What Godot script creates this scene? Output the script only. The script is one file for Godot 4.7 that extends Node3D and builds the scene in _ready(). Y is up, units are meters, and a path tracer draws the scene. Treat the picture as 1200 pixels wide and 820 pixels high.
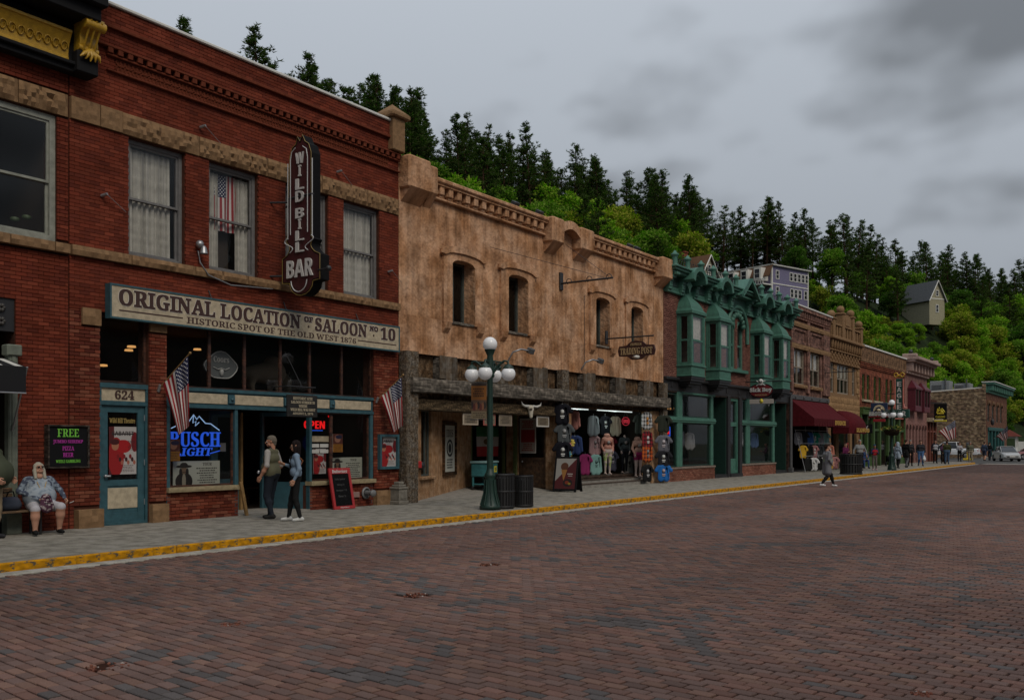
extends Node3D
# A small-town main street: a row of old brick, stucco and stone storefronts under a wooded hill.
# Axes: x runs along the street, y is up, the shop fronts stand in the plane z = 0 and the street is on the +z side.

var M := {}
var T := {}
var rng := RandomNumberGenerator.new()
var cam_at := Vector3(0, 1.75, 17)

class MB:
	var v := PackedVector3Array()
	var n := PackedVector3Array()
	var c := PackedColorArray()
	var u := PackedVector2Array()
	var k := Color(1, 1, 1)
	var tint := false
	var has_uv := false

	func put(p: Vector3, nn: Vector3, uv := Vector2.ZERO) -> void:
		v.append(p); n.append(nn); c.append(k); u.append(uv)

	func tri(a: Vector3, b: Vector3, d: Vector3) -> void:          # counter-clockwise from outside
		var nn := (b - a).cross(d - a).normalized()
		put(a, nn); put(d, nn); put(b, nn)

	func tri_n(a: Vector3, b: Vector3, d: Vector3, na: Vector3, nb: Vector3, nd: Vector3) -> void:
		put(a, na); put(d, nd); put(b, nb)

	func quad(a: Vector3, b: Vector3, d: Vector3, e: Vector3) -> void:
		var nn := (b - a).cross(d - a)
		if nn.length_squared() < 1e-14:
			nn = (d - a).cross(e - a)
		nn = nn.normalized()
		put(a, nn); put(d, nn); put(b, nn)
		put(a, nn); put(e, nn); put(d, nn)

	func quad_n(a: Vector3, b: Vector3, d: Vector3, e: Vector3, na: Vector3, nb: Vector3, nd: Vector3, ne: Vector3) -> void:
		tri_n(a, b, d, na, nb, nd)
		tri_n(a, d, e, na, nd, ne)

	func quad_uv(a: Vector3, b: Vector3, d: Vector3, e: Vector3, r := Rect2(0, 0, 1, 1)) -> void:   # a bottom left, b bottom right, d top right, e top left
		has_uv = true
		var nn := (b - a).cross(d - a).normalized()
		var ua := Vector2(r.position.x, r.end.y)
		var ub := Vector2(r.end.x, r.end.y)
		var ud := Vector2(r.end.x, r.position.y)
		var ue := r.position
		put(a, nn, ua); put(d, nn, ud); put(b, nn, ub)
		put(a, nn, ua); put(e, nn, ue); put(d, nn, ud)

	func quad_out(a: Vector3, b: Vector3, d: Vector3, e: Vector3, mid: Vector3) -> void:   # whichever way faces away from mid
		var nn := (b - a).cross(d - a)
		if nn.dot((a + b + d + e) * 0.25 - mid) < 0.0:
			quad(e, d, b, a)
		else:
			quad(a, b, d, e)

	func tri_out(a: Vector3, b: Vector3, d: Vector3, mid: Vector3) -> void:
		if (b - a).cross(d - a).dot((a + b + d) / 3.0 - mid) < 0.0:
			tri(a, d, b)
		else:
			tri(a, b, d)

	func box(x0: float, x1: float, y0: float, y1: float, z0: float, z1: float) -> void:
		obox(Transform3D(Basis(), Vector3((x0 + x1) / 2, (y0 + y1) / 2, (z0 + z1) / 2)), Vector3(x1 - x0, y1 - y0, z1 - z0))

	func obox(t: Transform3D, s: Vector3) -> void:
		var h := s / 2
		var p := []
		for i in 8:
			p.append(t * Vector3(h.x if i & 1 else -h.x, h.y if i & 2 else -h.y, h.z if i & 4 else -h.z))
		for f in [[4, 5, 7, 6], [1, 0, 2, 3], [5, 1, 3, 7], [0, 4, 6, 2], [6, 7, 3, 2], [0, 1, 5, 4]]:
			quad(p[f[0]], p[f[1]], p[f[2]], p[f[3]])

	func cbox(x0: float, x1: float, y0: float, y1: float, z0: float, z1: float, r := 0.01) -> void:
		ocbox(Transform3D(Basis(), Vector3((x0 + x1) / 2, (y0 + y1) / 2, (z0 + z1) / 2)), Vector3(x1 - x0, y1 - y0, z1 - z0), r)

	func ocbox(t: Transform3D, s: Vector3, r := 0.01) -> void:      # a box with chamfered edges
		var h := s / 2
		r = minf(r, minf(h.x, minf(h.y, h.z)) * 0.9)
		var mid := t.origin
		var pt := func(sx: float, sy: float, sz: float, ax: int) -> Vector3:
			var q := Vector3(sx * h.x, sy * h.y, sz * h.z)
			var sg := Vector3(sx, sy, sz)
			for a in 3:
				if a != ax:
					q[a] -= sg[a] * r
			return t * q
		for s1 in [-1.0, 1.0]:
			quad_out(pt.call(s1, -1, -1, 0), pt.call(s1, 1, -1, 0), pt.call(s1, 1, 1, 0), pt.call(s1, -1, 1, 0), mid)
			quad_out(pt.call(-1, s1, -1, 1), pt.call(1, s1, -1, 1), pt.call(1, s1, 1, 1), pt.call(-1, s1, 1, 1), mid)
			quad_out(pt.call(-1, -1, s1, 2), pt.call(1, -1, s1, 2), pt.call(1, 1, s1, 2), pt.call(-1, 1, s1, 2), mid)
			for s2 in [-1.0, 1.0]:
				quad_out(pt.call(-1, s1, s2, 1), pt.call(1, s1, s2, 1), pt.call(1, s1, s2, 2), pt.call(-1, s1, s2, 2), mid)
				quad_out(pt.call(s1, -1, s2, 0), pt.call(s1, 1, s2, 0), pt.call(s1, 1, s2, 2), pt.call(s1, -1, s2, 2), mid)
				quad_out(pt.call(s1, s2, -1, 0), pt.call(s1, s2, 1, 0), pt.call(s1, s2, 1, 1), pt.call(s1, s2, -1, 1), mid)
				for s3 in [-1.0, 1.0]:
					tri_out(pt.call(s1, s2, s3, 0), pt.call(s1, s2, s3, 1), pt.call(s1, s2, s3, 2), mid)

	func tube(path: Array, rad, seg := 8, caps := true) -> void:    # rad: one radius or one per point
		var rings := []
		var side := Vector3.ZERO
		for i in path.size():
			var d: Vector3 = path[mini(i + 1, path.size() - 1)] - path[maxi(i - 1, 0)]
			d = d.normalized()
			if side == Vector3.ZERO:
				side = d.cross(Vector3.UP if absf(d.y) < 0.9 else Vector3.RIGHT).normalized()
			side = (side - d * side.dot(d)).normalized()
			var up := d.cross(side)
			var r: float = rad[i] if rad is Array else rad
			var ring := []
			for j in seg:
				var w := TAU * j / seg
				var o := side * cos(w) + up * sin(w)
				ring.append([path[i] + o * r, o])
			rings.append(ring)
		for i in rings.size() - 1:
			for j in seg:
				var a = rings[i][j]
				var b = rings[i][(j + 1) % seg]
				var d = rings[i + 1][(j + 1) % seg]
				var e = rings[i + 1][j]
				quad_n(a[0], b[0], d[0], e[0], a[1], b[1], d[1], e[1])
		if caps:
			for j in seg:
				var l: int = rings.size() - 1
				tri(path[0], rings[0][(j + 1) % seg][0], rings[0][j][0])
				tri(path[l], rings[l][j][0], rings[l][(j + 1) % seg][0])

	func lathe(prof: Array, at: Vector3, seg := 16, b := Basis(), smooth := true) -> void:   # prof: Vector2(radius, height), from the bottom up
		var m := prof.size()
		var nn := []
		for i in m:
			var d: Vector2
			if smooth:
				d = prof[mini(i + 1, m - 1)] - prof[maxi(i - 1, 0)]
			else:
				d = prof[mini(i + 1, m - 1)] - prof[mini(i, m - 2)]
			nn.append(Vector2(d.y, -d.x).normalized() if d.length() > 1e-6 else Vector2(1, 0))
		for i in m - 1:
			for j in seg:
				var w0 := TAU * j / seg
				var w1 := TAU * (j + 1) / seg
				var c0 := Vector3(sin(w0), 0, cos(w0))
				var c1 := Vector3(sin(w1), 0, cos(w1))
				var na: Vector2 = nn[i]
				var nb: Vector2 = nn[i + 1] if smooth else nn[i]
				var p: Vector2 = prof[i]
				var q: Vector2 = prof[i + 1]
				var f := func(dir: Vector3, pp: Vector2) -> Vector3: return at + b * (dir * pp.x + Vector3(0, pp.y, 0))
				var g := func(dir: Vector3, pp: Vector2) -> Vector3: return (b * (dir * pp.x + Vector3(0, pp.y, 0))).normalized()
				if p.x < 1e-5:
					tri_n(f.call(c0, p), f.call(c1, q), f.call(c0, q), g.call(c0, na), g.call(c1, nb), g.call(c0, nb))
				elif q.x < 1e-5:
					tri_n(f.call(c0, p), f.call(c1, p), f.call(c0, q), g.call(c0, na), g.call(c1, na), g.call(c0, nb))
				else:
					quad_n(f.call(c0, p), f.call(c1, p), f.call(c1, q), f.call(c0, q), g.call(c0, na), g.call(c1, na), g.call(c1, nb), g.call(c0, nb))

	func ball(at: Vector3, r: float, seg := 16, squash := Vector3.ONE) -> void:
		var prof := []
		for i in seg / 2 + 1:
			var w := -PI / 2 + PI * i / (seg / 2)
			prof.append(Vector2(cos(w) * r if i > 0 and i < seg / 2 else 0.0, sin(w) * r))
		lathe(prof, at, seg, Basis.from_scale(squash))

	func prism(poly: PackedVector2Array, t: Transform3D, depth: float) -> void:   # poly in t's x-y plane, front face at z = 0, back at -depth
		var area := 0.0
		for i in poly.size():
			area += poly[i].cross(poly[(i + 1) % poly.size()])
		var pp := poly.duplicate()
		if area < 0.0:
			pp.reverse()
		var idx := Geometry2D.triangulate_polygon(pp)
		for i in range(0, idx.size(), 3):
			var a := pp[idx[i]]
			var b := pp[idx[i + 1]]
			var d := pp[idx[i + 2]]
			if (b - a).cross(d - a) < 0.0:
				var s := b
				b = d
				d = s
			tri(t * Vector3(a.x, a.y, 0), t * Vector3(b.x, b.y, 0), t * Vector3(d.x, d.y, 0))
			tri(t * Vector3(a.x, a.y, -depth), t * Vector3(d.x, d.y, -depth), t * Vector3(b.x, b.y, -depth))
		for i in pp.size():
			var a := pp[i]
			var b := pp[(i + 1) % pp.size()]
			quad(t * Vector3(b.x, b.y, 0), t * Vector3(a.x, a.y, 0), t * Vector3(a.x, a.y, -depth), t * Vector3(b.x, b.y, -depth))

	func wall(x0: float, x1: float, y0: float, y1: float, z: float, th: float, holes: Array) -> void:   # front face at z; holes: Rect2(x, y, w, h)
		var xs := [x0, x1]
		var ys := [y0, y1]
		for h: Rect2 in holes:
			for e in [h.position.x, h.end.x]:
				if e > x0 and e < x1 and not xs.has(e): xs.append(e)
			for e in [h.position.y, h.end.y]:
				if e > y0 and e < y1 and not ys.has(e): ys.append(e)
		xs.sort(); ys.sort()
		var zb := z - th
		for i in xs.size() - 1:
			for j in ys.size() - 1:
				var mid := Vector2((xs[i] + xs[i + 1]) / 2, (ys[j] + ys[j + 1]) / 2)
				var open := false
				for h: Rect2 in holes:
					open = open or h.has_point(mid)
				if open: continue
				quad(Vector3(xs[i], ys[j], z), Vector3(xs[i + 1], ys[j], z), Vector3(xs[i + 1], ys[j + 1], z), Vector3(xs[i], ys[j + 1], z))
				quad(Vector3(xs[i + 1], ys[j], zb), Vector3(xs[i], ys[j], zb), Vector3(xs[i], ys[j + 1], zb), Vector3(xs[i + 1], ys[j + 1], zb))
		for h: Rect2 in holes:
			var a := maxf(h.position.x, x0)
			var b := minf(h.end.x, x1)
			var e := maxf(h.position.y, y0)
			var f := minf(h.end.y, y1)
			quad(Vector3(a, e, z), Vector3(a, f, z), Vector3(a, f, zb), Vector3(a, e, zb))
			quad(Vector3(b, f, z), Vector3(b, e, z), Vector3(b, e, zb), Vector3(b, f, zb))
			quad(Vector3(a, f, z), Vector3(b, f, z), Vector3(b, f, zb), Vector3(a, f, zb))
			if h.position.y > y0 + 1e-4:
				quad(Vector3(b, e, z), Vector3(a, e, z), Vector3(a, e, zb), Vector3(b, e, zb))
		quad(Vector3(x0, y0, zb), Vector3(x0, y0, z), Vector3(x0, y1, z), Vector3(x0, y1, zb))
		quad(Vector3(x1, y0, z), Vector3(x1, y0, zb), Vector3(x1, y1, zb), Vector3(x1, y1, z))
		quad(Vector3(x0, y1, z), Vector3(x1, y1, z), Vector3(x1, y1, zb), Vector3(x0, y1, zb))

	func rock(x0: float, x1: float, y0: float, y1: float, zb: float, zf: float, amp: float, nz: FastNoiseLite, cell := 0.12) -> void:   # a quarry-faced block: rough front, straight beds
		var nx := maxi(2, int((x1 - x0) / cell))
		var ny := maxi(2, int((y1 - y0) / cell))
		var pts := []
		for j in ny + 1:
			var row := []
			for i in nx + 1:
				var s := float(i) / nx
				var t := float(j) / ny
				var x := lerpf(x0, x1, s)
				var y := lerpf(y0, y1, t)
				var edge := minf(1.0, minf(minf(s, 1 - s) * (x1 - x0), minf(t, 1 - t) * (y1 - y0)) / 0.05)
				var w := nz.get_noise_3d(x * 5.0, y * 7.0, zf * 7.0 + x0) * 0.6 + nz.get_noise_3d(x * 16.0, y * 20.0, x0) * 0.7
				row.append(Vector3(x, y, zf + amp * (edge * (0.35 + w) - 0.3)))
			pts.append(row)
		for j in ny:
			for i in nx:
				quad(pts[j][i], pts[j][i + 1], pts[j + 1][i + 1], pts[j + 1][i])
		for i in nx:
			quad(Vector3(pts[0][i].x, y0, zb), Vector3(pts[0][i + 1].x, y0, zb), pts[0][i + 1], pts[0][i])
			quad(pts[ny][i], pts[ny][i + 1], Vector3(pts[ny][i + 1].x, y1, zb), Vector3(pts[ny][i].x, y1, zb))
		for j in ny:
			quad(Vector3(x0, pts[j][0].y, zb), pts[j][0], pts[j + 1][0], Vector3(x0, pts[j + 1][0].y, zb))
			quad(pts[j][nx], Vector3(x1, pts[j][nx].y, zb), Vector3(x1, pts[j + 1][nx].y, zb), pts[j + 1][nx])

	func mesh(shift := Vector3.ZERO) -> ArrayMesh:
		var a := []
		a.resize(Mesh.ARRAY_MAX)
		if shift != Vector3.ZERO:
			for i in v.size():
				v[i] += shift
		a[Mesh.ARRAY_VERTEX] = v
		a[Mesh.ARRAY_NORMAL] = n
		if tint: a[Mesh.ARRAY_COLOR] = c
		if has_uv: a[Mesh.ARRAY_TEX_UV] = u
		var m := ArrayMesh.new()
		m.add_surface_from_arrays(Mesh.PRIMITIVE_TRIANGLES, a)
		return m

# ---------------------------------------------------------------- nodes
func place_of(p: Node) -> Vector3:
	var s := Vector3.ZERO
	while p != self and p is Node3D:
		s += (p as Node3D).position
		p = p.get_parent()
	return s

func obj(called: String, b: MB, m: Material, par: Node = self) -> MeshInstance3D:   # commits a shape given in scene coordinates
	var o := MeshInstance3D.new()
	o.name = called
	o.mesh = b.mesh(-place_of(par))
	o.material_override = m
	par.add_child(o, true)
	return o

func inst(called: String, m: Mesh, mat: Material, par: Node, t := Transform3D()) -> MeshInstance3D:
	var o := MeshInstance3D.new()
	o.name = called
	o.mesh = m
	o.material_override = mat
	o.transform = t
	par.add_child(o, true)
	return o

func tag(o: Node, label: String, cat: String, group := "") -> Node:
	o.set_meta("label", label)
	o.set_meta("category", cat)
	if group: o.set_meta("group", group)
	return o

func thing(called: String, label: String, cat: String, at := Vector3.ZERO, group := "") -> Node3D:
	var o := Node3D.new()
	o.name = called
	o.position = at
	add_child(o, true)
	tag(o, label, cat, group)
	return o

func group_node(called: String, par: Node) -> Node3D:
	var o := Node3D.new()
	o.name = called
	par.add_child(o, true)
	return o

func struct(o: Node) -> Node:
	o.set_meta("kind", "structure")
	return o

func stuff(o: Node) -> Node:
	o.set_meta("kind", "stuff")
	return o

func swarm(called: String, mesh: Mesh, mat: Material, xf: Array, cols: Array, par: Node) -> MultiMeshInstance3D:
	var mm := MultiMesh.new()
	mm.transform_format = MultiMesh.TRANSFORM_3D
	mm.use_colors = true
	mm.mesh = mesh
	mm.instance_count = xf.size()
	for i in xf.size():
		mm.set_instance_transform(i, xf[i])
		mm.set_instance_color(i, cols[i])
	var o := MultiMeshInstance3D.new()
	o.name = called
	o.multimesh = mm
	o.material_override = mat
	par.add_child(o, true)
	stuff(o)
	return o

func letters(txt: String, m: Material, par: Node, at: Vector3, w: float, h: float, bas := Basis(), font := "Droid Serif", weight := 700, depth := 0.012, called := "lettering") -> MeshInstance3D:   # centred at "at", fitted to w by h, facing the basis' z
	var f := SystemFont.new()
	f.font_names = PackedStringArray([font])
	f.font_weight = weight
	var t := TextMesh.new()
	t.font = f
	t.text = txt
	t.font_size = 48
	t.pixel_size = 0.01
	t.depth = 0.1
	t.curve_step = 2.0
	var bb := t.get_aabb()
	var s := Vector3(w / maxf(bb.size.x, 0.001), h / maxf(bb.size.y, 0.001), depth / 0.1)
	var b2 := bas * Basis.from_scale(s)
	var o := MeshInstance3D.new()
	o.name = called
	o.mesh = t
	o.material_override = m
	o.transform = Transform3D(b2, at - place_of(par) - b2 * (bb.position + bb.size / 2) + bas.z * depth * 0.5)
	par.add_child(o, true)
	return o

# ---------------------------------------------------------------- textures and materials
func gray_image(size: int, f: Callable) -> ImageTexture:
	var d := PackedByteArray()
	d.resize(size * size * 3)
	for y in size:
		for x in size:
			var g: Color = f.call(x, y)
			var i := (y * size + x) * 3
			d[i] = clampi(int(g.r * 255.0), 0, 255)
			d[i + 1] = clampi(int(g.g * 255.0), 0, 255)
			d[i + 2] = clampi(int(g.b * 255.0), 0, 255)
	return ImageTexture.create_from_image(Image.create_from_data(size, size, false, Image.FORMAT_RGB8, d))

func noise_tex(freq: float, lo: float, hi: float, oct := 4, sd := 1, bump := 0.0, kind := FastNoiseLite.TYPE_SIMPLEX_SMOOTH) -> NoiseTexture2D:
	var f := FastNoiseLite.new()
	f.seed = sd
	f.noise_type = kind
	f.frequency = freq
	f.fractal_octaves = oct
	var t := NoiseTexture2D.new()
	t.width = 512
	t.height = 512
	t.seamless = true
	t.noise = f
	if bump > 0.0:
		t.as_normal_map = true
		t.bump_strength = bump
	else:
		var g := Gradient.new()
		g.set_color(0, Color(lo, lo, lo))
		g.set_color(1, Color(hi, hi, hi))
		t.color_ramp = g
	return t

func lin(r: float, g: float, b: float) -> Color:
	return Color(r, g, b).linear_to_srgb()

func flat(key: String, col: Color, rough := 0.8, metal := 0.0) -> StandardMaterial3D:      # col: linear base colour
	if not M.has(key):
		var m := StandardMaterial3D.new()
		m.resource_name = key
		m.albedo_color = col.linear_to_srgb()
		m.roughness = rough
		m.metallic = metal
		if rough >= 0.75: m.metallic_specular = 0.25
		M[key] = m
	return M[key]

func worn(key: String, col: Color, rough := 0.85, fine := 3.0, coarse := Vector3(0.4, 0.4, 0.4), bump := 0.5, tex := "grain", over := "soft", tint := false) -> StandardMaterial3D:   # grain and large patches, laid over the scene by three planes
	if M.has(key): return M[key]
	var m := flat(key, col, rough)
	m.albedo_texture = T[tex]
	m.uv1_triplanar = true
	m.uv1_world_triplanar = true
	m.uv1_scale = Vector3.ONE * fine
	if over:
		m.detail_enabled = true
		m.detail_blend_mode = BaseMaterial3D.BLEND_MODE_MUL
		m.detail_albedo = T[over]
		m.detail_uv_layer = BaseMaterial3D.DETAIL_UV_2
		m.uv2_triplanar = true
		m.uv2_world_triplanar = true
		m.uv2_scale = coarse
	if bump > 0.0:
		m.normal_enabled = true
		m.normal_texture = T.rough_n
		m.normal_scale = bump
	m.vertex_color_use_as_albedo = tint
	return m

func glow(key: String, col: Color, energy: float) -> StandardMaterial3D:
	if M.has(key): return M[key]
	var m := flat(key, col * 0.6, 0.4)
	m.emission_enabled = true
	m.emission = col.linear_to_srgb()
	m.emission_energy_multiplier = energy
	return m

func pane_mat(key: String, col: Color, alpha: float) -> StandardMaterial3D:
	if M.has(key): return M[key]
	var m := flat(key, col, 0.03)
	m.transparency = BaseMaterial3D.TRANSPARENCY_ALPHA
	m.albedo_color.a = alpha
	m.metallic_specular = 0.45
	return m

func picture(key: String, im: Image, rough := 0.6) -> StandardMaterial3D:
	if M.has(key): return M[key]
	var m := StandardMaterial3D.new()
	m.resource_name = key
	m.albedo_texture = ImageTexture.create_from_image(im)
	m.roughness = rough
	M[key] = m
	return m

func canvas(w: int, h: int, col: Color) -> Image:
	var im := Image.create_empty(w, h, false, Image.FORMAT_RGB8)
	im.fill(col)
	return im

func blob(im: Image, cx: float, cy: float, rx: float, ry: float, col: Color) -> void:
	for y in range(maxi(0, int(cy - ry)), mini(im.get_height(), int(cy + ry) + 1)):
		for x in range(maxi(0, int(cx - rx)), mini(im.get_width(), int(cx + rx) + 1)):
			if pow((x - cx) / rx, 2) + pow((y - cy) / ry, 2) <= 1.0:
				im.set_pixel(x, y, col)

func bar(im: Image, x: float, y: float, w: float, h: float, col: Color) -> void:
	im.fill_rect(Rect2i(int(x), int(y), maxi(1, int(w)), maxi(1, int(h))), col)

func text_rows(im: Image, x: int, y: int, w: int, rows: int, gap: int, th: int, col: Color, sd: int) -> void:   # print too small to read
	var r := RandomNumberGenerator.new()
	r.seed = sd
	for i in rows:
		var inset := r.randi_range(0, w / 6)
		var px := x + inset
		while px < x + w - inset - 3:
			var l := r.randi_range(3, 9)
			bar(im, px, y + i * gap, mini(l, x + w - inset - px), th, col)
			px += l + 2

func brick_image(bl: float, bh: float, nx: int, ny: int, pxm: float, cols: Array, mortar: Color, sd: int) -> Image:   # running bond for walls too far off to tell the bricks apart
	var w := int(round(bl * nx * pxm))
	var h := int(round(bh * ny * pxm))
	var im := canvas(w, h, mortar)
	var r := RandomNumberGenerator.new()
	r.seed = sd
	for j in ny:
		for i in nx:
			var col: Color = cols[r.randi() % cols.size()]
			var f := r.randf_range(0.8, 1.15)
			col = Color(col.r * f, col.g * f, col.b * f)
			var x := int((i + (0.5 if j % 2 else 0.0)) * w / nx)
			var y := int(float(j) * h / ny)
			var ww := int(w / nx) - 2
			var hh := int(h / ny) - 2
			for part in [Rect2i(x, y, mini(ww, w - x), hh), Rect2i(0, y, x + ww - w, hh)]:
				if part.size.x > 0: im.fill_rect(part, col)
	return im

func far_brick(key: String, cols: Array, mortar: Color, bl := 0.215, bh := 0.075, sd := 5) -> StandardMaterial3D:
	if M.has(key): return M[key]
	var im := brick_image(bl, bh, 8, 24, 140.0, cols, mortar, sd)
	var m := StandardMaterial3D.new()
	m.resource_name = key
	m.albedo_texture = ImageTexture.create_from_image(im)
	m.roughness = 0.9
	m.uv1_triplanar = true
	m.uv1_world_triplanar = true
	m.uv1_triplanar_sharpness = 8.0
	m.uv1_scale = Vector3(1.0 / (bl * 8), 1.0 / (bh * 24), 1.0 / (bl * 8))
	m.detail_enabled = true
	m.detail_blend_mode = BaseMaterial3D.BLEND_MODE_MUL
	m.detail_albedo = T.blotch
	m.detail_uv_layer = BaseMaterial3D.DETAIL_UV_2
	m.uv2_triplanar = true
	m.uv2_world_triplanar = true
	m.uv2_scale = Vector3(0.35, 0.3, 0.35)
	m.metallic_specular = 0.25
	M[key] = m
	return m

func make_textures() -> void:
	T.grain = noise_tex(0.06, 0.72, 1.0, 5, 3)
	T.blotch = noise_tex(0.012, 0.55, 1.0, 4, 8)
	var sp := FastNoiseLite.new()
	sp.seed = 44
	sp.frequency = 0.03
	sp.fractal_octaves = 3
	var spots := func(x: int, y: int) -> Color:                     # stains, gum and hairline cracks on concrete
		var a := sp.get_noise_2d(x * 0.5, y * 0.5)
		var g := 0.93 + a * 0.22
		if sp.get_noise_2d(x * 3.1 + 70.0, y * 3.1) > 0.52: g *= 0.72
		if absf(sp.get_noise_2d(x * 0.45 + 300.0, y * 0.45 + 90.0)) < 0.006: g *= 0.6
		return Color(g, g, g * 0.98)
	T.spots = gray_image(512, spots)
	T.soft = noise_tex(0.014, 0.8, 1.0, 4, 18)
	T.mottle = noise_tex(0.03, 0.4, 1.0, 5, 21)
	T.rough_n = noise_tex(0.05, 0, 1, 5, 4, 6.0)
	var f := FastNoiseLite.new()
	f.seed = 12
	f.frequency = 0.02
	f.fractal_octaves = 4
	var streak := func(x: int, y: int) -> Color:                    # runs of rain and dust down a wall
		var a := f.get_noise_2d(x * 2.2, y * 0.13)
		var b := f.get_noise_2d(x * 0.8 + 500.0, y * 0.7)
		var e := f.get_noise_2d(x * 5.0, y * 5.0 + 300.0)
		var h := f.get_noise_2d(x * 0.35 + 40.0, y * 0.35)
		var g := clampf(0.88 + a * 0.17 + b * 0.16 + e * 0.1 + h * 0.13, 0.35, 1.0)
		return Color(g, g * clampf(0.96 + h * 0.08 + b * 0.05, 0.0, 1.05), g * clampf(0.92 + h * 0.18 + b * 0.1, 0.0, 1.1))
	T.streak = gray_image(512, streak)
	var wood := func(x: int, y: int) -> Color:                      # grain that runs along x
		var a := f.get_noise_2d(x * 0.25, y * 5.0 + f.get_noise_2d(x * 0.3, y * 0.3) * 20.0)
		var b := f.get_noise_2d(x * 0.1 + 90.0, y * 1.2)
		var g := clampf(0.72 + a * 0.45 + b * 0.4, 0.25, 1.0)
		return Color(g, g, g)
	T.wood = gray_image(256, wood)
	var paint := func(x: int, y: int) -> Color:                     # worn kerb paint over concrete
		var a := f.get_noise_2d(x * 1.3, y * 1.3) + 0.5 * f.get_noise_2d(x * 6.0 + 40.0, y * 6.0)
		var g := 0.8 + 0.2 * f.get_noise_2d(x * 1.3 + 200.0, y * 1.3)
		return Color(0.42 * g, 0.39 * g, 0.34 * g) if a > 0.34 else Color(0.86 * g, 0.6 * g, 0.07 * g)
	T.paint = gray_image(256, paint)

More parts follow.
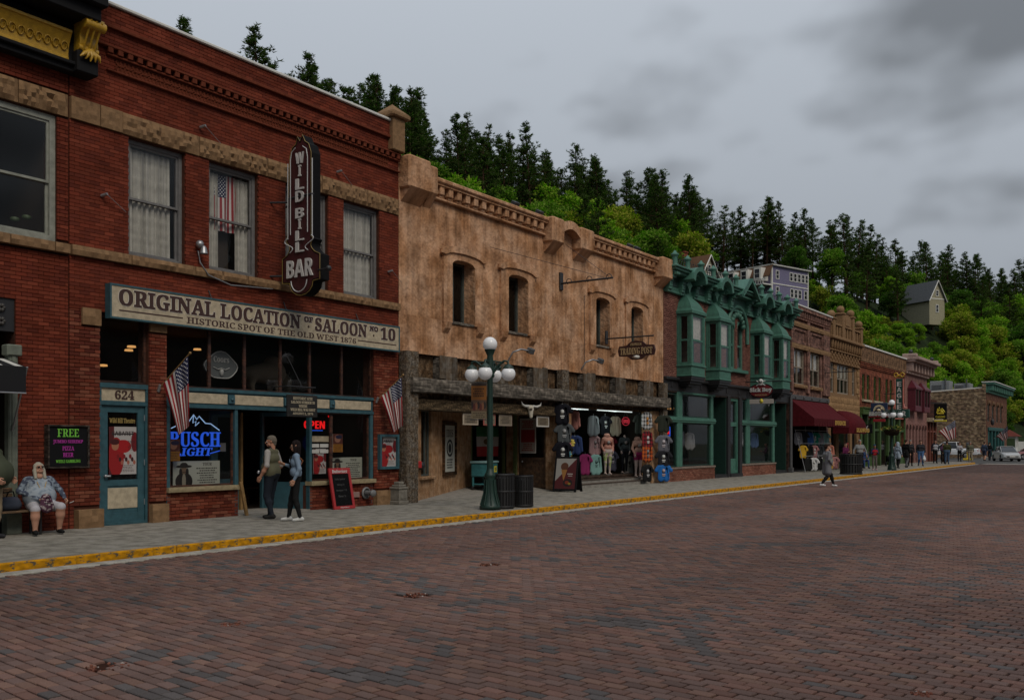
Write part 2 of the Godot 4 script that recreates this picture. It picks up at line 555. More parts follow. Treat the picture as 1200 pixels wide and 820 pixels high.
# ---------------------------------------------------------------- bodies: smooth joins of tapered limbs, meshed as surface nets
func net(mb: MB, bones: Array, h: float, k: float, xf := Transform3D()) -> void:      # bones: [a, b, radius a, radius b, colour, optional squash in z]
	var lo := Vector3(1e9, 1e9, 1e9)
	var hi := -lo
	for b in bones:
		var r: float = maxf(b[2], b[3]) + 2.5 * h
		for p: Vector3 in [b[0], b[1]]:
			lo = lo.min(p - Vector3(r, r, r))
			hi = hi.max(p + Vector3(r, r, r))
	var nx := int((hi.x - lo.x) / h) + 2
	var ny := int((hi.y - lo.y) / h) + 2
	var nz := int((hi.z - lo.z) / h) + 2
	var val := PackedFloat32Array()
	val.resize(nx * ny * nz)
	val.fill(1.0)
	var near := PackedFloat32Array()
	near.resize(nx * ny * nz)
	near.fill(1.0)
	var who := PackedInt32Array()
	who.resize(nx * ny * nz)
	for bi in bones.size():
		var bn: Array = bones[bi]
		var a: Vector3 = bn[0]
		var ab: Vector3 = bn[1] - a
		var ra: float = bn[2]
		var dr: float = bn[3] - ra
		var sq: float = bn[5] if bn.size() > 5 else 1.0
		var l2 := maxf(ab.length_squared(), 1e-9)
		var r := maxf(bn[2], bn[3]) + k + 1.8 * h
		var e: Vector3 = bn[1]
		var i0 := maxi(0, int((minf(a.x, e.x) - r - lo.x) / h))
		var i1 := mini(nx - 1, int((maxf(a.x, e.x) + r - lo.x) / h) + 1)
		var j0 := maxi(0, int((minf(a.y, e.y) - r - lo.y) / h))
		var j1 := mini(ny - 1, int((maxf(a.y, e.y) + r - lo.y) / h) + 1)
		var k0 := maxi(0, int((minf(a.z, e.z) - r - lo.z) / h))
		var k1 := mini(nz - 1, int((maxf(a.z, e.z) + r - lo.z) / h) + 1)
		for kk in range(k0, k1 + 1):
			for j in range(j0, j1 + 1):
				var row := (kk * ny + j) * nx
				for i in range(i0, i1 + 1):
					var p := Vector3(lo.x + i * h, lo.y + j * h, lo.z + kk * h) - a
					var t := clampf(p.dot(ab) / l2, 0.0, 1.0)
					var q := p - ab * t
					q.z /= sq
					var d := q.length() - (ra + dr * t)
					var at := row + i
					var o := val[at]
					if d < near[at]:
						near[at] = d
						who[at] = bi
					var w := maxf(k - absf(o - d), 0.0) / k
					val[at] = minf(o, d) - w * w * k * 0.25
	var cell := {}
	var pos := PackedVector3Array()
	var nor := PackedVector3Array()
	var cid := PackedInt32Array()
	var sx := 1
	var sy := nx
	var sz := nx * ny
	var off := [0, sx, sy, sx + sy, sz, sx + sz, sy + sz, sx + sy + sz]
	var edges := [[0, 1], [2, 3], [4, 5], [6, 7], [0, 2], [1, 3], [4, 6], [5, 7], [0, 4], [1, 5], [2, 6], [3, 7]]
	for kk in nz - 1:
		for j in ny - 1:
			for i in nx - 1:
				var at := (kk * ny + j) * nx + i
				if val[at] > 2.2 * h or val[at] < -2.2 * h:
					continue
				var ins := 0
				var w := [0.0, 0.0, 0.0, 0.0, 0.0, 0.0, 0.0, 0.0]
				for q in 8:
					w[q] = val[at + off[q]]
					if w[q] < 0.0: ins += 1
				if ins == 0 or ins == 8: continue
				var s := Vector3.ZERO
				var m := 0
				for ed in edges:
					var wa: float = w[ed[0]]
					var wb: float = w[ed[1]]
					if (wa < 0.0) != (wb < 0.0):
						var t := wa / (wa - wb)
						var pa := Vector3(ed[0] & 1, (ed[0] >> 1) & 1, (ed[0] >> 2) & 1)
						var pb := Vector3(ed[1] & 1, (ed[1] >> 1) & 1, (ed[1] >> 2) & 1)
						s += pa.lerp(pb, t)
						m += 1
				s /= m
				cell[at] = pos.size()
				pos.append(Vector3(lo.x + (i + s.x) * h, lo.y + (j + s.y) * h, lo.z + (kk + s.z) * h))
				nor.append(Vector3(w[1] + w[3] + w[5] + w[7] - w[0] - w[2] - w[4] - w[6], w[2] + w[3] + w[6] + w[7] - w[0] - w[1] - w[4] - w[5], w[4] + w[5] + w[6] + w[7] - w[0] - w[1] - w[2] - w[3]).normalized())
				cid.append(who[at])
	for at in cell:
		for ax in 3:
			var st: int = [sx, sy, sz][ax]
			var s1: int = [sy, sz, sx][ax]
			var s2: int = [sz, sx, sy][ax]
			var va := val[at]
			var vb := val[at + st]
			if (va < 0.0) == (vb < 0.0): continue
			if not (cell.has(at - s1) and cell.has(at - s2) and cell.has(at - s1 - s2)): continue
			var ids := [cell[at], cell[at - s1], cell[at - s1 - s2], cell[at - s2]]
			if va > 0.0: ids = [ids[0], ids[3], ids[2], ids[1]]
			for tr in [[0, 1, 2], [0, 2, 3]]:
				for q in [0, 2, 1]:
					var id: int = ids[tr[q]]
					mb.k = bones[cid[id]][4]
					mb.put(xf * pos[id], (xf.basis * nor[id]).normalized())

var SKIN := Color(0.46, 0.25, 0.17)

func head_bones(skin: Color) -> Array:
	var lip := Color(0.34, 0.12, 0.1)
	var white := Color(0.6, 0.58, 0.55)
	var dark := Color(0.04, 0.03, 0.03)
	var b := [[Vector3(0, 0.055, -0.02), Vector3(0, 0.06, 0.0), 0.082, 0.078, skin], [Vector3(0, 0.02, 0.022), Vector3(0, -0.05, 0.048), 0.062, 0.036, skin], [Vector3(-0.03, -0.035, 0.02), Vector3(0.03, -0.035, 0.02), 0.04, 0.04, skin],
		[Vector3(0, 0.03, 0.088), Vector3(0, -0.004, 0.106), 0.009, 0.014, skin], [Vector3(-0.04, 0.044, 0.076), Vector3(0.04, 0.044, 0.076), 0.012, 0.012, skin],
		[Vector3(-0.018, -0.033, 0.084), Vector3(0.018, -0.033, 0.084), 0.009, 0.009, lip], [Vector3(0, -0.02, -0.035), Vector3(0, -0.13, -0.03), 0.055, 0.056, skin]]
	for s in [-1.0, 1.0]:
		b.append([Vector3(s * 0.079, 0.035, -0.012), Vector3(s * 0.078, 0.0, -0.008), 0.017, 0.011, skin])
		b.append([Vector3(s * 0.03, 0.022, 0.077), Vector3(s * 0.03, 0.022, 0.077), 0.012, 0.012, white])
		b.append([Vector3(s * 0.03, 0.022, 0.085), Vector3(s * 0.03, 0.022, 0.085), 0.0075, 0.0075, dark])
	return b

func hand_bones(skin: Color, curl: float) -> Array:               # wrist at the origin, fingers towards -y, thumb towards +z, palm facing -x
	var b := [[Vector3(0, 0, 0), Vector3(0, -0.03, 0), 0.026, 0.028, skin]]
	for i in 4:
		var z := 0.03 - i * 0.02
		var l: float = [0.07, 0.078, 0.072, 0.056][i]
		var k0 := Vector3(0, -0.085, z)
		b.append([Vector3(0, -0.025, z * 0.7), k0, 0.016, 0.0125, skin])
		var k1 := k0 + Vector3(-sin(curl * 0.7), -cos(curl * 0.7), 0) * l * 0.5
		var k2 := k1 + Vector3(-sin(curl * 1.7), -cos(curl * 1.7), 0) * l * 0.5
		b.append([k0, k1, 0.0095, 0.0088, skin])
		b.append([k1, k2, 0.0088, 0.007, skin])
	var t1 := Vector3(-0.018, -0.06, 0.052)
	b.append([Vector3(-0.004, -0.02, 0.022), t1, 0.015, 0.011, skin])
	b.append([t1, t1 + Vector3(-0.012, -0.035, 0.008), 0.0105, 0.008, skin])
	return b

var hand_store := {}
var hair_store := {}

func stored(store: Dictionary, key: String, bones: Array, h: float, k: float) -> MB:
	if not store.has(key):
		var m := MB.new()
		m.tint = true
		net(m, bones, h, k)
		store[key] = m
	return store[key]

func append_mb(to: MB, from: MB, t: Transform3D, mirror := false) -> void:
	var b := t.basis
	for i in range(0, from.v.size(), 3):
		for q in ([0, 2, 1] if mirror else [0, 1, 2]):
			var p := from.v[i + q]
			var n := from.n[i + q]
			if mirror:
				p.x = -p.x
				n.x = -n.x
			to.k = from.c[i + q]
			to.put(t * p, (b * n).normalized())

func hair_mesh(style: String, col: Color) -> MB:
	var b := []
	var top := [[Vector3(0, 0.078, -0.03), Vector3(0, 0.082, 0.005), 0.083, 0.076, col], [Vector3(0, 0.03, -0.055), Vector3(0, -0.02, -0.06), 0.07, 0.05, col]]
	if style == "short":
		b = top
		for s in [-1.0, 1.0]: b.append([Vector3(s * 0.066, 0.07, -0.01), Vector3(s * 0.07, 0.03, -0.025), 0.022, 0.016, col])
	elif style == "long" or style == "bob":
		var low := -0.17 if style == "long" else -0.13
		b = top
		for s in [-1.0, 1.0]:
			b.append([Vector3(s * 0.06, 0.08, 0.02), Vector3(s * 0.082, -0.02, 0.0), 0.034, 0.032, col])
			b.append([Vector3(s * 0.082, -0.02, 0.0), Vector3(s * 0.09, low, -0.005), 0.036, 0.03, col])
		b.append([Vector3(-0.05, 0.0, -0.065), Vector3(-0.05, low - 0.02, -0.065), 0.05, 0.04, col])
		b.append([Vector3(0.05, 0.0, -0.065), Vector3(0.05, low - 0.02, -0.065), 0.05, 0.04, col])
	elif style == "bun":
		b = top + [[Vector3(0, 0.06, -0.12), Vector3(0, 0.05, -0.125), 0.04, 0.035, col]]
	elif style == "cap":
		b = [[Vector3(0, 0.083, -0.022), Vector3(0, 0.086, 0.0), 0.084, 0.08, col], [Vector3(-0.035, 0.085, 0.09), Vector3(0.035, 0.085, 0.09), 0.012, 0.012, col], [Vector3(-0.03, 0.08, 0.125), Vector3(0.03, 0.08, 0.125), 0.01, 0.01, col], [Vector3(0, 0.0, -0.06), Vector3(0, -0.03, -0.055), 0.05, 0.04, Color(0.08, 0.06, 0.05)]]
	elif style == "hood":
		b = [[Vector3(0, 0.07, -0.035), Vector3(0, 0.07, -0.01), 0.1, 0.092, col], [Vector3(0, 0.0, -0.06), Vector3(0, -0.1, -0.06), 0.085, 0.08, col]]
		for s in [-1.0, 1.0]: b.append([Vector3(s * 0.075, 0.05, 0.0), Vector3(s * 0.06, -0.08, 0.02), 0.035, 0.035, col])
	return stored(hair_store, style + str(col), b, 0.011, 0.02)

# A person. o: height, bulk, belly, top, sleeve ("long"/"short"/colour of the lower sleeve), pants, shin, shoe, skin, hair, hair_col, coat (length), arms and legs as joint positions, turn (head yaw), nod (head pitch)
func person(label: String, at: Vector3, yaw: float, o: Dictionary, group := "") -> Node3D:
	var g := thing("person", label, "person", Vector3.ZERO, group)
	var s: float = o.get("height", 1.72) / 1.72
	var w: float = o.get("bulk", 1.0)
	var skin: Color = o.get("skin", SKIN)
	var top: Color = o.top
	var pants: Color = o.pants
	var shin: Color = o.get("shin", pants)
	var shoe: Color = o.get("shoe", Color(0.02, 0.02, 0.02))
	var fore: Color = skin if o.get("sleeve", "long") is String and o.get("sleeve", "long") == "short" else (o.sleeve if o.get("sleeve", "long") is Color else top)
	var seat: float = o.get("hip", 0.9)                            # hip height; everything above moves with it
	var up := seat - 0.9
	var J := {"lk": Vector3(0.1, 0.48, 0.03), "la": Vector3(0.1, 0.09, 0), "rk": Vector3(-0.1, 0.48, 0.03), "ra": Vector3(-0.1, 0.09, 0), "le": Vector3(0.24 + 0.05 * (w - 1), 1.13 + up, -0.02), "lw": Vector3(0.25 + 0.06 * (w - 1), 0.88 + up, 0.06), "re": Vector3(-0.24 - 0.05 * (w - 1), 1.13 + up, -0.02), "rw": Vector3(-0.25 - 0.06 * (w - 1), 0.88 + up, 0.06)}
	J.merge(o.get("joints", {}), true)
	var lean: Vector3 = o.get("lean", Vector3.ZERO)
	var sh := Vector3(0, 1.4 + up, 0) + lean
	var ch := Vector3(0, 1.26 + up, 0.01) + lean * 0.7
	var be := Vector3(0, 1.07 + up, 0.02 + o.get("belly", 0.0) * 0.5) + lean * 0.3
	var pv := Vector3(0, 0.95 + up, 0)
	var X := Vector3.RIGHT
	var B := []
	B.append([pv - X * 0.07 * w, pv + X * 0.07 * w, 0.115 * w, 0.115 * w, pants])
	B.append([be - X * 0.05 * w, be + X * 0.05 * w, (0.115 + o.get("belly", 0.0)) * w, (0.115 + o.get("belly", 0.0)) * w, o.get("front", top)])
	B.append([ch - X * 0.075 * w, ch + X * 0.075 * w, 0.118 * w, 0.118 * w, o.get("front", top)])
	B.append([sh - X * 0.13 * w, sh + X * 0.13 * w, 0.07, 0.07, top])
	B.append([sh + Vector3(0, 0.0, 0), sh + Vector3(0, 0.1, 0.012), 0.06, 0.052, o.get("collar", skin)])
	if o.has("open"):                                             # the two fronts of an open jacket
		for q in [-1.0, 1.0]:
			B.append([be + Vector3(q * 0.12 * w, -0.06, 0.04), ch + Vector3(q * 0.1 * w, 0.04, 0.05), 0.075 * w, 0.07 * w, top])
			B.append([be + Vector3(q * 0.07 * w, 0.0, -0.05), ch + Vector3(q * 0.08 * w, 0.05, -0.04), 0.1 * w, 0.1 * w, top])
	if o.has("coat"):
		var cl: float = o.coat
		for q in [-1.0, 1.0]:
			B.append([pv + Vector3(q * 0.07 * w, 0.05, -0.01), pv + Vector3(q * 0.1 * w, -cl, -0.02), 0.115 * w, 0.12 * w, top])
	for q in [["l", 1.0], ["r", -1.0]]:
		var sd: float = q[1]
		var hipj := Vector3(sd * 0.09 * w, seat, 0)
		var kn: Vector3 = J[q[0] + "k"]
		var an: Vector3 = J[q[0] + "a"]
		var el: Vector3 = J[q[0] + "e"]
		var wr: Vector3 = J[q[0] + "w"]
		var shj := sh + Vector3(sd * 0.17 * w, -0.01, 0)
		B.append([hipj, kn, 0.092 * w, 0.066 * w, pants])
		B.append([kn, kn.lerp(an, 0.35), 0.062 * w, 0.062 * w, shin if o.get("shorts", false) == false else shin])
		B.append([kn.lerp(an, 0.35), an, 0.06 * w, 0.042, shin])
		var toe: Vector3 = o.get("toe", Vector3(0, 0, 1))
		B.append([an + Vector3(0, -0.035, 0) - toe * 0.04, an + Vector3(sd * 0.02, -0.05, 0) + toe * 0.14, 0.046, 0.036, shoe])
		B.append([shj, el, 0.06 * sqrt(w), 0.046 * sqrt(w), o.get("upper", top)])
		B.append([el, el.lerp(wr, 0.5), 0.044 * sqrt(w), 0.041, fore])
		B.append([el.lerp(wr, 0.5), wr, 0.041, 0.03, fore])
	for e in o.get("more", []): B.append(e)
	var mb := MB.new()
	mb.tint = true
	net(mb, B, o.get("cell", 0.024), 0.035)
	if o.has("speckle"):
		var fn := FastNoiseLite.new()
		fn.frequency = 11.0
		for i in mb.v.size():
			if mb.c[i] == top or mb.c[i] == o.get("front", top):
				if fn.get_noise_3dv(mb.v[i]) > 0.12: mb.c[i] = o.speckle
	# head
	var hb := Basis(Vector3.UP, o.get("turn", 0.0)) * Basis(Vector3.RIGHT, -o.get("nod", 0.0))
	var ht := Transform3D(hb, sh + Vector3(0, 0.19, 0.02) + lean * 0.15)
	append_mb(mb, stored(hand_store, "head" + str(skin), head_bones(skin), 0.0065, 0.012), ht)
	for q in [["l", false], ["r", true]]:
		var el: Vector3 = J[q[0] + "e"]
		var wr: Vector3 = J[q[0] + "w"]
		var dy := (el - wr).normalized()
		var dz := (Vector3(0, 0, 1) - dy * dy.z)
		dz = dz.normalized() if dz.length() > 0.2 else Vector3.UP.cross(dy).normalized()
		if o.has("thumb_" + q[0]):
			var tz: Vector3 = o["thumb_" + q[0]]
			dz = (tz - dy * tz.dot(dy)).normalized()
		append_mb(mb, stored(hand_store, "hand" + str(skin), hand_bones(skin, o.get("curl", 0.45)), 0.0055, 0.008), Transform3D(Basis(dy.cross(dz), dy, dz), wr), q[1])
	var cloth := flat("cloth_body", Color(1, 1, 1), 0.85)
	cloth.vertex_color_use_as_albedo = true
	obj("body", mb, cloth, g)
	if o.get("hair", "short") != "none":
		var hm := MB.new()
		hm.tint = true
		append_mb(hm, hair_mesh(o.get("hair", "short"), o.get("hair_col", Color(0.05, 0.03, 0.02))), ht)
		obj("hair" if o.get("hair", "short") != "cap" else "cap", hm, cloth, g)
	if o.has("glasses"):
		var gm := MB.new()
		for q in [-1.0, 1.0]:
			gm.ocbox(ht * Transform3D(Basis(), Vector3(q * 0.033, 0.022, 0.1)), Vector3(0.05, 0.034, 0.006), 0.003)
			gm.tube([ht * Vector3(q * 0.058, 0.028, 0.098), ht * Vector3(q * 0.084, 0.03, 0.0)], 0.003, 5)
		gm.tube([ht * Vector3(-0.01, 0.026, 0.103), ht * Vector3(0.01, 0.026, 0.103)], 0.003, 5)
		obj("glasses", gm, o.glasses, g)
	g.set_meta("head_at", ht)
	g.scale = Vector3.ONE * s
	g.rotation.y = yaw
	g.position = at
	return g

# ---------------------------------------------------------------- the scene
func _ready() -> void:
	rng.seed = 7
	var cam := Camera3D.new()
	cam.name = "camera"
	add_child(cam)
	cam.position = cam_at
	cam.rotation_degrees = Vector3(0, -55.15, 0)
	cam.projection = Camera3D.PROJECTION_FRUSTUM
	cam.near = 0.1
	cam.far = 3000.0
	cam.size = 0.1 * 820.0 / 1100.0
	cam.frustum_offset = Vector2(0, 0.1 * 109.0 / 1100.0)
	cam.current = true
	var env := Environment.new()
	env.background_mode = Environment.BG_SKY
	env.tonemap_mode = Environment.TONE_MAPPER_LINEAR
	env.tonemap_exposure = 1.0
	env.sdfgi_enabled = true
	env.ssao_enabled = true
	env.ssil_enabled = true
	var sky := Sky.new()
	var sm := PanoramaSkyMaterial.new()
	sm.panorama = overcast(1.72)
	sky.sky_material = sm
	env.sky = sky
	env.background_energy_multiplier = 1.0
	var we := WorldEnvironment.new()
	we.name = "world_environment"
	we.environment = env
	add_child(we)
	var sun := DirectionalLight3D.new()                            # the bright place in the overcast, high behind the camera
	sun.name = "sun"
	add_child(sun)
	sun.look_at_from_position(Vector3(-14, 34, 30), Vector3.ZERO)
	sun.light_energy = 0.46
	sun.light_color = Color(1.0, 0.96, 0.9)
	sun.light_angular_distance = 25.0
	sun.shadow_enabled = true
	make_textures()
	make_materials()
	ground()
	hill()
	opposite_row()
	neighbour_building()
	saloon()
	trading_post()
	green_building()
	far_buildings()
	hill_houses()
	trees()
	street_things()
	goods()
	vehicles()
	people()

func overcast(level: float) -> ImageTexture:                       # an overcast sky: brighter overhead than low down, with soft cloud
	var w := 1024
	var h := 512
	var f := FastNoiseLite.new()
	f.seed = 31
	f.frequency = 0.55
	f.fractal_octaves = 5
	f.fractal_gain = 0.5
	var d := PackedFloat32Array()
	d.resize(w * h * 3)
	for y in h:
		var el := (0.5 - (y + 0.5) / h) * PI
		var se := sin(el)
		var ce := cos(el)
		for x in w:
			var az := (float(x) + 0.5) / w * TAU
			var g := 0.0
			if se > 0.0:
				var t := 1.0 / (se + 0.16)
				var px := cos(az) * ce * t
				var pz := sin(az) * ce * t
				var c := f.get_noise_3d(px, pz, 0.3) + 0.35 * f.get_noise_3d(px * 0.5 + 9.0, pz * 0.5, 4.0)
				g = (0.118 + 0.22 * se) * clampf(0.95 + 2.1 * c + 0.8 * f.get_noise_3d(px * 3.0, pz * 3.0, 8.0) + 0.35 * f.get_noise_3d(px * 9.0, pz * 9.0, 2.0), 0.6, 1.45)
			else:
				g = 0.1
			var i := (y * w + x) * 3
			d[i] = g * 0.9 * level
			d[i + 1] = g * 0.985 * level
			d[i + 2] = g * 1.1 * level
	return ImageTexture.create_from_image(Image.create_from_data(w, h, false, Image.FORMAT_RGBF, d.to_byte_array()))

func make_materials() -> void:
	flat("brick_tint", Color(1, 1, 1), 0.95).vertex_color_use_as_albedo = true
	M.brick_tint.albedo_texture = T.grain
	M.brick_tint.uv1_triplanar = true
	M.brick_tint.uv1_world_triplanar = true
	M.brick_tint.uv1_scale = Vector3.ONE * 2.5
	M.brick_tint.normal_enabled = true
	M.brick_tint.normal_texture = T.rough_n
	M.brick_tint.normal_scale = 0.5
	flat("cloth_print", Color(1, 1, 1), 0.85).vertex_color_use_as_albedo = true
	flat("painted_metal", Color(1, 1, 1), 0.5).vertex_color_use_as_albedo = true
	pane_mat("glass", Color(0.02, 0.025, 0.025), 0.1)
	pane_mat("dark_glass", Color(0.01, 0.012, 0.013), 0.5)
	flat("black_iron", Color(0.018, 0.018, 0.02), 0.5)
	flat("steel", Color(0.35, 0.35, 0.36), 0.4, 0.7)
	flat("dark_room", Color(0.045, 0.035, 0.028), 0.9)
	flat("white_paint", Color(0.62, 0.61, 0.57), 0.6)
	worn("concrete", Color(0.42, 0.39, 0.345), 0.9, 2.2, Vector3(0.5, 0.5, 0.5), 0.4)
	worn("sandstone", Color(0.4, 0.24, 0.125), 0.92, 2.0, Vector3(0.9, 0.9, 0.9), 0.8)
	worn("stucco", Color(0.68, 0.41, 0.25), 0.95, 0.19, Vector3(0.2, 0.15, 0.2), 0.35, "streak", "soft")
	worn("old_wood", Color(0.36, 0.31, 0.255), 0.9, 0.8, Vector3(0.8, 0.8, 0.8), 0.6, "wood", "blotch")
	worn("brown_wood", Color(0.25, 0.13, 0.06), 0.8, 1.1, Vector3(0.8, 0.8, 0.8), 0.5, "wood", "mottle")
	worn("teal_paint", Color(0.052, 0.15, 0.185), 0.5, 2.0, Vector3(0.7, 0.7, 0.7), 0.15)
	worn("cream_paint", Color(0.74, 0.62, 0.43), 0.6, 2.0, Vector3(0.8, 0.8, 0.8), 0.15)
	worn("green_paint", Color(0.085, 0.255, 0.185), 0.6, 3.0, Vector3(0.7, 0.5, 0.7), 0.2)
	worn("dark_green_paint", Color(0.014, 0.055, 0.04), 0.5, 2.0, Vector3(0.7, 0.7, 0.7), 0.1)
	worn("grey_frame", Color(0.24, 0.23, 0.225), 0.6, 2.0, Vector3(0.7, 0.7, 0.7), 0.1)
	worn("curtain", Color(0.82, 0.79, 0.7), 0.9, 2.0, Vector3(0.6, 0.6, 0.6), 0.2)
	M.curtain.backlight_enabled = true
	M.curtain.backlight = Color(0.3, 0.3, 0.28)
	worn("red_brown_wood", Color(0.17, 0.06, 0.03), 0.6, 2.0, Vector3(0.7, 0.7, 0.7), 0.2, "wood", "blotch")
	worn("terracotta", Color(0.24, 0.06, 0.03), 0.9, 2.0, Vector3(0.8, 0.8, 0.8), 0.4)
	worn("roofing", Color(0.1, 0.1, 0.1), 0.95, 1.0, Vector3(0.3, 0.3, 0.3), 0.3)
	worn("gold", Color(0.8, 0.46, 0.035), 0.4, 2.5, Vector3(1, 1, 1), 0.6)
	worn("red_cloth", Color(0.13, 0.012, 0.018), 0.9, 2.5, Vector3(0.6, 0.6, 0.6), 0.3)

func ground() -> void:
	# bare ground to the horizon
	var b := MB.new()
	b.quad(Vector3(-1500, -0.06, 1500), Vector3(1500, -0.06, 1500), Vector3(1500, -0.06, -1500), Vector3(-1500, -0.06, -1500))
	struct(obj("ground", b, worn("earth", Color(0.13, 0.12, 0.085), 0.95, 0.4, Vector3(0.03, 0.03, 0.03), 0.5)))
	# the brick street: sand bed, then pavers laid across the street
	var cols := [Color(0.205, 0.115, 0.093), Color(0.19, 0.112, 0.093), Color(0.17, 0.11, 0.095), Color(0.215, 0.128, 0.1), Color(0.12, 0.105, 0.102), Color(0.182, 0.118, 0.102)]
	var srgb := []
	for c: Color in cols: srgb.append(c.linear_to_srgb())
	var road := group_node("brick_road", self)
	struct(road)
	b = MB.new()
	b.quad(Vector3(-60, -0.02, 30), Vector3(86, -0.02, 30), Vector3(86, -0.02, 4.3), Vector3(-60, -0.02, 4.3))
	obj("sand_bed", b, worn("joint_sand", Color(0.06, 0.022, 0.013), 1.0, 3.0, Vector3(0.5, 0.5, 0.5), 0.8), road)
	b = MB.new()
	b.quad(Vector3(60, -0.004, 21.5), Vector3(86, -0.004, 21.5), Vector3(86, -0.004, 4.45), Vector3(60, -0.004, 4.45))
	var fm := far_brick("far_pavers", srgb, lin(0.05, 0.02, 0.013), 0.195, 0.112, 9)
	fm.uv1_offset = Vector3(0.2, 0, 0.3)
	obj("far_paving", b, fm, road)
	var clump := FastNoiseLite.new()
	clump.seed = 5
	clump.frequency = 0.55
	clump.fractal_octaves = 3
	var patch := FastNoiseLite.new()
	patch.seed = 15
	patch.frequency = 0.16
	var proto := MB.new()                                          # a worn paver 1 x 1 x 1, its top edges rounded off
	var e := 0.035
	var f := 0.07
	var tp := [Vector3(-0.5 + e, 0, 0.5 - f), Vector3(0.5 - e, 0, 0.5 - f), Vector3(0.5 - e, 0, -0.5 + f), Vector3(-0.5 + e, 0, -0.5 + f)]
	var md := [Vector3(-0.5, -0.12, 0.5), Vector3(0.5, -0.12, 0.5), Vector3(0.5, -0.12, -0.5), Vector3(-0.5, -0.12, -0.5)]
	proto.quad(tp[0], tp[1], tp[2], tp[3])
	for i in 4:
		var j := (i + 1) % 4
		proto.quad(md[i], md[j], tp[j], tp[i])
		proto.quad(md[i] + Vector3(0, -0.88, 0), md[j] + Vector3(0, -0.88, 0), md[j], md[i])
	var pm := proto.mesh()
	var xf := []
	var cc := []
	var near := []
	var turn := Basis(Vector3.UP, PI / 2 - deg_to_rad(6.5))         # the long side lies across the street
	var cs := cos(deg_to_rad(-55.15))
	var L := 0.195
	var W := 0.112
	var fw := Vector3(0.8206, 0, -0.5714)
	var rt := Vector3(0.5714, 0, 0.8206)
	for j in range(-110, 720):
		for i in range(-125, 24):
			var lx := (i + (0.5 if j & 1 else 0.0)) * L
			var lz := j * W
			var p := turn * Vector3(lx, 0, lz)
			p.x += 0.0
			if p.z < 4.5 or p.z > 21.4 or p.x > 61.0: continue
			var q := p - cam_at
			q.y = 0
			var dep := q.dot(fw)
			if dep < 1.5 or absf(q.dot(rt)) > dep * 0.75 + 4.0: continue
			var h := clump.get_noise_2d(p.x, p.z) + rng.randf_range(-0.35, 0.35)
			var ci: int = 4 if h > 0.46 else rng.randi() % 6 if h < -0.3 else [0, 1, 2, 3, 5][rng.randi() % 5]
			var pt := patch.get_noise_2d(p.x, p.z)
			# places where pavers are broken out
			var hole := false
			for hp in HOLES:
				if Vector2(p.x - hp.x, (p.z - hp.y)).length() < hp.z * rng.randf_range(0.5, 1.15): hole = true
			if hole: continue
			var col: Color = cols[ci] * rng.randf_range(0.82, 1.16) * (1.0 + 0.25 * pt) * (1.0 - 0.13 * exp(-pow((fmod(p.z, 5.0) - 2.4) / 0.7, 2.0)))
			var tilt := Basis(Vector3(1, 0, 0), rng.randf_range(-0.012, 0.012)) * Basis(Vector3(0, 0, 1), rng.randf_range(-0.008, 0.008)) * Basis(Vector3.UP, rng.randf_range(-0.015, 0.015))
			var short := 1.0 - maxf(0.0, rng.randf_range(-0.5, 0.06))
			var t := Transform3D(tilt * turn * Basis.from_scale(Vector3((L - 0.019) * short, 0.05, W - rng.randf_range(0.014, 0.021))), Vector3(p.x, rng.randf_range(-0.004, 0.004), p.z))
			if dep < 9.2 and absf(q.dot(rt)) < dep * 0.56:
				near.append([dep, t, col, ci])
			else:
				xf.append(t); cc.append(col)
	near.sort_custom(func(a, b2): return a[0] < b2[0])
	for i in near.size():
		if i < 300:
			var key := "paver_%d_%d" % [near[i][3], i % 3]
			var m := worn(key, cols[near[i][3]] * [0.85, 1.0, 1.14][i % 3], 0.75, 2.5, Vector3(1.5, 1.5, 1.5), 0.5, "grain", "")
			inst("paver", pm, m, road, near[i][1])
		else:
			xf.append(near[i][1]); cc.append(near[i][2])
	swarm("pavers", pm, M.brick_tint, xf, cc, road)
	# rubble in the broken places
	b = MB.new()
	b.tint = true
	for hp in HOLES:
		for i in 60:
			var w := rng.randf() * TAU
			var r: float = sqrt(rng.randf()) * hp.z * 1.15
			var s := rng.randf_range(0.01, 0.032)
			b.k = Color(0.14, 0.055, 0.037) * rng.randf_range(0.5, 1.5) if rng.randf() < 0.95 else Color(0.3, 0.26, 0.24)
			b.ocbox(Transform3D(Basis.from_euler(Vector3(rng.randf() * 3, rng.randf() * 3, rng.randf() * 3)), Vector3(hp.x + cos(w) * r, rng.randf_range(-0.02, 0.002), hp.y + sin(w) * r * 0.8)), Vector3(s, s * 0.6, s * 0.8), s * 0.2)
	stuff(obj("brick_rubble", b, M.cloth_print))
	# gutter, kerb and pavement
	var gut := group_node("concrete_gutter", self)
	struct(gut)
	var kerb := group_node("yellow_kerb", self)
	struct(kerb)
	var pave := group_node("pavement", self)
	struct(pave)
	var km := flat("kerb_paint", Color(1, 1, 1), 0.8)
	km.albedo_texture = T.paint
	km.uv1_triplanar = true
	km.uv1_world_triplanar = true
	km.uv1_scale = Vector3(0.8, 1.6, 1.6)
	var sl := [worn("slab_1", Color(0.36, 0.335, 0.295), 0.9, 2.2, Vector3(0.31, 0.31, 0.31), 0.4, "grain", "spots"), worn("slab_2", Color(0.39, 0.36, 0.315), 0.9, 2.2, Vector3(0.31, 0.31, 0.31), 0.4, "grain", "spots"), worn("slab_3", Color(0.34, 0.32, 0.285), 0.9, 2.2, Vector3(0.31, 0.31, 0.31), 0.4, "grain", "spots")]
	var x := -3.0
	var n := 0
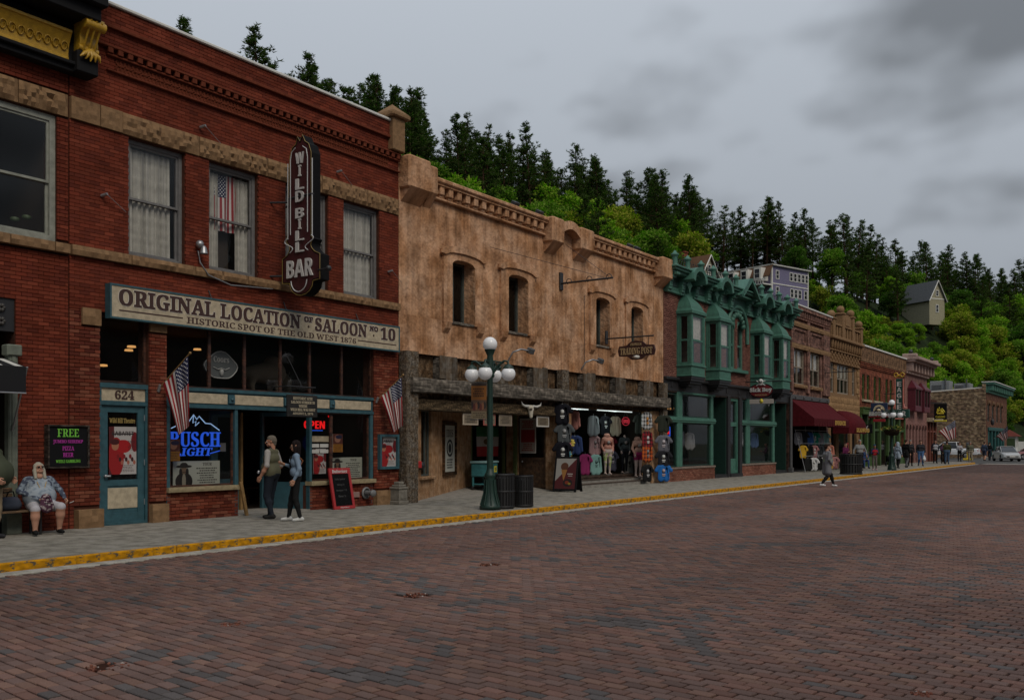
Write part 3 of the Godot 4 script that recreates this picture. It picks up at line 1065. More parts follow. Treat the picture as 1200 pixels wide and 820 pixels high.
	while x < 84.0:
		var x1 := x + 3.05
		b = MB.new()
		b.cbox(x, x1 - 0.012, -0.1, 0.128, 4.05, 4.12, 0.02)
		obj("kerb_stone", b, km, kerb)
		b = MB.new()
		b.cbox(x, x1 - 0.01, -0.1, 0.004, 4.12, 4.44, 0.006)
		obj("gutter_slab", b, worn("gutter_concrete", Color(0.52, 0.49, 0.44), 0.9, 2.2, Vector3(0.3, 0.3, 0.3), 0.4, "grain", "spots"), gut)
		for r in [[-0.3, 1.9], [1.9, 4.045]]:
			b = MB.new()
			b.cbox(x, x1 - 0.012, -0.1, 0.124 + rng.randf_range(0, 0.004), r[0], r[1] - 0.012, 0.006)
			obj("paving_slab", b, sl[rng.randi() % 3], pave)
		x = x1
	b = MB.new()                                                   # the kerb turns the corner at the side street
	var prev := Vector3.ZERO
	for i in 9:
		var w := PI / 2 * i / 8
		var p := Vector3(x + sin(w) * 3.0, 0, 1.02 + cos(w) * 3.0)
		if i > 0:
			var mid := (p + prev) / 2
			b.ocbox(Transform3D(Basis(Vector3.UP, atan2(-(p - prev).z, (p - prev).x)), mid + Vector3(0, 0.01, 0)), Vector3((p - prev).length() + 0.05, 0.23, 0.18), 0.02)
		prev = p
	obj("kerb_corner", b, km, kerb)
	b = MB.new()
	var poly := PackedVector2Array([Vector2(x, 0.3), Vector2(x, -3.93)])
	for i in 9: poly.append(Vector2(x + sin(PI / 2 * i / 8) * 2.9, -1.02 - cos(PI / 2 * i / 8) * 2.9))
	poly.append(Vector2(x + 2.9, 8.0))
	poly.append(Vector2(x + 0.0, 8.0))
	b.prism(poly, Transform3D(Basis(Vector3.RIGHT, -PI / 2), Vector3(0, 0.124, 0)), 0.2)
	obj("corner_slab", b, M.concrete, pave)
	# the side street and the street beyond it
	b = MB.new()
	b.quad(Vector3(86, -0.008, 30), Vector3(400, -0.008, 30), Vector3(400, -0.008, -22), Vector3(86, -0.008, -22))
	struct(obj("asphalt_road", b, worn("asphalt", Color(0.13, 0.125, 0.12), 0.9, 1.5, Vector3(0.1, 0.1, 0.1), 0.5)))
	b = MB.new()
	b.box(86.0, 89.0, -0.02, 0.0, 4.5, 21.4)
	struct(obj("concrete_crossing", b, M.concrete))
	b = MB.new()
	b.cbox(118, 170, -0.1, 0.12, -0.2, 2.4, 0.02)
	struct(obj("far_pavement", b, M.concrete))
	b = MB.new()
	b.cbox(-60, 92, -0.1, 0.124, 21.5, 26, 0.02)
	struct(obj("opposite_pavement", b, M.concrete))

const HOLES := [Vector3(1.75, 12.35, 0.3), Vector3(2.5, 12.0, 0.14), Vector3(4.2, 10.2, 0.16), Vector3(5.9, 9.6, 0.12), Vector3(8.2, 9.9, 0.16), Vector3(10.9, 9.0, 0.13), Vector3(7.3, 17.0, 0.12), Vector3(8.6, 16.4, 0.1), Vector3(5.0, 13.9, 0.08), Vector3(7.0, 15.6, 0.07)]

# ---------------------------------------------------------------- the hill
const RIDGE := [Vector2(-160, -95), Vector2(0, -84), Vector2(58, -74), Vector2(123, -69), Vector2(185, -50), Vector2(294, -15), Vector2(390, 60), Vector2(480, 200)]

func ridge_side(x: float, z: float) -> float:                      # distance from the ridge line, positive towards the street
	var best := 1e9
	var sgn := 1.0
	for i in RIDGE.size() - 1:
		var a: Vector2 = RIDGE[i]
		var b: Vector2 = RIDGE[i + 1]
		var p := Vector2(x, z)
		var t := clampf((p - a).dot(b - a) / (b - a).length_squared(), 0.0, 1.0)
		var q := a + (b - a) * t
		var d := p.distance_to(q)
		if d < best:
			best = d
			sgn = signf((b - a).cross(p - a))
	return best * sgn

var hill_noise := FastNoiseLite.new()

func hill_height(x: float, z: float) -> float:
	var t := ridge_side(x, z)
	var run := 47.0
	var top := 34.0 + 3.0 * hill_noise.get_noise_2d(x * 0.6, z * 0.6)
	var h := top if t < 0.0 else top * smoothstep(1.0, 0.0, clampf(t / run, 0.0, 1.0)) * 0.55 + top * 0.45 * (1.0 - clampf(t / run, 0.0, 1.0))
	return h + 1.2 * hill_noise.get_noise_2d(x * 3.0, z * 3.0) * clampf(h / 6.0, 0.0, 1.0) - 0.12

func hill() -> void:
	hill_noise.seed = 3
	hill_noise.frequency = 0.02
	var b := MB.new()
	var st := 5.0
	var nx := 118
	var nz := 60
	var g := []
	for j in nz + 1:
		var row := []
		for i in nx + 1:
			var x := -120.0 + i * st
			var z := -170.0 + j * st
			row.append(Vector3(x, hill_height(x, z), z))
		g.append(row)
	for j in nz:
		for i in nx:
			if g[j][i].y < -0.05 and g[j + 1][i + 1].y < -0.05 and g[j][i + 1].y < -0.05 and g[j + 1][i].y < -0.05: continue
			b.quad(g[j + 1][i], g[j + 1][i + 1], g[j][i + 1], g[j][i])
	struct(obj("hill", b, worn("hillside", Color(0.05, 0.085, 0.025), 0.95, 0.35, Vector3(0.04, 0.04, 0.04), 0.8, "mottle", "blotch")))

func V(x: float, y: float, z: float) -> Vector3:
	return Vector3(x, y, z)

var unit_brick: ArrayMesh
func brickwork(par: Node, x0: float, x1: float, y0: float, y1: float, z: float, holes: Array, pal: Array, sd: int, singles := 0, bl := 0.205, bh := 0.0715, joint := 0.009, called := "brickwork") -> void:
	if unit_brick == null:
		var p := N()
		p.ocbox(TF(Vector3.ZERO), Vector3.ONE, 0.04)
		unit_brick = p.mesh()
	var r := RandomNumberGenerator.new()
	r.seed = sd
	var tone := FastNoiseLite.new()
	tone.seed = sd
	tone.frequency = 0.5
	var xf := []
	var cc := []
	var all := []
	var off := -place_of(par)
	var rows := int(ceil((y1 - y0) / bh))
	for j in rows:
		var ya := y0 + j * bh
		var yb := minf(ya + bh, y1)
		var runs := [[x0, x1]]
		for h: Rect2 in holes:
			if h.position.y >= yb - 0.012 or h.end.y <= ya + 0.012: continue
			var nr := []
			for s in runs:
				if h.end.x <= s[0] or h.position.x >= s[1]:
					nr.append(s)
					continue
				if h.position.x > s[0]: nr.append([s[0], h.position.x])
				if h.end.x < s[1]: nr.append([h.end.x, s[1]])
			runs = nr
		for s in runs:
			var x: float = x0 + floor((s[0] - x0) / bl) * bl + (bl * 0.5 if j & 1 else 0.0)
			while x > s[0] + 1e-4: x -= bl
			while x < s[1] - 0.004:
				var a := maxf(x, s[0])
				var b := minf(x + bl, s[1])
				x += bl
				if b - a < 0.03: continue
				var mid := V((a + b) / 2, (ya + yb) / 2, z - 0.02 + r.randf_range(-0.0015, 0.0015))
				var t := Transform3D(Basis.from_scale(V(b - a - joint, yb - ya - joint, 0.05)), mid + off)
				var k := 1.0 + 0.35 * tone.get_noise_2d(mid.x * 0.6, mid.y * 0.9) + 0.22 * tone.get_noise_2d(mid.x * 4.0, mid.y * 1.2 + 50.0)
				var ci := r.randi() % pal.size()
				all.append([mid.distance_squared_to(cam_at), t, (pal[ci] as Color) * k * r.randf_range(0.85, 1.15), ci])
	if singles > 0:
		all.sort_custom(func(p, q): return p[0] < q[0])
	for i in all.size():
		if i < singles:
			var ci: int = all[i][3]
			var v := i * 7 % 3
			inst("brick", unit_brick, worn("single_brick_%d_%d_%d" % [sd, ci, v], (pal[ci] as Color) * [0.86, 1.0, 1.15][v], 0.9, 2.5, V(1, 1, 1), 0.5, "grain", ""), par, all[i][1])
		else:
			xf.append(all[i][1])
			cc.append(all[i][2])
	swarm(called, unit_brick, M.brick_tint, xf, cc, par)
func curtain(par: Node, x0: float, x1: float, y0: float, y1: float, z: float, folds := 7, m: Material = null) -> void:
	var b := N()
	var n := folds * 6
	var ph := x0 * 7.0
	for i in n:
		var p := []
		for q in [i, i + 1]:
			var s := float(q) / n
			p.append(V(lerpf(x0, x1, s), 0, z + 0.04 * sin(s * folds * TAU + ph) + 0.018 * sin(s * folds * TAU * 2.3 + ph * 2.0)))
		b.quad(V(p[0].x, y0, p[0].z), V(p[1].x, y0, p[1].z), V(p[1].x, y1, p[1].z * 0.5 + z * 0.5), V(p[0].x, y1, p[0].z * 0.5 + z * 0.5))
	obj("curtain", b, m if m else M.curtain, par)
func frame_bars(b: MB, x0: float, x1: float, y0: float, y1: float, z0: float, z1: float, w: float) -> void:
	b.box(x0, x0 + w, y0, y1, z0, z1)
	b.box(x1 - w, x1, y0, y1, z0, z1)
	b.box(x0 + w, x1 - w, y1 - w, y1, z0, z1)
	b.box(x0 + w, x1 - w, y0, y0 + w, z0, z1)
func sash_window(par: Node, x0: float, x1: float, y0: float, y1: float, z: float, m: Material, rail := 0.5, w := 0.07, glass := "glass") -> MeshInstance3D:
	var b := N()
	frame_bars(b, x0, x1, y0, y1, z - 0.12, z, w)
	var win := obj("window", b, m, par)
	var yr := lerpf(y0, y1, rail)
	for s in [[y0 + w, yr + 0.02, z - 0.085], [yr - 0.02, y1 - w, z - 0.045]]:
		b = N()
		frame_bars(b, x0 + w, x1 - w, s[0], s[1], s[2] - 0.018, s[2] + 0.018, 0.045)
		obj("sash", b, m, win)
		b = N()
		b.quad(V(x0 + w + 0.04, s[0] + 0.04, s[2]), V(x1 - w - 0.04, s[0] + 0.04, s[2]), V(x1 - w - 0.04, s[1] - 0.04, s[2]), V(x0 + w + 0.04, s[1] - 0.04, s[2]))
		obj("pane", b, M[glass], win)
	return win
func shop_pane(par: Node, x0: float, x1: float, y0: float, y1: float, z: float, m: Material, w := 0.05, called := "display_window") -> MeshInstance3D:
	var b := N()
	frame_bars(b, x0, x1, y0, y1, z - 0.05, z, w)
	var win := obj(called, b, m, par)
	b = N()
	b.quad(V(x0 + w, y0 + w, z - 0.025), V(x1 - w, y0 + w, z - 0.025), V(x1 - w, y1 - w, z - 0.025), V(x0 + w, y1 - w, z - 0.025))
	obj("pane", b, M.glass, win)
	return win
func shell(par: Node, x0: float, x1: float, y1: float, depth: float, m: Material, floors: Array, zf := -0.3) -> void:
	var b := N()
	b.box(x0, x0 + 0.25, 0, y1, -depth, zf - 0.002)
	b.box(x1 - 0.25, x1, 0, y1, -depth, zf - 0.002)
	b.box(x0 + 0.25, x1 - 0.25, 0, y1, -depth, -depth + 0.25)
	obj("rear_walls", b, m, par)
	b = N()
	b.box(x0 + 0.25, x1 - 0.25, y1 - 0.55, y1 - 0.4, -depth + 0.25, zf - 0.002)
	obj("roof", b, M.roofing, par)
	b = N()
	for f: float in floors: b.box(x0 + 0.25, x1 - 0.25, f - 0.25, f, -depth + 0.25, zf - 0.002)
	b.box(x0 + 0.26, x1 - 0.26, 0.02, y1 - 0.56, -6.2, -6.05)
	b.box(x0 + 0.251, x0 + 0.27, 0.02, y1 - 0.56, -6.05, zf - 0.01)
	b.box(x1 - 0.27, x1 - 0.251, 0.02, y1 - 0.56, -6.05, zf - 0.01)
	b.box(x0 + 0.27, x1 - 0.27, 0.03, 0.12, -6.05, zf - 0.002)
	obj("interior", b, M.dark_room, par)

func neighbour_building() -> void:
	var g := thing("brick_building", "red brick building with black and gold cornice at the left edge of the photo", "building", V(4, 0, 0))
	var b := N()
	var holes := [Rect2(7.9, 5.5, 1.62, 2.36), Rect2(4.2, 5.5, 2.3, 2.36), Rect2(1.0, 0.0, 7.75, 4.35)]
	b.wall(-4, 9.74, 0.1, 12.0, -0.02, 0.35, holes)
	obj("wall", b, worn("mortar_dark", Color(0.10, 0.045, 0.03), 0.95, 2.0, V(0.5, 0.5, 0.5), 0.3), g)
	shell(g, -4, 9.74, 12.0, 15, M.mortar_dark, [4.7], -0.38)
	var pal := [Color(0.2, 0.042, 0.022), Color(0.18, 0.036, 0.019), Color(0.23, 0.052, 0.028), Color(0.16, 0.034, 0.02)]
	var stone := [Rect2(4, 7.88, 6, 0.42), Rect2(4, 5.3, 6, 0.2)]
	brickwork(g, 6.6, 9.74, 0.12, 12.0, 0.012, holes + stone, pal, 41, 0)
	var nz := FastNoiseLite.new()
	nz.frequency = 0.6
	for s in [[5.0, 7.6], [7.62, 8.78], [8.8, 9.72]]:
		b = N()
		b.rock(s[0], s[1], 7.885, 8.3, -0.1, 0.07, 0.12, nz, 0.07)
		obj("lintel_stone", b, M.sandstone, g)
	for s in [[5.0, 7.4], [7.42, 8.6], [8.62, 9.42], [9.44, 9.72]]:
		b = N()
		b.rock(s[0], s[1], 5.31, 5.48, -0.1, 0.14, 0.05, nz)
		obj("sill_stone", b, M.sandstone, g)
	for w in [[7.9, 9.52], [4.2, 6.5]]:
		var win := sash_window(g, w[0], w[1], 5.5, 7.86, -0.05, worn("pale_frame", Color(0.42, 0.43, 0.36), 0.6, 2.0, V(0.7, 0.7, 0.7), 0.1), 0.47, 0.11)
		for q in 2:
			b = N()
			b.ball(V(w[1] - 0.35 - q * 0.22, 5.95 - q * 0.08, -0.4), 0.07, 8, V(1.4, 0.7, 1))
			obj("plant_leaf", b, flat("leaf_dull", Color(0.06, 0.09, 0.04), 0.6), win)
	
	var c := N()
	c.cbox(-4, 9.55, 9.85, 10.6, 0.02, 0.85, 0.02)
	c.cbox(-4, 9.5, 9.6, 9.85, 0.02, 0.7, 0.02)
	c.cbox(-4, 9.6, 8.68, 8.79, 0.02, 0.24, 0.015)
	c.cbox(-4, 9.62, 8.79, 8.86, 0.02, 0.32, 0.015)
	c.cbox(-4, 9.3, 8.86, 9.6, 0.02, 0.2, 0.02)
	c.cbox(-4, 9.6, 10.6, 11.2, 0.02, 1.25, 0.03)
	var cor := obj("cornice", c, flat("black_gloss", Color(0.012, 0.012, 0.013), 0.75), g)
	b = N()
	for i in 16:
		var y := 8.93 + i * 0.028
		var z0 := 0.22 + 0.13 * pow(i / 15.0, 2.0)
		b.quad(V(-4, y, z0), V(9.12, y, z0), V(9.12, y + 0.028, 0.22 + 0.13 * pow((i + 1) / 15.0, 2.0)), V(-4, y + 0.028, 0.22 + 0.13 * pow((i + 1) / 15.0, 2.0)))
	var fr := obj("gold_frieze", b, M.gold, cor)
	b = N()
	for i in 20:
		var x := 9.02 - i * 0.16
		var ring := []
		for q in 11:
			var w := TAU * q / 10 * 1.15
			var rr := 0.075 - q * 0.004
			ring.append(V(x + cos(w) * rr, 9.1 + sin(w) * rr * 1.3, 0.26 + 0.02 * sin(w)))
		b.tube(ring, 0.013, 5)
	obj("scrolls", b, M.gold, cor)
	b = N()
	b.cbox(-4, 9.12, 9.34, 9.4, 0.2, 0.37, 0.01)
	b.cbox(-4, 9.12, 8.87, 8.93, 0.2, 0.25, 0.01)
	obj("gold_fillet", b, M.gold, cor)
	var bracket := func(x: float, w: float, y0: float, y1: float, zo: float) -> void:
		var prof := PackedVector2Array()
		var h := y1 - y0
		for i in 25:
			var s := i / 24.0
			prof.append(W2(0.16 + zo * (0.35 + 0.65 * s) * (0.86 + 0.14 * sin(s * 9.0)), y0 + h * s))
		prof.append(W2(0.1, y1))
		prof.append(W2(0.1, y0))
		var m := N()
		m.prism(prof, Transform3D(Basis(V(0, 0, 1), V(0, 1, 0), V(-1, 0, 0)), V(x - w / 2, 0, 0)), w)
		m.tube([V(x - w / 2 - 0.02, y1 - 0.12, 0.16 + zo * 0.85), V(x + w / 2 + 0.02, y1 - 0.12, 0.16 + zo * 0.85)], 0.09 * (h / 0.6), 12)
		m.tube([V(x - w / 2 - 0.015, y0 + 0.08, 0.16 + zo * 0.4), V(x + w / 2 + 0.015, y0 + 0.08, 0.16 + zo * 0.4)], 0.06 * (h / 0.6), 10)
		for q in 3: m.tube([V(x + (q - 1) * w * 0.3, y0 + 0.03, 0.2 + zo * 0.36), V(x + (q - 1) * w * 0.3, (y0 + y1) / 2, 0.19 + zo * 0.68), V(x + (q - 1) * w * 0.3, y1 - 0.06, 0.17 + zo)], 0.022, 6)
		obj("gold_bracket", m, M.gold, cor)
	bracket.call(9.42, 0.36, 9.06, 9.66, 0.5)
	bracket.call(8.75, 0.2, 9.62, 9.86, 0.55)
	bracket.call(8.25, 0.2, 9.62, 9.86, 0.55)
	bracket.call(7.75, 0.2, 9.62, 9.86, 0.55)
	b = N()
	b.cbox(9.2, 9.62, 8.68, 9.08, 0.02, 0.4, 0.02)
	obj("end_block", b, M.black_gloss, cor)
	b = N()
	for q in 5:
		b.tube([V(9.42, 9.1, 0.42), V(9.42 + (q - 2) * 0.07, 9.0, 0.5), V(9.42 + (q - 2) * 0.1, 8.9 + absf(q - 2) * 0.02, 0.45)], [0.05, 0.045, 0.012], 6)
	obj("gold_leaf", b, M.gold, cor)
	b = N()
	for q in 8: b.tube([V(9.2, 10.12, 0.87), V(9.2 + cos(q * TAU / 8) * 0.13, 10.12 + sin(q * TAU / 8) * 0.13, 0.88)], [0.05, 0.03], 6)
	b.ball(V(9.2, 10.12, 0.88), 0.06, 8)
	obj("gold_rosette", b, M.gold, cor)
	cor.position.x += 0.5
	
	b = N()
	b.cbox(8.55, 8.72, 0.12, 3.4, 0.0, 0.17, 0.02)
	b.cbox(8.5, 8.77, 0.12, 0.5, 0.0, 0.22, 0.02)
	b.cbox(8.5, 8.77, 3.3, 3.5, 0.0, 0.22, 0.02)
	b.cbox(8.6, 8.67, 0.5, 3.3, 0.16, 0.19, 0.01)
	obj("iron_column", b, worn("pale_green_iron", Color(0.24, 0.27, 0.21), 0.6, 2.0, V(0.7, 0.7, 0.7), 0.2), g)
	b = N()
	b.box(1.0, 8.74, 3.75, 4.35, -0.2, -0.02)
	obj("sign_band", b, M.black_iron, g)
	for q in 2:
		b = N()
		for w in 6: b.ball(V(8.5 + cos(w * TAU / 6) * 0.045, 3.92 + q * 0.24 + sin(w * TAU / 6) * 0.045, 0.0), 0.04, 6)
		obj("iron_rosette", b, flat("iron_grey", Color(0.05, 0.045, 0.04), 0.6), g)
	for s in [[4.5, 6.5], [6.55, 8.5]]:
		shop_pane(g, s[0], s[1], 0.6, 3.5, -0.15, M.black_iron)
	b = N()
	b.box(1.0, 8.74, 0.12, 0.6, -0.3, -0.12)
	obj("bulkhead", b, M.black_iron, g)
	
	b = N()
	b.quad(V(5.5, 3.05, 1.0), V(8.42, 3.05, 1.0), V(8.6, 3.24, 0.05), V(5.5, 3.24, 0.05))
	b.quad(V(5.5, 3.22, 0.03), V(8.6, 3.22, 0.03), V(8.42, 3.03, 0.98), V(5.5, 3.03, 0.98))
	b.quad(V(5.5, 2.6, 1.0), V(8.42, 2.6, 1.0), V(8.42, 3.05, 1.0), V(5.5, 3.05, 1.0))
	b.quad(V(8.42, 2.6, 1.0), V(8.6, 2.7, 0.05), V(8.6, 3.24, 0.05), V(8.42, 3.05, 1.0))
	var aw := obj("awning", b, flat("black_canvas", Color(0.018, 0.018, 0.02), 0.9), g)
	b = N()
	for i in 9:
		var x := 8.36 - i * 0.33
		b.quad(V(x - 0.13, 3.056, 1.003), V(x, 3.056, 1.003), V(x + 0.16, 3.248, 0.055), V(x + 0.02, 3.248, 0.055))
	obj("white_stripes", b, M.white_paint, aw)
	b = N()
	b.tube([V(8.44, 3.05, 1.0), V(8.62, 1.9, 0.12)], 0.018, 6)
	b.tube([V(8.42, 2.6, 1.0), V(5.5, 2.6, 1.0)], 0.015, 6)
	obj("awning_arm", b, M.steel, aw)

func saloon() -> void:
	var g := thing("saloon_building", "two-storey red brick saloon with sandstone window bands and teal shopfront", "building", V(14.4, 0, 0))
	var b := N()
	var wins := [[11.0, 12.31], [12.92, 14.25], [15.07, 16.44], [16.97, 18.28]]
	var holes := [Rect2(10.39, 0, 1.07, 4.3), Rect2(11.87, 0, 6.2, 4.3)]
	for w in wins: holes.append(Rect2(w[0], 5.5, w[1] - w[0], 2.36))
	b.wall(9.76, 19.03, 0.1, 10.3, -0.02, 0.35, holes)
	obj("wall", b, worn("mortar_red", Color(0.13, 0.05, 0.032), 0.95, 2.0, V(0.5, 0.5, 0.5), 0.3), g)
	shell(g, 9.76, 19.03, 10.3, 15, M.mortar_red, [4.7], -0.38)
	var pal := [Color(0.215, 0.045, 0.024), Color(0.19, 0.04, 0.021), Color(0.24, 0.055, 0.03), Color(0.165, 0.037, 0.022)]
	var low := [Color(0.2, 0.045, 0.024), Color(0.17, 0.038, 0.022), Color(0.23, 0.06, 0.034), Color(0.14, 0.033, 0.021), Color(0.26, 0.085, 0.05)]
	var skip := [Rect2(9.7, 7.88, 9.4, 0.42), Rect2(9.7, 5.31, 9.4, 0.19), Rect2(10.72, 9.06, 7.9, 0.26)]
	brickwork(g, 9.76, 19.03, 4.3, 9.9, 0.012, holes + skip, pal, 42, 0, 0.205, 0.0715, 0.007)
	var stones := [Rect2(10.0, 4.0, 0.4, 0.36), Rect2(9.85, 0.0, 0.54, 0.5), Rect2(11.46, 0.0, 0.42, 0.52), Rect2(18.07, 0.0, 0.6, 0.5), Rect2(11.46, 4.0, 0.4, 0.2)]
	brickwork(g, 9.76, 19.03, 0.12, 4.3, 0.012, holes + stones, low, 43, 300, 0.205, 0.0715, 0.011)
	brickwork(g, 9.76, 19.03, 9.93, 10.3, 0.06, [], pal, 44, 0, 0.205, 0.0715, 0.008)
	var nz := FastNoiseLite.new()
	nz.frequency = 0.6
	
	for s in [[9.77, 10.35], [10.37, 10.83], [10.85, 12.64], [12.66, 14.5], [14.52, 16.2], [16.22, 17.8], [17.82, 19.02]]:
		b = N()
		b.rock(s[0], s[1], 7.885, 8.3, -0.1, 0.08, 0.1 if s[0] > 10.8 else 0.03, nz, 0.07)
		obj("lintel_stone", b, M.sandstone, g)
	for s in [[9.77, 11.0], [11.02, 12.5], [12.52, 13.9], [13.92, 15.2], [15.22, 16.6], [16.62, 17.9], [17.92, 19.02]]:
		b = N()
		b.rock(s[0], s[1], 5.31, 5.495, -0.1, 0.13, 0.07, nz, 0.07)
		obj("sill_stone", b, M.sandstone, g)
	for s in [[10.0, 10.385, 4.02, 4.34, 0.07], [9.87, 10.385, 0.12, 0.48, 0.16], [11.475, 11.86, 0.12, 0.5, 0.12], [18.08, 18.6, 0.12, 0.5, 0.14], [11.47, 11.86, 4.02, 4.18, 0.05]]:
		b = N()
		b.rock(s[0], s[1], s[2], s[3], -0.1, s[4], 0.04, nz)
		obj("pier_stone", b, M.sandstone, g)
	
	b = N()
	b.cbox(9.76, 19.03, 9.86, 9.93, -0.02, 0.1, 0.01)
	b.cbox(9.76, 19.03, 9.47, 9.51, -0.02, 0.13, 0.01)
	b.cbox(10.5, 19.03, 9.32, 9.36, -0.02, 0.09, 0.01)
	b.cbox(10.5, 19.03, 9.02, 9.06, -0.02, 0.09, 0.01)
	obj("cornice", b, M.terracotta, g)
	b = N()
	b.cbox(9.7, 19.06, 10.3, 10.37, -0.42, 0.12, 0.015)
	obj("coping", b, M.white_paint, g)
	var dm := N()
	dm.cbox(-0.055, 0.055, 0, 0.11, -0.05, 0.12, 0.008)
	var dmesh := dm.mesh()
	var x := 10.55
	while x < 18.95:
		inst("dentil", dmesh, M.terracotta, g, TF(V(x, 9.365, 0) - g.position))
		x += 0.215
	
	b = N()
	b.box(10.72, 18.62, 9.06, 9.32, -0.02, 0.02)
	var fr := obj("frieze", b, M.terracotta, g)
	var tm := N()
	for q in 2:
		for s in [-1.0, 1.0]:
			var ring := []
			for i in 13: ring.append(V(s * 0.045 + cos(TAU * i / 12) * 0.055, -0.06 + q * 0.12 + sin(TAU * i / 12) * 0.055, 0))
			tm.tube(ring, 0.012, 4, false)
	tm.ball(V(0, 0, 0), 0.025, 6)
	var tmesh := tm.mesh()
	for i in 44: inst("frieze_tile", tmesh, M.terracotta, fr, TF(V(10.81 + i * 0.1785, 9.19, 0.03) - g.position))
	
	b = N()
	b.cbox(18.62, 19.1, 9.55, 10.42, -0.3, 0.2, 0.02)
	b.cbox(18.5, 19.22, 10.42, 10.55, -0.42, 0.3, 0.03)
	var mid := V(18.86, 10.85, -0.06)
	var cs := [V(18.52, 10.55, 0.28), V(19.2, 10.55, 0.28), V(19.2, 10.55, -0.4), V(18.52, 10.55, -0.4)]
	for i in 4: b.tri(cs[i], cs[(i + 1) % 4], mid)
	obj("stone_finial", b, M.sandstone, g)
	
	for i in 4:
		var w: Array = wins[i]
		var win := sash_window(g, w[0], w[1], 5.5, 7.86, -0.1, M.grey_frame, 0.5, 0.08)
		if i == 1:
			curtain(win, w[0] + 0.1, w[0] + 0.42, 5.6, 7.7, -0.24, 3)
			curtain(win, w[1] - 0.46, w[1] - 0.1, 5.6, 7.7, -0.24, 3)
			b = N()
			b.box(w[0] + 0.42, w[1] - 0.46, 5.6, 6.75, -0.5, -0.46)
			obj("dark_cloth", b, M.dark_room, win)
		else:
			curtain(win, w[0] + 0.09, w[1] - (0.22 if i == 0 else 0.1), 5.62 if i != 3 else 5.6, 7.72, -0.24, 8)
	var fl := flag_sheet(0.66, 1.25, 5, 0.03, true)
	var f := inst("window_flag", fl, picture("flag_print", flag_image()), self, TF(V(13.22, 7.72, -0.27)))
	tag(f, "striped flag hanging vertically behind the second upstairs saloon window", "flag")
	
	var teal: Material = M.teal_paint
	
	b = N()
	frame_bars(b, 10.4, 11.455, 0.13, 2.58, -0.16, -0.04, 0.05)
	b.box(10.4, 11.455, 2.84, 2.93, -0.16, -0.02)
	b.box(10.4, 11.455, 2.5, 2.585, -0.16, -0.03)
	b.box(10.4, 10.44, 2.58, 2.84, -0.16, -0.03)
	b.box(11.41, 11.455, 2.58, 2.84, -0.16, -0.03)
	var door := obj("door", b, teal, g)
	b = N()
	var ds := [[10.46, 10.6], [11.26, 11.4]]
	for s in ds: b.box(s[0], s[1], 0.14, 2.5, -0.13, -0.08)
	b.box(10.6, 11.26, 2.36, 2.5, -0.13, -0.08)
	b.box(10.6, 11.26, 0.9, 1.02, -0.13, -0.08)
	b.box(10.6, 11.26, 0.14, 0.36, -0.13, -0.08)
	b.box(10.6, 11.26, 0.36, 0.9, -0.13, -0.1)
	obj("door_leaf", b, teal, door)
	b = N()
	b.cbox(10.6, 11.26, 0.45, 0.86, -0.1, -0.088, 0.004)
	obj("kick_panel", b, M.cream_paint, door)
	b = N()
	b.box(10.44, 11.41, 2.585, 2.84, -0.12, -0.06)
	obj("number_panel", b, M.cream_paint, door)
	letters("624", flat("sign_brown", Color(0.045, 0.018, 0.014), 0.7), door, V(10.95, 2.71, -0.058), 0.42, 0.17)
	b = N()
	b.quad(V(10.6, 1.02, -0.105), V(11.26, 1.02, -0.105), V(11.26, 2.36, -0.105), V(10.6, 2.36, -0.105))
	obj("door_glass", b, M.glass, door)
	letters("Wild Bill Theatre", flat("gilt_letter", Color(0.35, 0.25, 0.08), 0.5), door, V(10.93, 2.2, -0.1), 0.56, 0.1, Basis(), "Droid Serif", 700, 0.004)
	poster(door, V(10.94, 1.6, -0.098), 0.6, 0.95, "cabaret")
	b = N()
	b.tube([V(10.53, 1.1, -0.08), V(10.53, 1.1, -0.02), V(10.62, 1.1, -0.01)], 0.02, 8)
	b.ball(V(10.53, 1.1, -0.03), 0.035, 10)
	obj("door_handle", b, M.steel, door)
	for y in [0.5, 1.3, 2.2]:
		b = N()
		b.tube([V(11.405, y, -0.07), V(11.405, y + 0.12, -0.07)], 0.012, 6)
		obj("hinge", b, M.steel, door)
	shop_pane(g, 10.4, 11.455, 2.93, 4.28, -0.1, M.red_brown_wood, 0.05, "transom_window")
	
	var tx := [11.88, 13.0, 13.95, 15.0, 15.92, 17.0, 18.06]
	for i in 6:
		shop_pane(g, tx[i], tx[i + 1], 2.93, 4.28, -0.08, M.red_brown_wood, 0.035, "transom_window")
	b = N()
	b.box(11.88, 18.06, 2.5, 2.56, -0.2, 0.02)
	b.box(11.88, 18.06, 2.86, 2.93, -0.2, 0.02)
	b.box(11.88, 18.06, 2.56, 2.86, -0.2, -0.02)
	var band := obj("shopfront_band", b, teal, g)
	for s in [[11.95, 13.42], [13.62, 15.02], [15.22, 16.5], [16.68, 17.98]]:
		b = N()
		b.cbox(s[0], s[1], 2.6, 2.82, -0.03, 0.0, 0.008)
		obj("cream_panel", b, M.cream_paint, band)
	for xx in [13.52, 15.12, 16.59]:
		b = N()
		b.cbox(xx - 0.08, xx + 0.08, 2.62, 2.8, -0.03, 0.03, 0.008)
		b.ball(V(xx, 2.71, 0.03), 0.04, 8)
		obj("rosette_block", b, teal, band)
	
	var posts := N()
	posts.cbox(11.88, 11.96, 0.12, 2.5, -0.14, 0.0, 0.008)
	posts.cbox(13.62, 13.7, 0.12, 2.5, -0.14, 0.0, 0.008)
	posts.cbox(15.84, 15.92, 0.12, 2.5, -0.14, 0.0, 0.008)
	posts.cbox(17.96, 18.06, 0.12, 2.5, -0.14, 0.0, 0.008)
	posts.cbox(13.9, 13.98, 0.12, 2.5, -1.3, -1.2, 0.008)
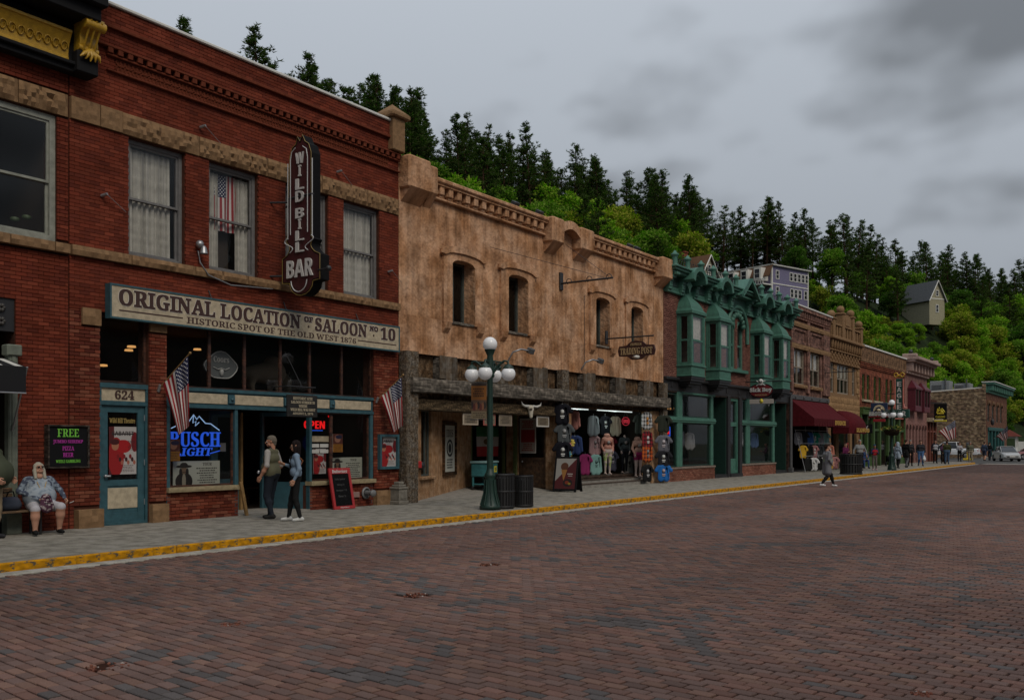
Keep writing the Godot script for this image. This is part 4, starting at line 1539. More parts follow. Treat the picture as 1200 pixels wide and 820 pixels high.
	posts.cbox(15.4, 15.48, 0.12, 2.5, -1.3, -1.2, 0.008)
	obj("shopfront_posts", posts, teal, g)
	shop_pane(g, 11.97, 13.61, 0.82, 2.5, -0.06, M.red_brown_wood, 0.04)
	shop_pane(g, 15.93, 16.62, 0.82, 2.5, -0.06, M.red_brown_wood, 0.04)
	shop_pane(g, 16.62, 17.95, 0.82, 2.5, -0.06, M.red_brown_wood, 0.04)
	for s in [[11.88, 13.7], [15.84, 18.06]]:
		b = N()
		b.box(s[0], s[1], 0.12, 0.72, -0.3, -0.03)
		var bh := obj("bulkhead", b, M.mortar_red, g)
		brickwork(bh, s[0], s[1], 0.12, 0.72, 0.0, [], low, 45, 0, 0.205, 0.0715, 0.01)
		b = N()
		b.rock(s[0] - 0.02, s[1] + 0.02, 0.72, 0.82, -0.14, 0.1, 0.02, nz)
		obj("window_sill", b, worn("pale_stone", Color(0.5, 0.4, 0.24), 0.9, 2.0, V(0.9, 0.9, 0.9), 0.6), g)
	
	for s in [[13.66, 13.94, -0.1], [15.88, 15.44, -0.1]]:
		b = N()
		var p := V(s[0], 0, -0.14)
		var q := V(s[1], 0, -1.22)
		b.quad(p + V(0, 2.4, 0), q + V(0, 2.4, 0), q + V(0, 2.5, 0), p + V(0, 2.5, 0))
		obj("head_panel", b, teal, g)
		b = N()
		b.quad(p + V(0, 0.12, 0), q + V(0, 0.12, 0), q + V(0, 0.8, 0), p + V(0, 0.8, 0))
		var side := obj("entrance_side", b, teal, g)
		b = N()
		b.quad(p + V(0, 0.8, 0), q + V(0, 0.8, 0), q + V(0, 2.4, 0), p + V(0, 2.4, 0))
		obj("pane", b, M.glass, side)
	b = N()
	frame_bars(b, 13.98, 14.7, 0.14, 2.48, -1.28, -1.22, 0.12)
	b.box(14.1, 14.58, 0.26, 0.9, -1.27, -1.23)
	var ld := obj("entrance_door", b, teal, g)
	b = N()
	b.quad(V(14.1, 0.9, -1.25), V(14.58, 0.9, -1.25), V(14.58, 2.36, -1.25), V(14.1, 2.36, -1.25))
	obj("pane", b, M.glass, ld)
	b = N()
	b.cbox(14.18, 14.34, 1.55, 1.75, -1.24, -1.235, 0.002)
	obj("paper_notice", b, M.white_paint, ld)
	b = N()
	b.cbox(14.72, 14.79, 0.14, 2.48, -1.28, -1.16, 0.01)
	obj("door_edge", b, worn("ochre_wood", Color(0.42, 0.24, 0.08), 0.7, 1.5, V(0.8, 0.8, 0.8), 0.3, "grain", "soft"), g)
	b = N()
	b.box(13.7, 15.84, 0.05, 0.15, -1.3, 0.02)
	obj("doorstep", b, M.concrete, g)
	
	b = N()
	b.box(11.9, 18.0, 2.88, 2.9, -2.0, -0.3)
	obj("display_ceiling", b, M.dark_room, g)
	b = N()
	b.cbox(11.9, 13.6, 0.55, 0.6, -0.9, -0.12, 0.01)
	b.cbox(15.95, 18.0, 0.55, 0.6, -0.9, -0.12, 0.01)
	obj("display_shelf", b, M.brown_wood, g)
	for c in [[14.6, -3.4], [15.2, -3.0], [16.3, -2.6], [17.2, -3.2], [13.2, -2.8]]:
		chair(V(c[0], 0.13, c[1]), rng.randf() * TAU)
func chair(at: Vector3, yaw: float) -> void:
	var g := thing("wooden_chair", "dark wooden ladder-back chair inside the dim saloon", "chair", Vector3.ZERO, "chairs inside the saloon")
	var m: Material = M.brown_wood
	var b := N()
	b.cbox(-0.21, 0.21, 0.43, 0.46, -0.2, 0.2, 0.01)
	obj("seat", b, m, g)
	for s in [[-0.18, -0.17, 0.95], [0.18, -0.17, 0.95], [-0.18, 0.17, 0.43], [0.18, 0.17, 0.43]]:
		b = N()
		b.tube([V(s[0], 0, s[1]), V(s[0], s[2], s[1] - (0.05 if s[2] > 0.5 else 0.0))], 0.018, 6)
		obj("leg", b, m, g)
	for y in [0.6, 0.74, 0.88]:
		b = N()
		b.cbox(-0.18, 0.18, y, y + 0.06, -0.215, -0.195, 0.006)
		obj("slat", b, m, g)
	g.rotation.y = yaw
	g.position = at
func flag_image() -> Image:
	var im := canvas(380, 200, Color(0.78, 0.76, 0.74))
	for i in 7: bar(im, 0, i * 200.0 / 6.5, 380, 200.0 / 13 + 1, Color(0.55, 0.06, 0.1))
	bar(im, 0, 0, 152, 108, Color(0.07, 0.09, 0.24))
	for r in 9:
		for c in (6 if r % 2 == 0 else 5):
			blob(im, 12.5 + c * 25.4 + (12.7 if r % 2 else 0.0), 11 + r * 10.8, 4.2, 4.2, Color(0.85, 0.85, 0.85))
	return im
func flag_sheet(w: float, h: float, folds: int, amp: float, hung: bool) -> ArrayMesh:
	var b := N()
	b.has_uv = true
	var nx := folds * 8
	var ny := 10
	var pt := func(i: int, j: int) -> Vector3:
		var s := float(i) / nx
		var t := float(j) / ny
		return V(s * w, -t * h, amp * (0.3 + 0.7 * t) * sin(s * folds * TAU * 0.5 + t * 1.2))
	var uv := func(i: int, j: int) -> Vector2:
		return W2(float(j) / ny, float(i) / nx) if hung else W2(float(i) / nx, float(j) / ny)
	for j in ny:
		for i in nx:
			var p := [pt.call(i, j + 1), pt.call(i + 1, j + 1), pt.call(i + 1, j), pt.call(i, j)]
			var q := [uv.call(i, j + 1), uv.call(i + 1, j + 1), uv.call(i + 1, j), uv.call(i, j)]
			var nn: Vector3 = (p[1] - p[0]).cross(p[3] - p[0]).normalized()
			for k in [0, 2, 1, 0, 3, 2]: b.put(p[k], nn, q[k])
	return b.mesh()
func poster(par: Node, at: Vector3, w: float, h: float, kind: String) -> MeshInstance3D:
	var b := N()
	b.quad_uv(at + V(-w / 2, -h / 2, 0), at + V(w / 2, -h / 2, 0), at + V(w / 2, h / 2, 0), at + V(-w / 2, h / 2, 0))
	var im: Image
	var paper := Color(0.62, 0.63, 0.58)
	if kind == "cabaret":
		im = canvas(120, 190, Color(0.66, 0.64, 0.63))
		bar(im, 0, 0, 22, 190, Color(0.3, 0.05, 0.06))
		blob(im, 30, 120, 34, 78, Color(0.55, 0.06, 0.07))
		blob(im, 62, 78, 34, 26, Color(0.6, 0.05, 0.07))
		blob(im, 26, 74, 16, 20, Color(0.62, 0.4, 0.3))
		blob(im, 24, 60, 20, 12, Color(0.25, 0.04, 0.05))
		blob(im, 112, 60, 16, 40, Color(0.4, 0.05, 0.08))
		bar(im, 12, 26, 96, 5, Color(0.1, 0.08, 0.08))
		text_rows(im, 82, 56, 34, 8, 5, 2, Color(0.2, 0.1, 0.1), 3)
		for i in 9: blob(im, 38 + i * 9, 118 + (i % 3) * 12, 6, 9, [Color(0.45, 0.04, 0.06), Color(0.2, 0.05, 0.06), Color(0.6, 0.35, 0.28)][i % 3])
		text_rows(im, 50, 154, 60, 5, 6, 2, Color(0.2, 0.1, 0.1), 5)
	elif kind == "tour":
		im = canvas(190, 128, paper)
		blob(im, 42, 92, 34, 40, Color(0.12, 0.09, 0.07))
		blob(im, 42, 92, 8, 36, Color(0.55, 0.52, 0.45))
		blob(im, 42, 42, 12, 17, Color(0.45, 0.36, 0.28))
		for s in [-1, 1]: blob(im, 42 + s * 13, 50, 6, 18, Color(0.12, 0.08, 0.06))
		blob(im, 42, 24, 32, 7, Color(0.13, 0.1, 0.08))
		blob(im, 42, 17, 15, 11, Color(0.13, 0.1, 0.08))
		bar(im, 34, 50, 16, 3, Color(0.15, 0.1, 0.07))
		text_rows(im, 92, 32, 90, 8, 11, 5, Color(0.15, 0.13, 0.11), 8)
	elif kind == "flyer":
		im = canvas(64, 110, Color(0.3, 0.12, 0.06))
		blob(im, 30, 28, 20, 24, Color(0.55, 0.38, 0.3))
		blob(im, 38, 18, 22, 12, Color(0.1, 0.08, 0.2))
		bar(im, 0, 62, 64, 48, Color(0.55, 0.36, 0.05))
		text_rows(im, 6, 68, 52, 5, 8, 3, Color(0.15, 0.08, 0.03), 2)
	elif kind == "ads":
		im = canvas(80, 160, Color(0.66, 0.66, 0.62))
		blob(im, 40, 78, 26, 30, Color(0.05, 0.05, 0.05))
		blob(im, 40, 78, 19, 22, Color(0.66, 0.66, 0.62))
		blob(im, 40, 78, 12, 16, Color(0.06, 0.06, 0.06))
		text_rows(im, 8, 116, 64, 4, 9, 5, Color(0.1, 0.1, 0.1), 9)
	elif kind == "red":
		im = canvas(80, 140, Color(0.55, 0.5, 0.47))
		bar(im, 5, 45, 70, 52, Color(0.5, 0.06, 0.06))
		text_rows(im, 8, 8, 64, 4, 8, 5, Color(0.5, 0.08, 0.06), 4)
		text_rows(im, 8, 104, 64, 4, 8, 4, Color(0.5, 0.12, 0.06), 6)
	else:
		im = canvas(90, 60, Color(0.45, 0.4, 0.33))
		text_rows(im, 6, 8, 78, 5, 10, 5, Color(0.12, 0.1, 0.08), 11)
	var o := obj("poster", b, picture("print_" + kind, im), par)
	if kind == "cabaret":
		letters("CABARET", flat("ink", Color(0.03, 0.02, 0.02), 0.7), o, at + V(0, h * 0.36, 0.001), w * 0.8, h * 0.09, Basis(), "Droid Sans", 700, 0.002)
	elif kind == "tour":
		letters("TOUR", flat("ink", Color(0.03, 0.02, 0.02), 0.7), o, at + V(w * 0.22, h * 0.38, 0.001), w * 0.2, h * 0.11, Basis(), "Droid Serif", 700, 0.002)
	elif kind == "ads":
		letters("IDIS", flat("ink", Color(0.03, 0.02, 0.02), 0.7), o, at + V(0, h * 0.33, 0.001), w * 0.7, h * 0.16, Basis(), "Droid Serif", 700, 0.002)
	return o

func opposite_row() -> void:
	var x := -14.0
	var i := 0
	while x < 96.0:
		var w: float = [12.0, 9.0, 15.0, 11.0, 8.0][i % 5]
		var h: float = [9.0, 7.5, 10.0, 8.5, 6.5][(i * 2) % 5]
		var b := N()
		var holes := []
		var n := int(w / 2.6)
		for k in n:
			holes.append(Rect2(x + 0.7 + k * w / n, 4.6, 1.1, 1.9))
			holes.append(Rect2(x + 0.4 + k * w / n, 0.6, 1.8, 2.4))
		b.wall(x + 0.02, x + w - 0.02, 0.1, h, 0, 0.3, holes)
		b.box(x + 0.02, x + w - 0.02, h, h + 0.35, -0.3, 0.35)
		b.box(x + 0.03, x + w - 0.03, 0.1, h - 0.02, -9.0, -1.5)
		b.box(x + 0.02, x + w - 0.02, h - 0.8, h - 0.6, -1.5, -0.302)
		var o := obj("opposite_building", b, [M.brown_wood, M.roofing, M.terracotta, M.red_brown_wood, M.dark_green_paint][i % 5])
		o.rotation.y = PI
		o.position = V(2 * x + w, 0, 26.0)
		struct(o)
		x += w
		i += 1

func arch_points(x0: float, x1: float, y: float, rise: float, n := 10) -> Array:
	var a := []
	for i in n + 1:
		var s := float(i) / n
		a.append(W2(lerpf(x0, x1, s), y + rise * sqrt(maxf(0.0, 1.0 - pow(2.0 * s - 1.0, 2.0)))))
	return a
func trading_post() -> void:
	var g := thing("stucco_building", "weathered tan stucco building with deep small windows and timber-framed shopfronts", "building", V(27.2, 0, 0))
	var st: Material = M.stucco
	var b := N()
	var wins := [[21.3, 22.38, 5.25, 7.1], [24.13, 25.24, 5.25, 7.1], [29.65, 30.68, 5.3, 7.08], [32.38, 33.4, 5.42, 7.07]]
	var holes := []
	for w in wins: holes.append(Rect2(w[0], w[2], w[1] - w[0], w[3] - w[2]))
	b.wall(19.06, 35.34, 4.23, 9.1, 0.0, 0.45, holes)
	obj("wall", b, st, g)
	shell(g, 19.06, 35.34, 9.1, 15, M.stucco, [4.5], -0.45)
	
	for w in wins:
		var poly := PackedVector2Array()
		for p in [W2(w[0] - 0.4, w[2] - 0.02), W2(w[0] - 0.4, w[3] + 0.02)]: poly.append(p)
		poly.append(W2(w[0] - 0.5, w[3] + 0.06))
		poly.append(W2(w[0] - 0.5, w[3] + 0.2))
		for p in arch_points(w[0] - 0.3, w[1] + 0.3, w[3] + 0.17, 0.14): poly.append(p)
		poly.append(W2(w[1] + 0.5, w[3] + 0.2))
		poly.append(W2(w[1] + 0.5, w[3] + 0.06))
		poly.append(W2(w[1] + 0.4, w[3] + 0.02))
		poly.append(W2(w[1] + 0.4, w[2] - 0.02))
		poly.append(W2(w[1] + 0.002, w[2] - 0.02))
		var arc := arch_points(w[0] + 0.002, w[1] - 0.002, w[3] - 0.14, 0.13)
		arc.reverse()
		for p in arc: poly.append(p)
		poly.append(W2(w[0] + 0.002, w[2] - 0.02))
		b = N()
		b.prism(poly, TF(V(0, 0, 0.075)), 0.2)
		var sur := obj("window_surround", b, st, g)
		b = N()
		var hp := PackedVector2Array([W2(w[0] - 0.55, w[3] + 0.08)])
		for p in arch_points(w[0] - 0.5, w[1] + 0.5, w[3] + 0.2, 0.16): hp.append(p)
		hp.append(W2(w[1] + 0.55, w[3] + 0.08))
		var lowarc := arch_points(w[0] - 0.35, w[1] + 0.35, w[3] + 0.06, 0.12)
		lowarc.reverse()
		for p in lowarc: hp.append(p)
		b.prism(hp, TF(V(0, 0, 0.13)), 0.06)
		obj("hood", b, st, sur)
		for x: float in [w[0] - 0.26, w[1] + 0.26]:
			b = N()
			b.prism(PackedVector2Array([W2(0, w[2] - 0.02), W2(0.16, w[2] - 0.02), W2(0.12, w[2] - 0.2), W2(0, w[2] - 0.34)]), Transform3D(Basis(V(0, 0, 1), V(0, 1, 0), V(-1, 0, 0)), V(x - 0.13, 0, 0)), 0.26)
			obj("corbel", b, st, sur)
		b = N()
		b.cbox(w[0], w[1], w[2] - 0.05, w[2] + 0.03, -0.4, 0.05, 0.01)
		obj("sill", b, M.old_wood, sur)
		var mid: float = (w[0] + w[1]) / 2
		b = N()
		frame_bars(b, w[0], w[1], w[2] + 0.03, w[3], -0.42, -0.34, 0.07)
		b.box(mid - 0.03, mid + 0.03, w[2] + 0.1, w[3] - 0.07, -0.41, -0.345)
		var win := obj("window", b, worn("dull_green_frame", Color(0.1, 0.115, 0.1), 0.7, 2.0, V(0.8, 0.8, 0.8), 0.1), g)
		for s in [[w[0] + 0.07, mid - 0.03], [mid + 0.03, w[1] - 0.07]]:
			b = N()
			b.quad(V(s[0], w[2] + 0.1, -0.38), V(s[1], w[2] + 0.1, -0.38), V(s[1], w[3] - 0.07, -0.38), V(s[0], w[3] - 0.07, -0.38))
			obj("pane", b, M.glass, win)
		curtain(win, mid - 0.02, mid + 0.2, w[2] + 0.1, w[3] - 0.1, -0.6, 2, flat("green_blind", Color(0.1, 0.14, 0.13), 0.8))
	
	var block := func(x0: float, x1: float, y0: float, y1: float, zo: float) -> void:
		var m := N()
		m.cbox(x0, x1, y0 + 0.32, y1, -0.3, zo, 0.05)
		m.prism(PackedVector2Array([W2(0, y0), W2(zo - 0.01, y0 + 0.36), W2(0, y0 + 0.36)]), Transform3D(Basis(V(0, 0, 1), V(0, 1, 0), V(-1, 0, 0)), V(x0 + 0.06, 0, 0)), x1 - x0 - 0.12)
		obj("parapet_block", m, st, g)
	block.call(19.07, 20.0, 8.3, 9.52, 0.38)
	block.call(20.0, 20.4, 8.34, 9.46, 0.3)
	block.call(26.2, 26.94, 8.1, 9.26, 0.42)
	block.call(28.06, 28.95, 8.15, 9.24, 0.42)
	block.call(34.44, 35.33, 8.1, 9.26, 0.45)
	for s in [[20.4, 26.2], [28.95, 34.44]]:
		b = N()
		b.cbox(s[0], s[1], 9.08, 9.21, -0.3, 0.28, 0.03)
		b.cbox(s[0], s[1], 8.63, 8.7, 0.0, 0.13, 0.02)
		b.box(s[0], s[1], 9.02, 9.08, 0.0, 0.22)
		obj("coping", b, st, g)
		var n := int((s[1] - s[0]) / 0.41)
		for i in n:
			var x: float = s[0] + 0.2 + i * (s[1] - s[0] - 0.2) / n
			b = N()
			b.cbox(x, x + 0.2, 8.78, 9.03, 0.0, 0.19, 0.015)
			b.cbox(x + 0.03, x + 0.17, 8.7, 8.79, 0.0, 0.13, 0.012)
			obj("dentil", b, st, g)
	b = N()
	var ped := PackedVector2Array([W2(26.94, 8.85)])
	for p in arch_points(26.94, 28.06, 9.05, 0.27, 14): ped.append(p)
	ped.append(W2(28.06, 8.85))
	for i in range(13, 0, -1): ped.append(W2(lerpf(26.94, 28.06, i / 14.0), 8.85 + 0.2 * sin(i / 14.0 * PI)))
	b.prism(ped, TF(V(0, 0, 0.36)), 0.6)
	obj("curved_pediment", b, st, g)
	for x in [24.6, 26.0, 32.4, 33.0]:
		b = N()
		b.ocbox(Transform3D(Basis(Vector3.RIGHT, 0.5), V(x, 9.36, 0.0)), V(0.26, 0.16, 0.2), 0.02)
		b.tube([V(x, 9.2, 0), V(x, 9.32, 0)], 0.02, 6)
		tag(obj("flood_lamp", b, M.black_iron), "small dark flood lamp on top of the stucco parapet", "lamp", "flood lamps on the stucco parapet")
	
	b = N()
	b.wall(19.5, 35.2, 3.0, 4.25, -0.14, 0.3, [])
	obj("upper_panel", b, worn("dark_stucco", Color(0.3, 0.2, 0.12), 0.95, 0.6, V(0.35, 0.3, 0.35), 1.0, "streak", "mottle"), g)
	for s in [[20.63, 21.44], [23.4, 24.0], [25.43, 26.28], [28.64, 29.48], [31.0, 31.8], [33.3, 34.13]]:
		b = N()
		b.box(s[0] + 0.02, s[1] - 0.02, 3.58, 4.18, -0.13, 0.1)
		var blk := obj("beam_end", b, M.old_wood, g)
		var x: float = s[0]
		for i in 3:
			var w: float = (s[1] - s[0]) / 3.0
			b = N()
			b.ocbox(Transform3D(Basis(V(0, 0, 1), rng.randf_range(-0.02, 0.02)), V(x + w / 2, 3.88 + rng.randf_range(-0.03, 0.03), 0.13)), V(w - 0.012, 0.68 + rng.randf_range(-0.06, 0.04), 0.05), 0.008)
			obj("board", b, worn("grey_board_%d" % i, Color(0.2, 0.175, 0.145) * [1.0, 1.3, 0.8][i], 0.9, 1.4, V(0.8, 0.8, 0.8), 0.5, "grain", "streak"), blk)
			x += w
	var logs := func(called: String, a: Vector3, e: Vector3, h: float, d: float, m: Material) -> void:
		var mb := N()
		var n := maxi(2, int(a.distance_to(e) / 0.5))
		var dir := (e - a).normalized()
		var up := Vector3.UP if absf(dir.y) < 0.5 else Vector3.RIGHT
		var rings := []
		for i in n + 1:
			var p := a.lerp(e, float(i) / n)
			var hh := h * rng.randf_range(0.94, 1.05)
			var dd := d * rng.randf_range(0.95, 1.05)
			var r := []
			for c in [W2(-0.5, 0.44), W2(-0.44, 0.5), W2(0.44, 0.5), W2(0.5, 0.44), W2(0.5, -0.44), W2(0.44, -0.5), W2(-0.44, -0.5), W2(-0.5, -0.44)]:
				r.append(p + up * c.x * hh + V(0, 0, 1) * c.y * dd)
			rings.append(r)
		for i in n:
			for j in 8:
				mb.quad_out(rings[i][j], rings[i][(j + 1) % 8], rings[i + 1][(j + 1) % 8], rings[i + 1][j], a.lerp(e, (i + 0.5) / n))
		for j in range(1, 7):
			mb.tri_out(rings[0][0], rings[0][j], rings[0][j + 1], (a + e) / 2)
			mb.tri_out(rings[n][0], rings[n][j], rings[n][j + 1], (a + e) / 2)
		obj(called, mb, m, g)
	var upright: Material = worn("post_wood", Color(0.34, 0.295, 0.24), 0.9, 0.9, V(0.8, 0.8, 0.8), 0.6, "streak", "mottle")
	logs.call("timber_post", V(19.33, 0.1, 0.12), V(19.33, 4.24, 0.12), 0.48, 0.3, upright)
	logs.call("timber_post", V(27.32, 0.1, 0.1), V(27.32, 4.24, 0.1), 0.4, 0.26, upright)
	logs.call("timber_post", V(35.12, 0.1, 0.1), V(35.12, 4.2, 0.1), 0.36, 0.26, upright)
	logs.call("timber_beam", V(19.22, 3.33, 0.22), V(27.28, 3.36, 0.22), 0.4, 0.3, M.old_wood)
	logs.call("timber_beam", V(27.3, 3.36, 0.21), V(35.34, 3.38, 0.21), 0.4, 0.28, M.old_wood)
	logs.call("timber_beam", V(19.58, 2.82, -0.02), V(27.1, 2.82, -0.02), 0.34, 0.28, worn("tan_timber", Color(0.3, 0.21, 0.12), 0.9, 1.1, V(0.8, 0.8, 0.8), 0.6, "wood", "mottle"))
	
	var dark: Material = M.dark_stucco
	var P0 := V(19.6, 0, -0.02)
	var P1 := V(24.7, 0, -1.85)
	var dir := (P1 - P0).normalized()
	var yaw := atan2(-dir.z, dir.x)
	var wall_t := Transform3D(Basis(Vector3.UP, yaw), P0)
	b = N()
	var len := P0.distance_to(P1)
	b.wall(0, len, 0.1, 3.0, 0, 0.25, [Rect2(0.75, 0.8, 0.85, 1.9)])
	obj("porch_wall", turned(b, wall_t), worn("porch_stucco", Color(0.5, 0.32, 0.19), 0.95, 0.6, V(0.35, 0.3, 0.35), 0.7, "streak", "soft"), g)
	b = N()
	b.cbox(0.6, 1.75, 0.7, 0.8, -0.1, 0.1, 0.02)
	obj("ledge", turned(b, wall_t), M.porch_stucco, g)
	b = N()
	frame_bars(b, 0.75, 1.6, 0.8, 2.7, -0.14, -0.08, 0.05)
	b.box(1.28, 1.33, 0.85, 2.65, -0.13, -0.085)
	var pw := obj("porch_window", turned(b, wall_t), M.dull_green_frame, g)
	b = N()
	b.quad(V(0.8, 0.85, -0.11), V(1.55, 0.85, -0.11), V(1.55, 2.65, -0.11), V(0.8, 2.65, -0.11))
	obj("pane", turned(b, wall_t), M.glass, pw)
	var P2 := V(27.02, 0, -2.1)
	var d2 := (P2 - P1).normalized()
	var t2 := Transform3D(Basis(Vector3.UP, atan2(-d2.z, d2.x)), P1)
	var l2 := P1.distance_to(P2)
	b = N()
	frame_bars(b, 0, l2, 0.3, 3.0, -0.1, 0.0, 0.08)
	b.box(l2 * 0.5 - 0.04, l2 * 0.5 + 0.04, 0.38, 2.92, -0.09, -0.01)
	var gf := obj("porch_glass_front", turned(b, t2), worn("olive_paint", Color(0.16, 0.2, 0.06), 0.6, 2.0, V(0.7, 0.7, 0.7), 0.1), g)
	for s in [[0.08, l2 * 0.5 - 0.04], [l2 * 0.5 + 0.04, l2 - 0.08]]:
		b = N()
		b.quad(V(s[0], 0.38, -0.05), V(s[1], 0.38, -0.05), V(s[1], 2.92, -0.05), V(s[0], 2.92, -0.05))
		obj("pane", turned(b, t2), M.glass, gf)
	var t3 := Transform3D(Basis(Vector3.UP, -PI / 2), V(27.08, 0, -2.1))
	b = N()
	b.wall(0, 2.1, 0.1, 3.0, 0, 0.2, [Rect2(0.5, 0.1, 1.15, 2.6)])
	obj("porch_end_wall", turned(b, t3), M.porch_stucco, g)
	b = N()
	b.cbox(0.34, 0.48, 0.1, 2.9, 0.0, 0.08, 0.01)
	obj("green_post", turned(b, t3), M.olive_paint, g)
	b = N()
	frame_bars(b, 0.5, 1.65, 0.2, 2.7, -0.1, -0.04, 0.1)
	b.box(0.6, 1.55, 1.15, 1.25, -0.09, -0.05)
	b.box(0.6, 1.55, 0.3, 1.15, -0.085, -0.065)
	var dr := obj("door", turned(b, t3), worn("door_brown", Color(0.13, 0.07, 0.035), 0.7, 1.5, V(0.8, 0.8, 0.8), 0.3, "streak", "blotch"), g)
	b = N()
	b.quad(V(0.6, 1.25, -0.07), V(1.55, 1.25, -0.07), V(1.55, 2.6, -0.07), V(0.6, 2.6, -0.07))
	obj("door_glass", turned(b, t3), M.glass, dr)
	b = N()
	b.ball(V(0.66, 1.1, -0.03), 0.035, 8)
	obj("door_knob", turned(b, t3), M.steel, dr)
	b = N()
	b.prism(PackedVector2Array([W2(0.1, 0.124), W2(2.2, 0.124), W2(2.2, 0.34), W2(2.0, 0.34)]), Transform3D(Basis(V(0, 0, -1), V(0, 1, 0), V(1, 0, 0)), V(27.05, 0, 0)), 7.3)
	obj("porch_ramp", b, M.concrete, g)
	b = N()
	b.box(19.6, 27.05, 2.98, 3.02, -2.4, -0.14)
	obj("porch_ceiling", b, M.brown_wood, g)
	
	var frame := func(t: Transform3D, x: float, y0: float, y1: float, w: float, m: Material, called: String) -> MeshInstance3D:
		var mb := N()
		frame_bars(mb, x, x + w, y0, y1, 0.0, 0.07, 0.08)
		mb.box(x + 0.08, x + w - 0.08, y0 + 0.08, y1 - 0.08, 0.0, 0.03)
		return obj(called, turned(mb, t), m)
	var pf: MeshInstance3D = frame.call(wall_t, 2.55, 0.75, 2.4, 1.2, M.brown_wood, "framed_poster")
	tag(pf, "brown wooden frame with black and white print on the slanted porch wall", "framed poster")
	var sheet := poster(pf, Vector3.ZERO, 0.92, 1.42, "ads")
	sheet.transform = wall_t * TF(V(3.15, 1.58, 0.035))
	var rp := N()
	rp.box(-0.33, 0.33, -0.6, 0.6, -0.012, 0.0)
	var rs := obj("red_poster", rp, M.white_paint)
	poster(rs, V(0, 0, 0.002), 0.64, 1.16, "red")
	rs.transform = t3 * TF(V(0.95, 2.0, 0.05))
	tag(rs, "faded red and white poster hanging before the porch door", "poster")
	
	for s in [[27.52, 28.06], [34.34, 34.96]]:
		b = N()
		b.cbox(s[0], s[1], 0.1, 3.05, -0.5, 0.0, 0.03)
		obj("stucco_pier", b, M.porch_stucco, g)
	for i in 3:
		b = N()
		b.cbox(28.08, 35.0 if i == 2 else 34.32, 0.1, 0.25 + i * 0.125, -0.62 - i * 0.3 - (3.0 if i == 2 else 0.0), -0.08 - i * 0.3, 0.015)
		if i < 2:
			var nose := N()
			nose.cbox(28.08, 34.32, 0.25 + i * 0.125, 0.272 + i * 0.125, -0.4 - i * 0.3, -0.06 - i * 0.3, 0.008)
			obj("step_tread", nose, worn("tread_dark", Color(0.13, 0.09, 0.07), 0.85, 1.5), g)
		obj("step", b, worn("step_wood", Color(0.17, 0.11, 0.08), 0.85, 1.5, V(0.8, 0.8, 0.8), 0.4, "wood", "mottle") if i == 2 else M.concrete, g)
	b = N()
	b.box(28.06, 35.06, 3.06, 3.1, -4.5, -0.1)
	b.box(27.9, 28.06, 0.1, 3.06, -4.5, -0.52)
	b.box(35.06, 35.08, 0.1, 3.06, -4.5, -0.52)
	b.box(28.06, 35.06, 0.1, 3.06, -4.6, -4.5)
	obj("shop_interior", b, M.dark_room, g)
	b = N()
	b.box(28.06, 35.0, 0.3, 0.498, -4.5, -3.9)
	obj("shop_floor", b, M.step_wood, g)
	for s in [[28.9, 30.4], [31.1, 33.9]]:
		b = N()
		b.tube([V(s[0], 3.0, -0.7), V(s[1], 3.0, -0.7)], 0.022, 8)
		var lamp := tag(obj("tube_lamp", b, glow("tube_light", Color(0.9, 1.0, 0.98), 0.75)), "white fluorescent tube lamp over the open shop front, the %s one" % ("shorter" if s[0] < 30 else "longer"), "lamp")
		var al := OmniLight3D.new()
		al.name = "tube_light"
		add_child(al, true)
		al.position = V((s[0] + s[1]) / 2, 2.92, -0.75)
		al.light_energy = 0.55
		al.light_size = 0.3
		al.omni_range = 8.0
		al.omni_attenuation = 2.0
		al.shadow_enabled = true
		al.light_color = Color(0.92, 1.0, 0.98)
func turned(b: MB, t: Transform3D) -> MB:
	for i in b.v.size():
		b.v[i] = t * b.v[i]
		b.n[i] = t.basis * b.n[i]
	return b

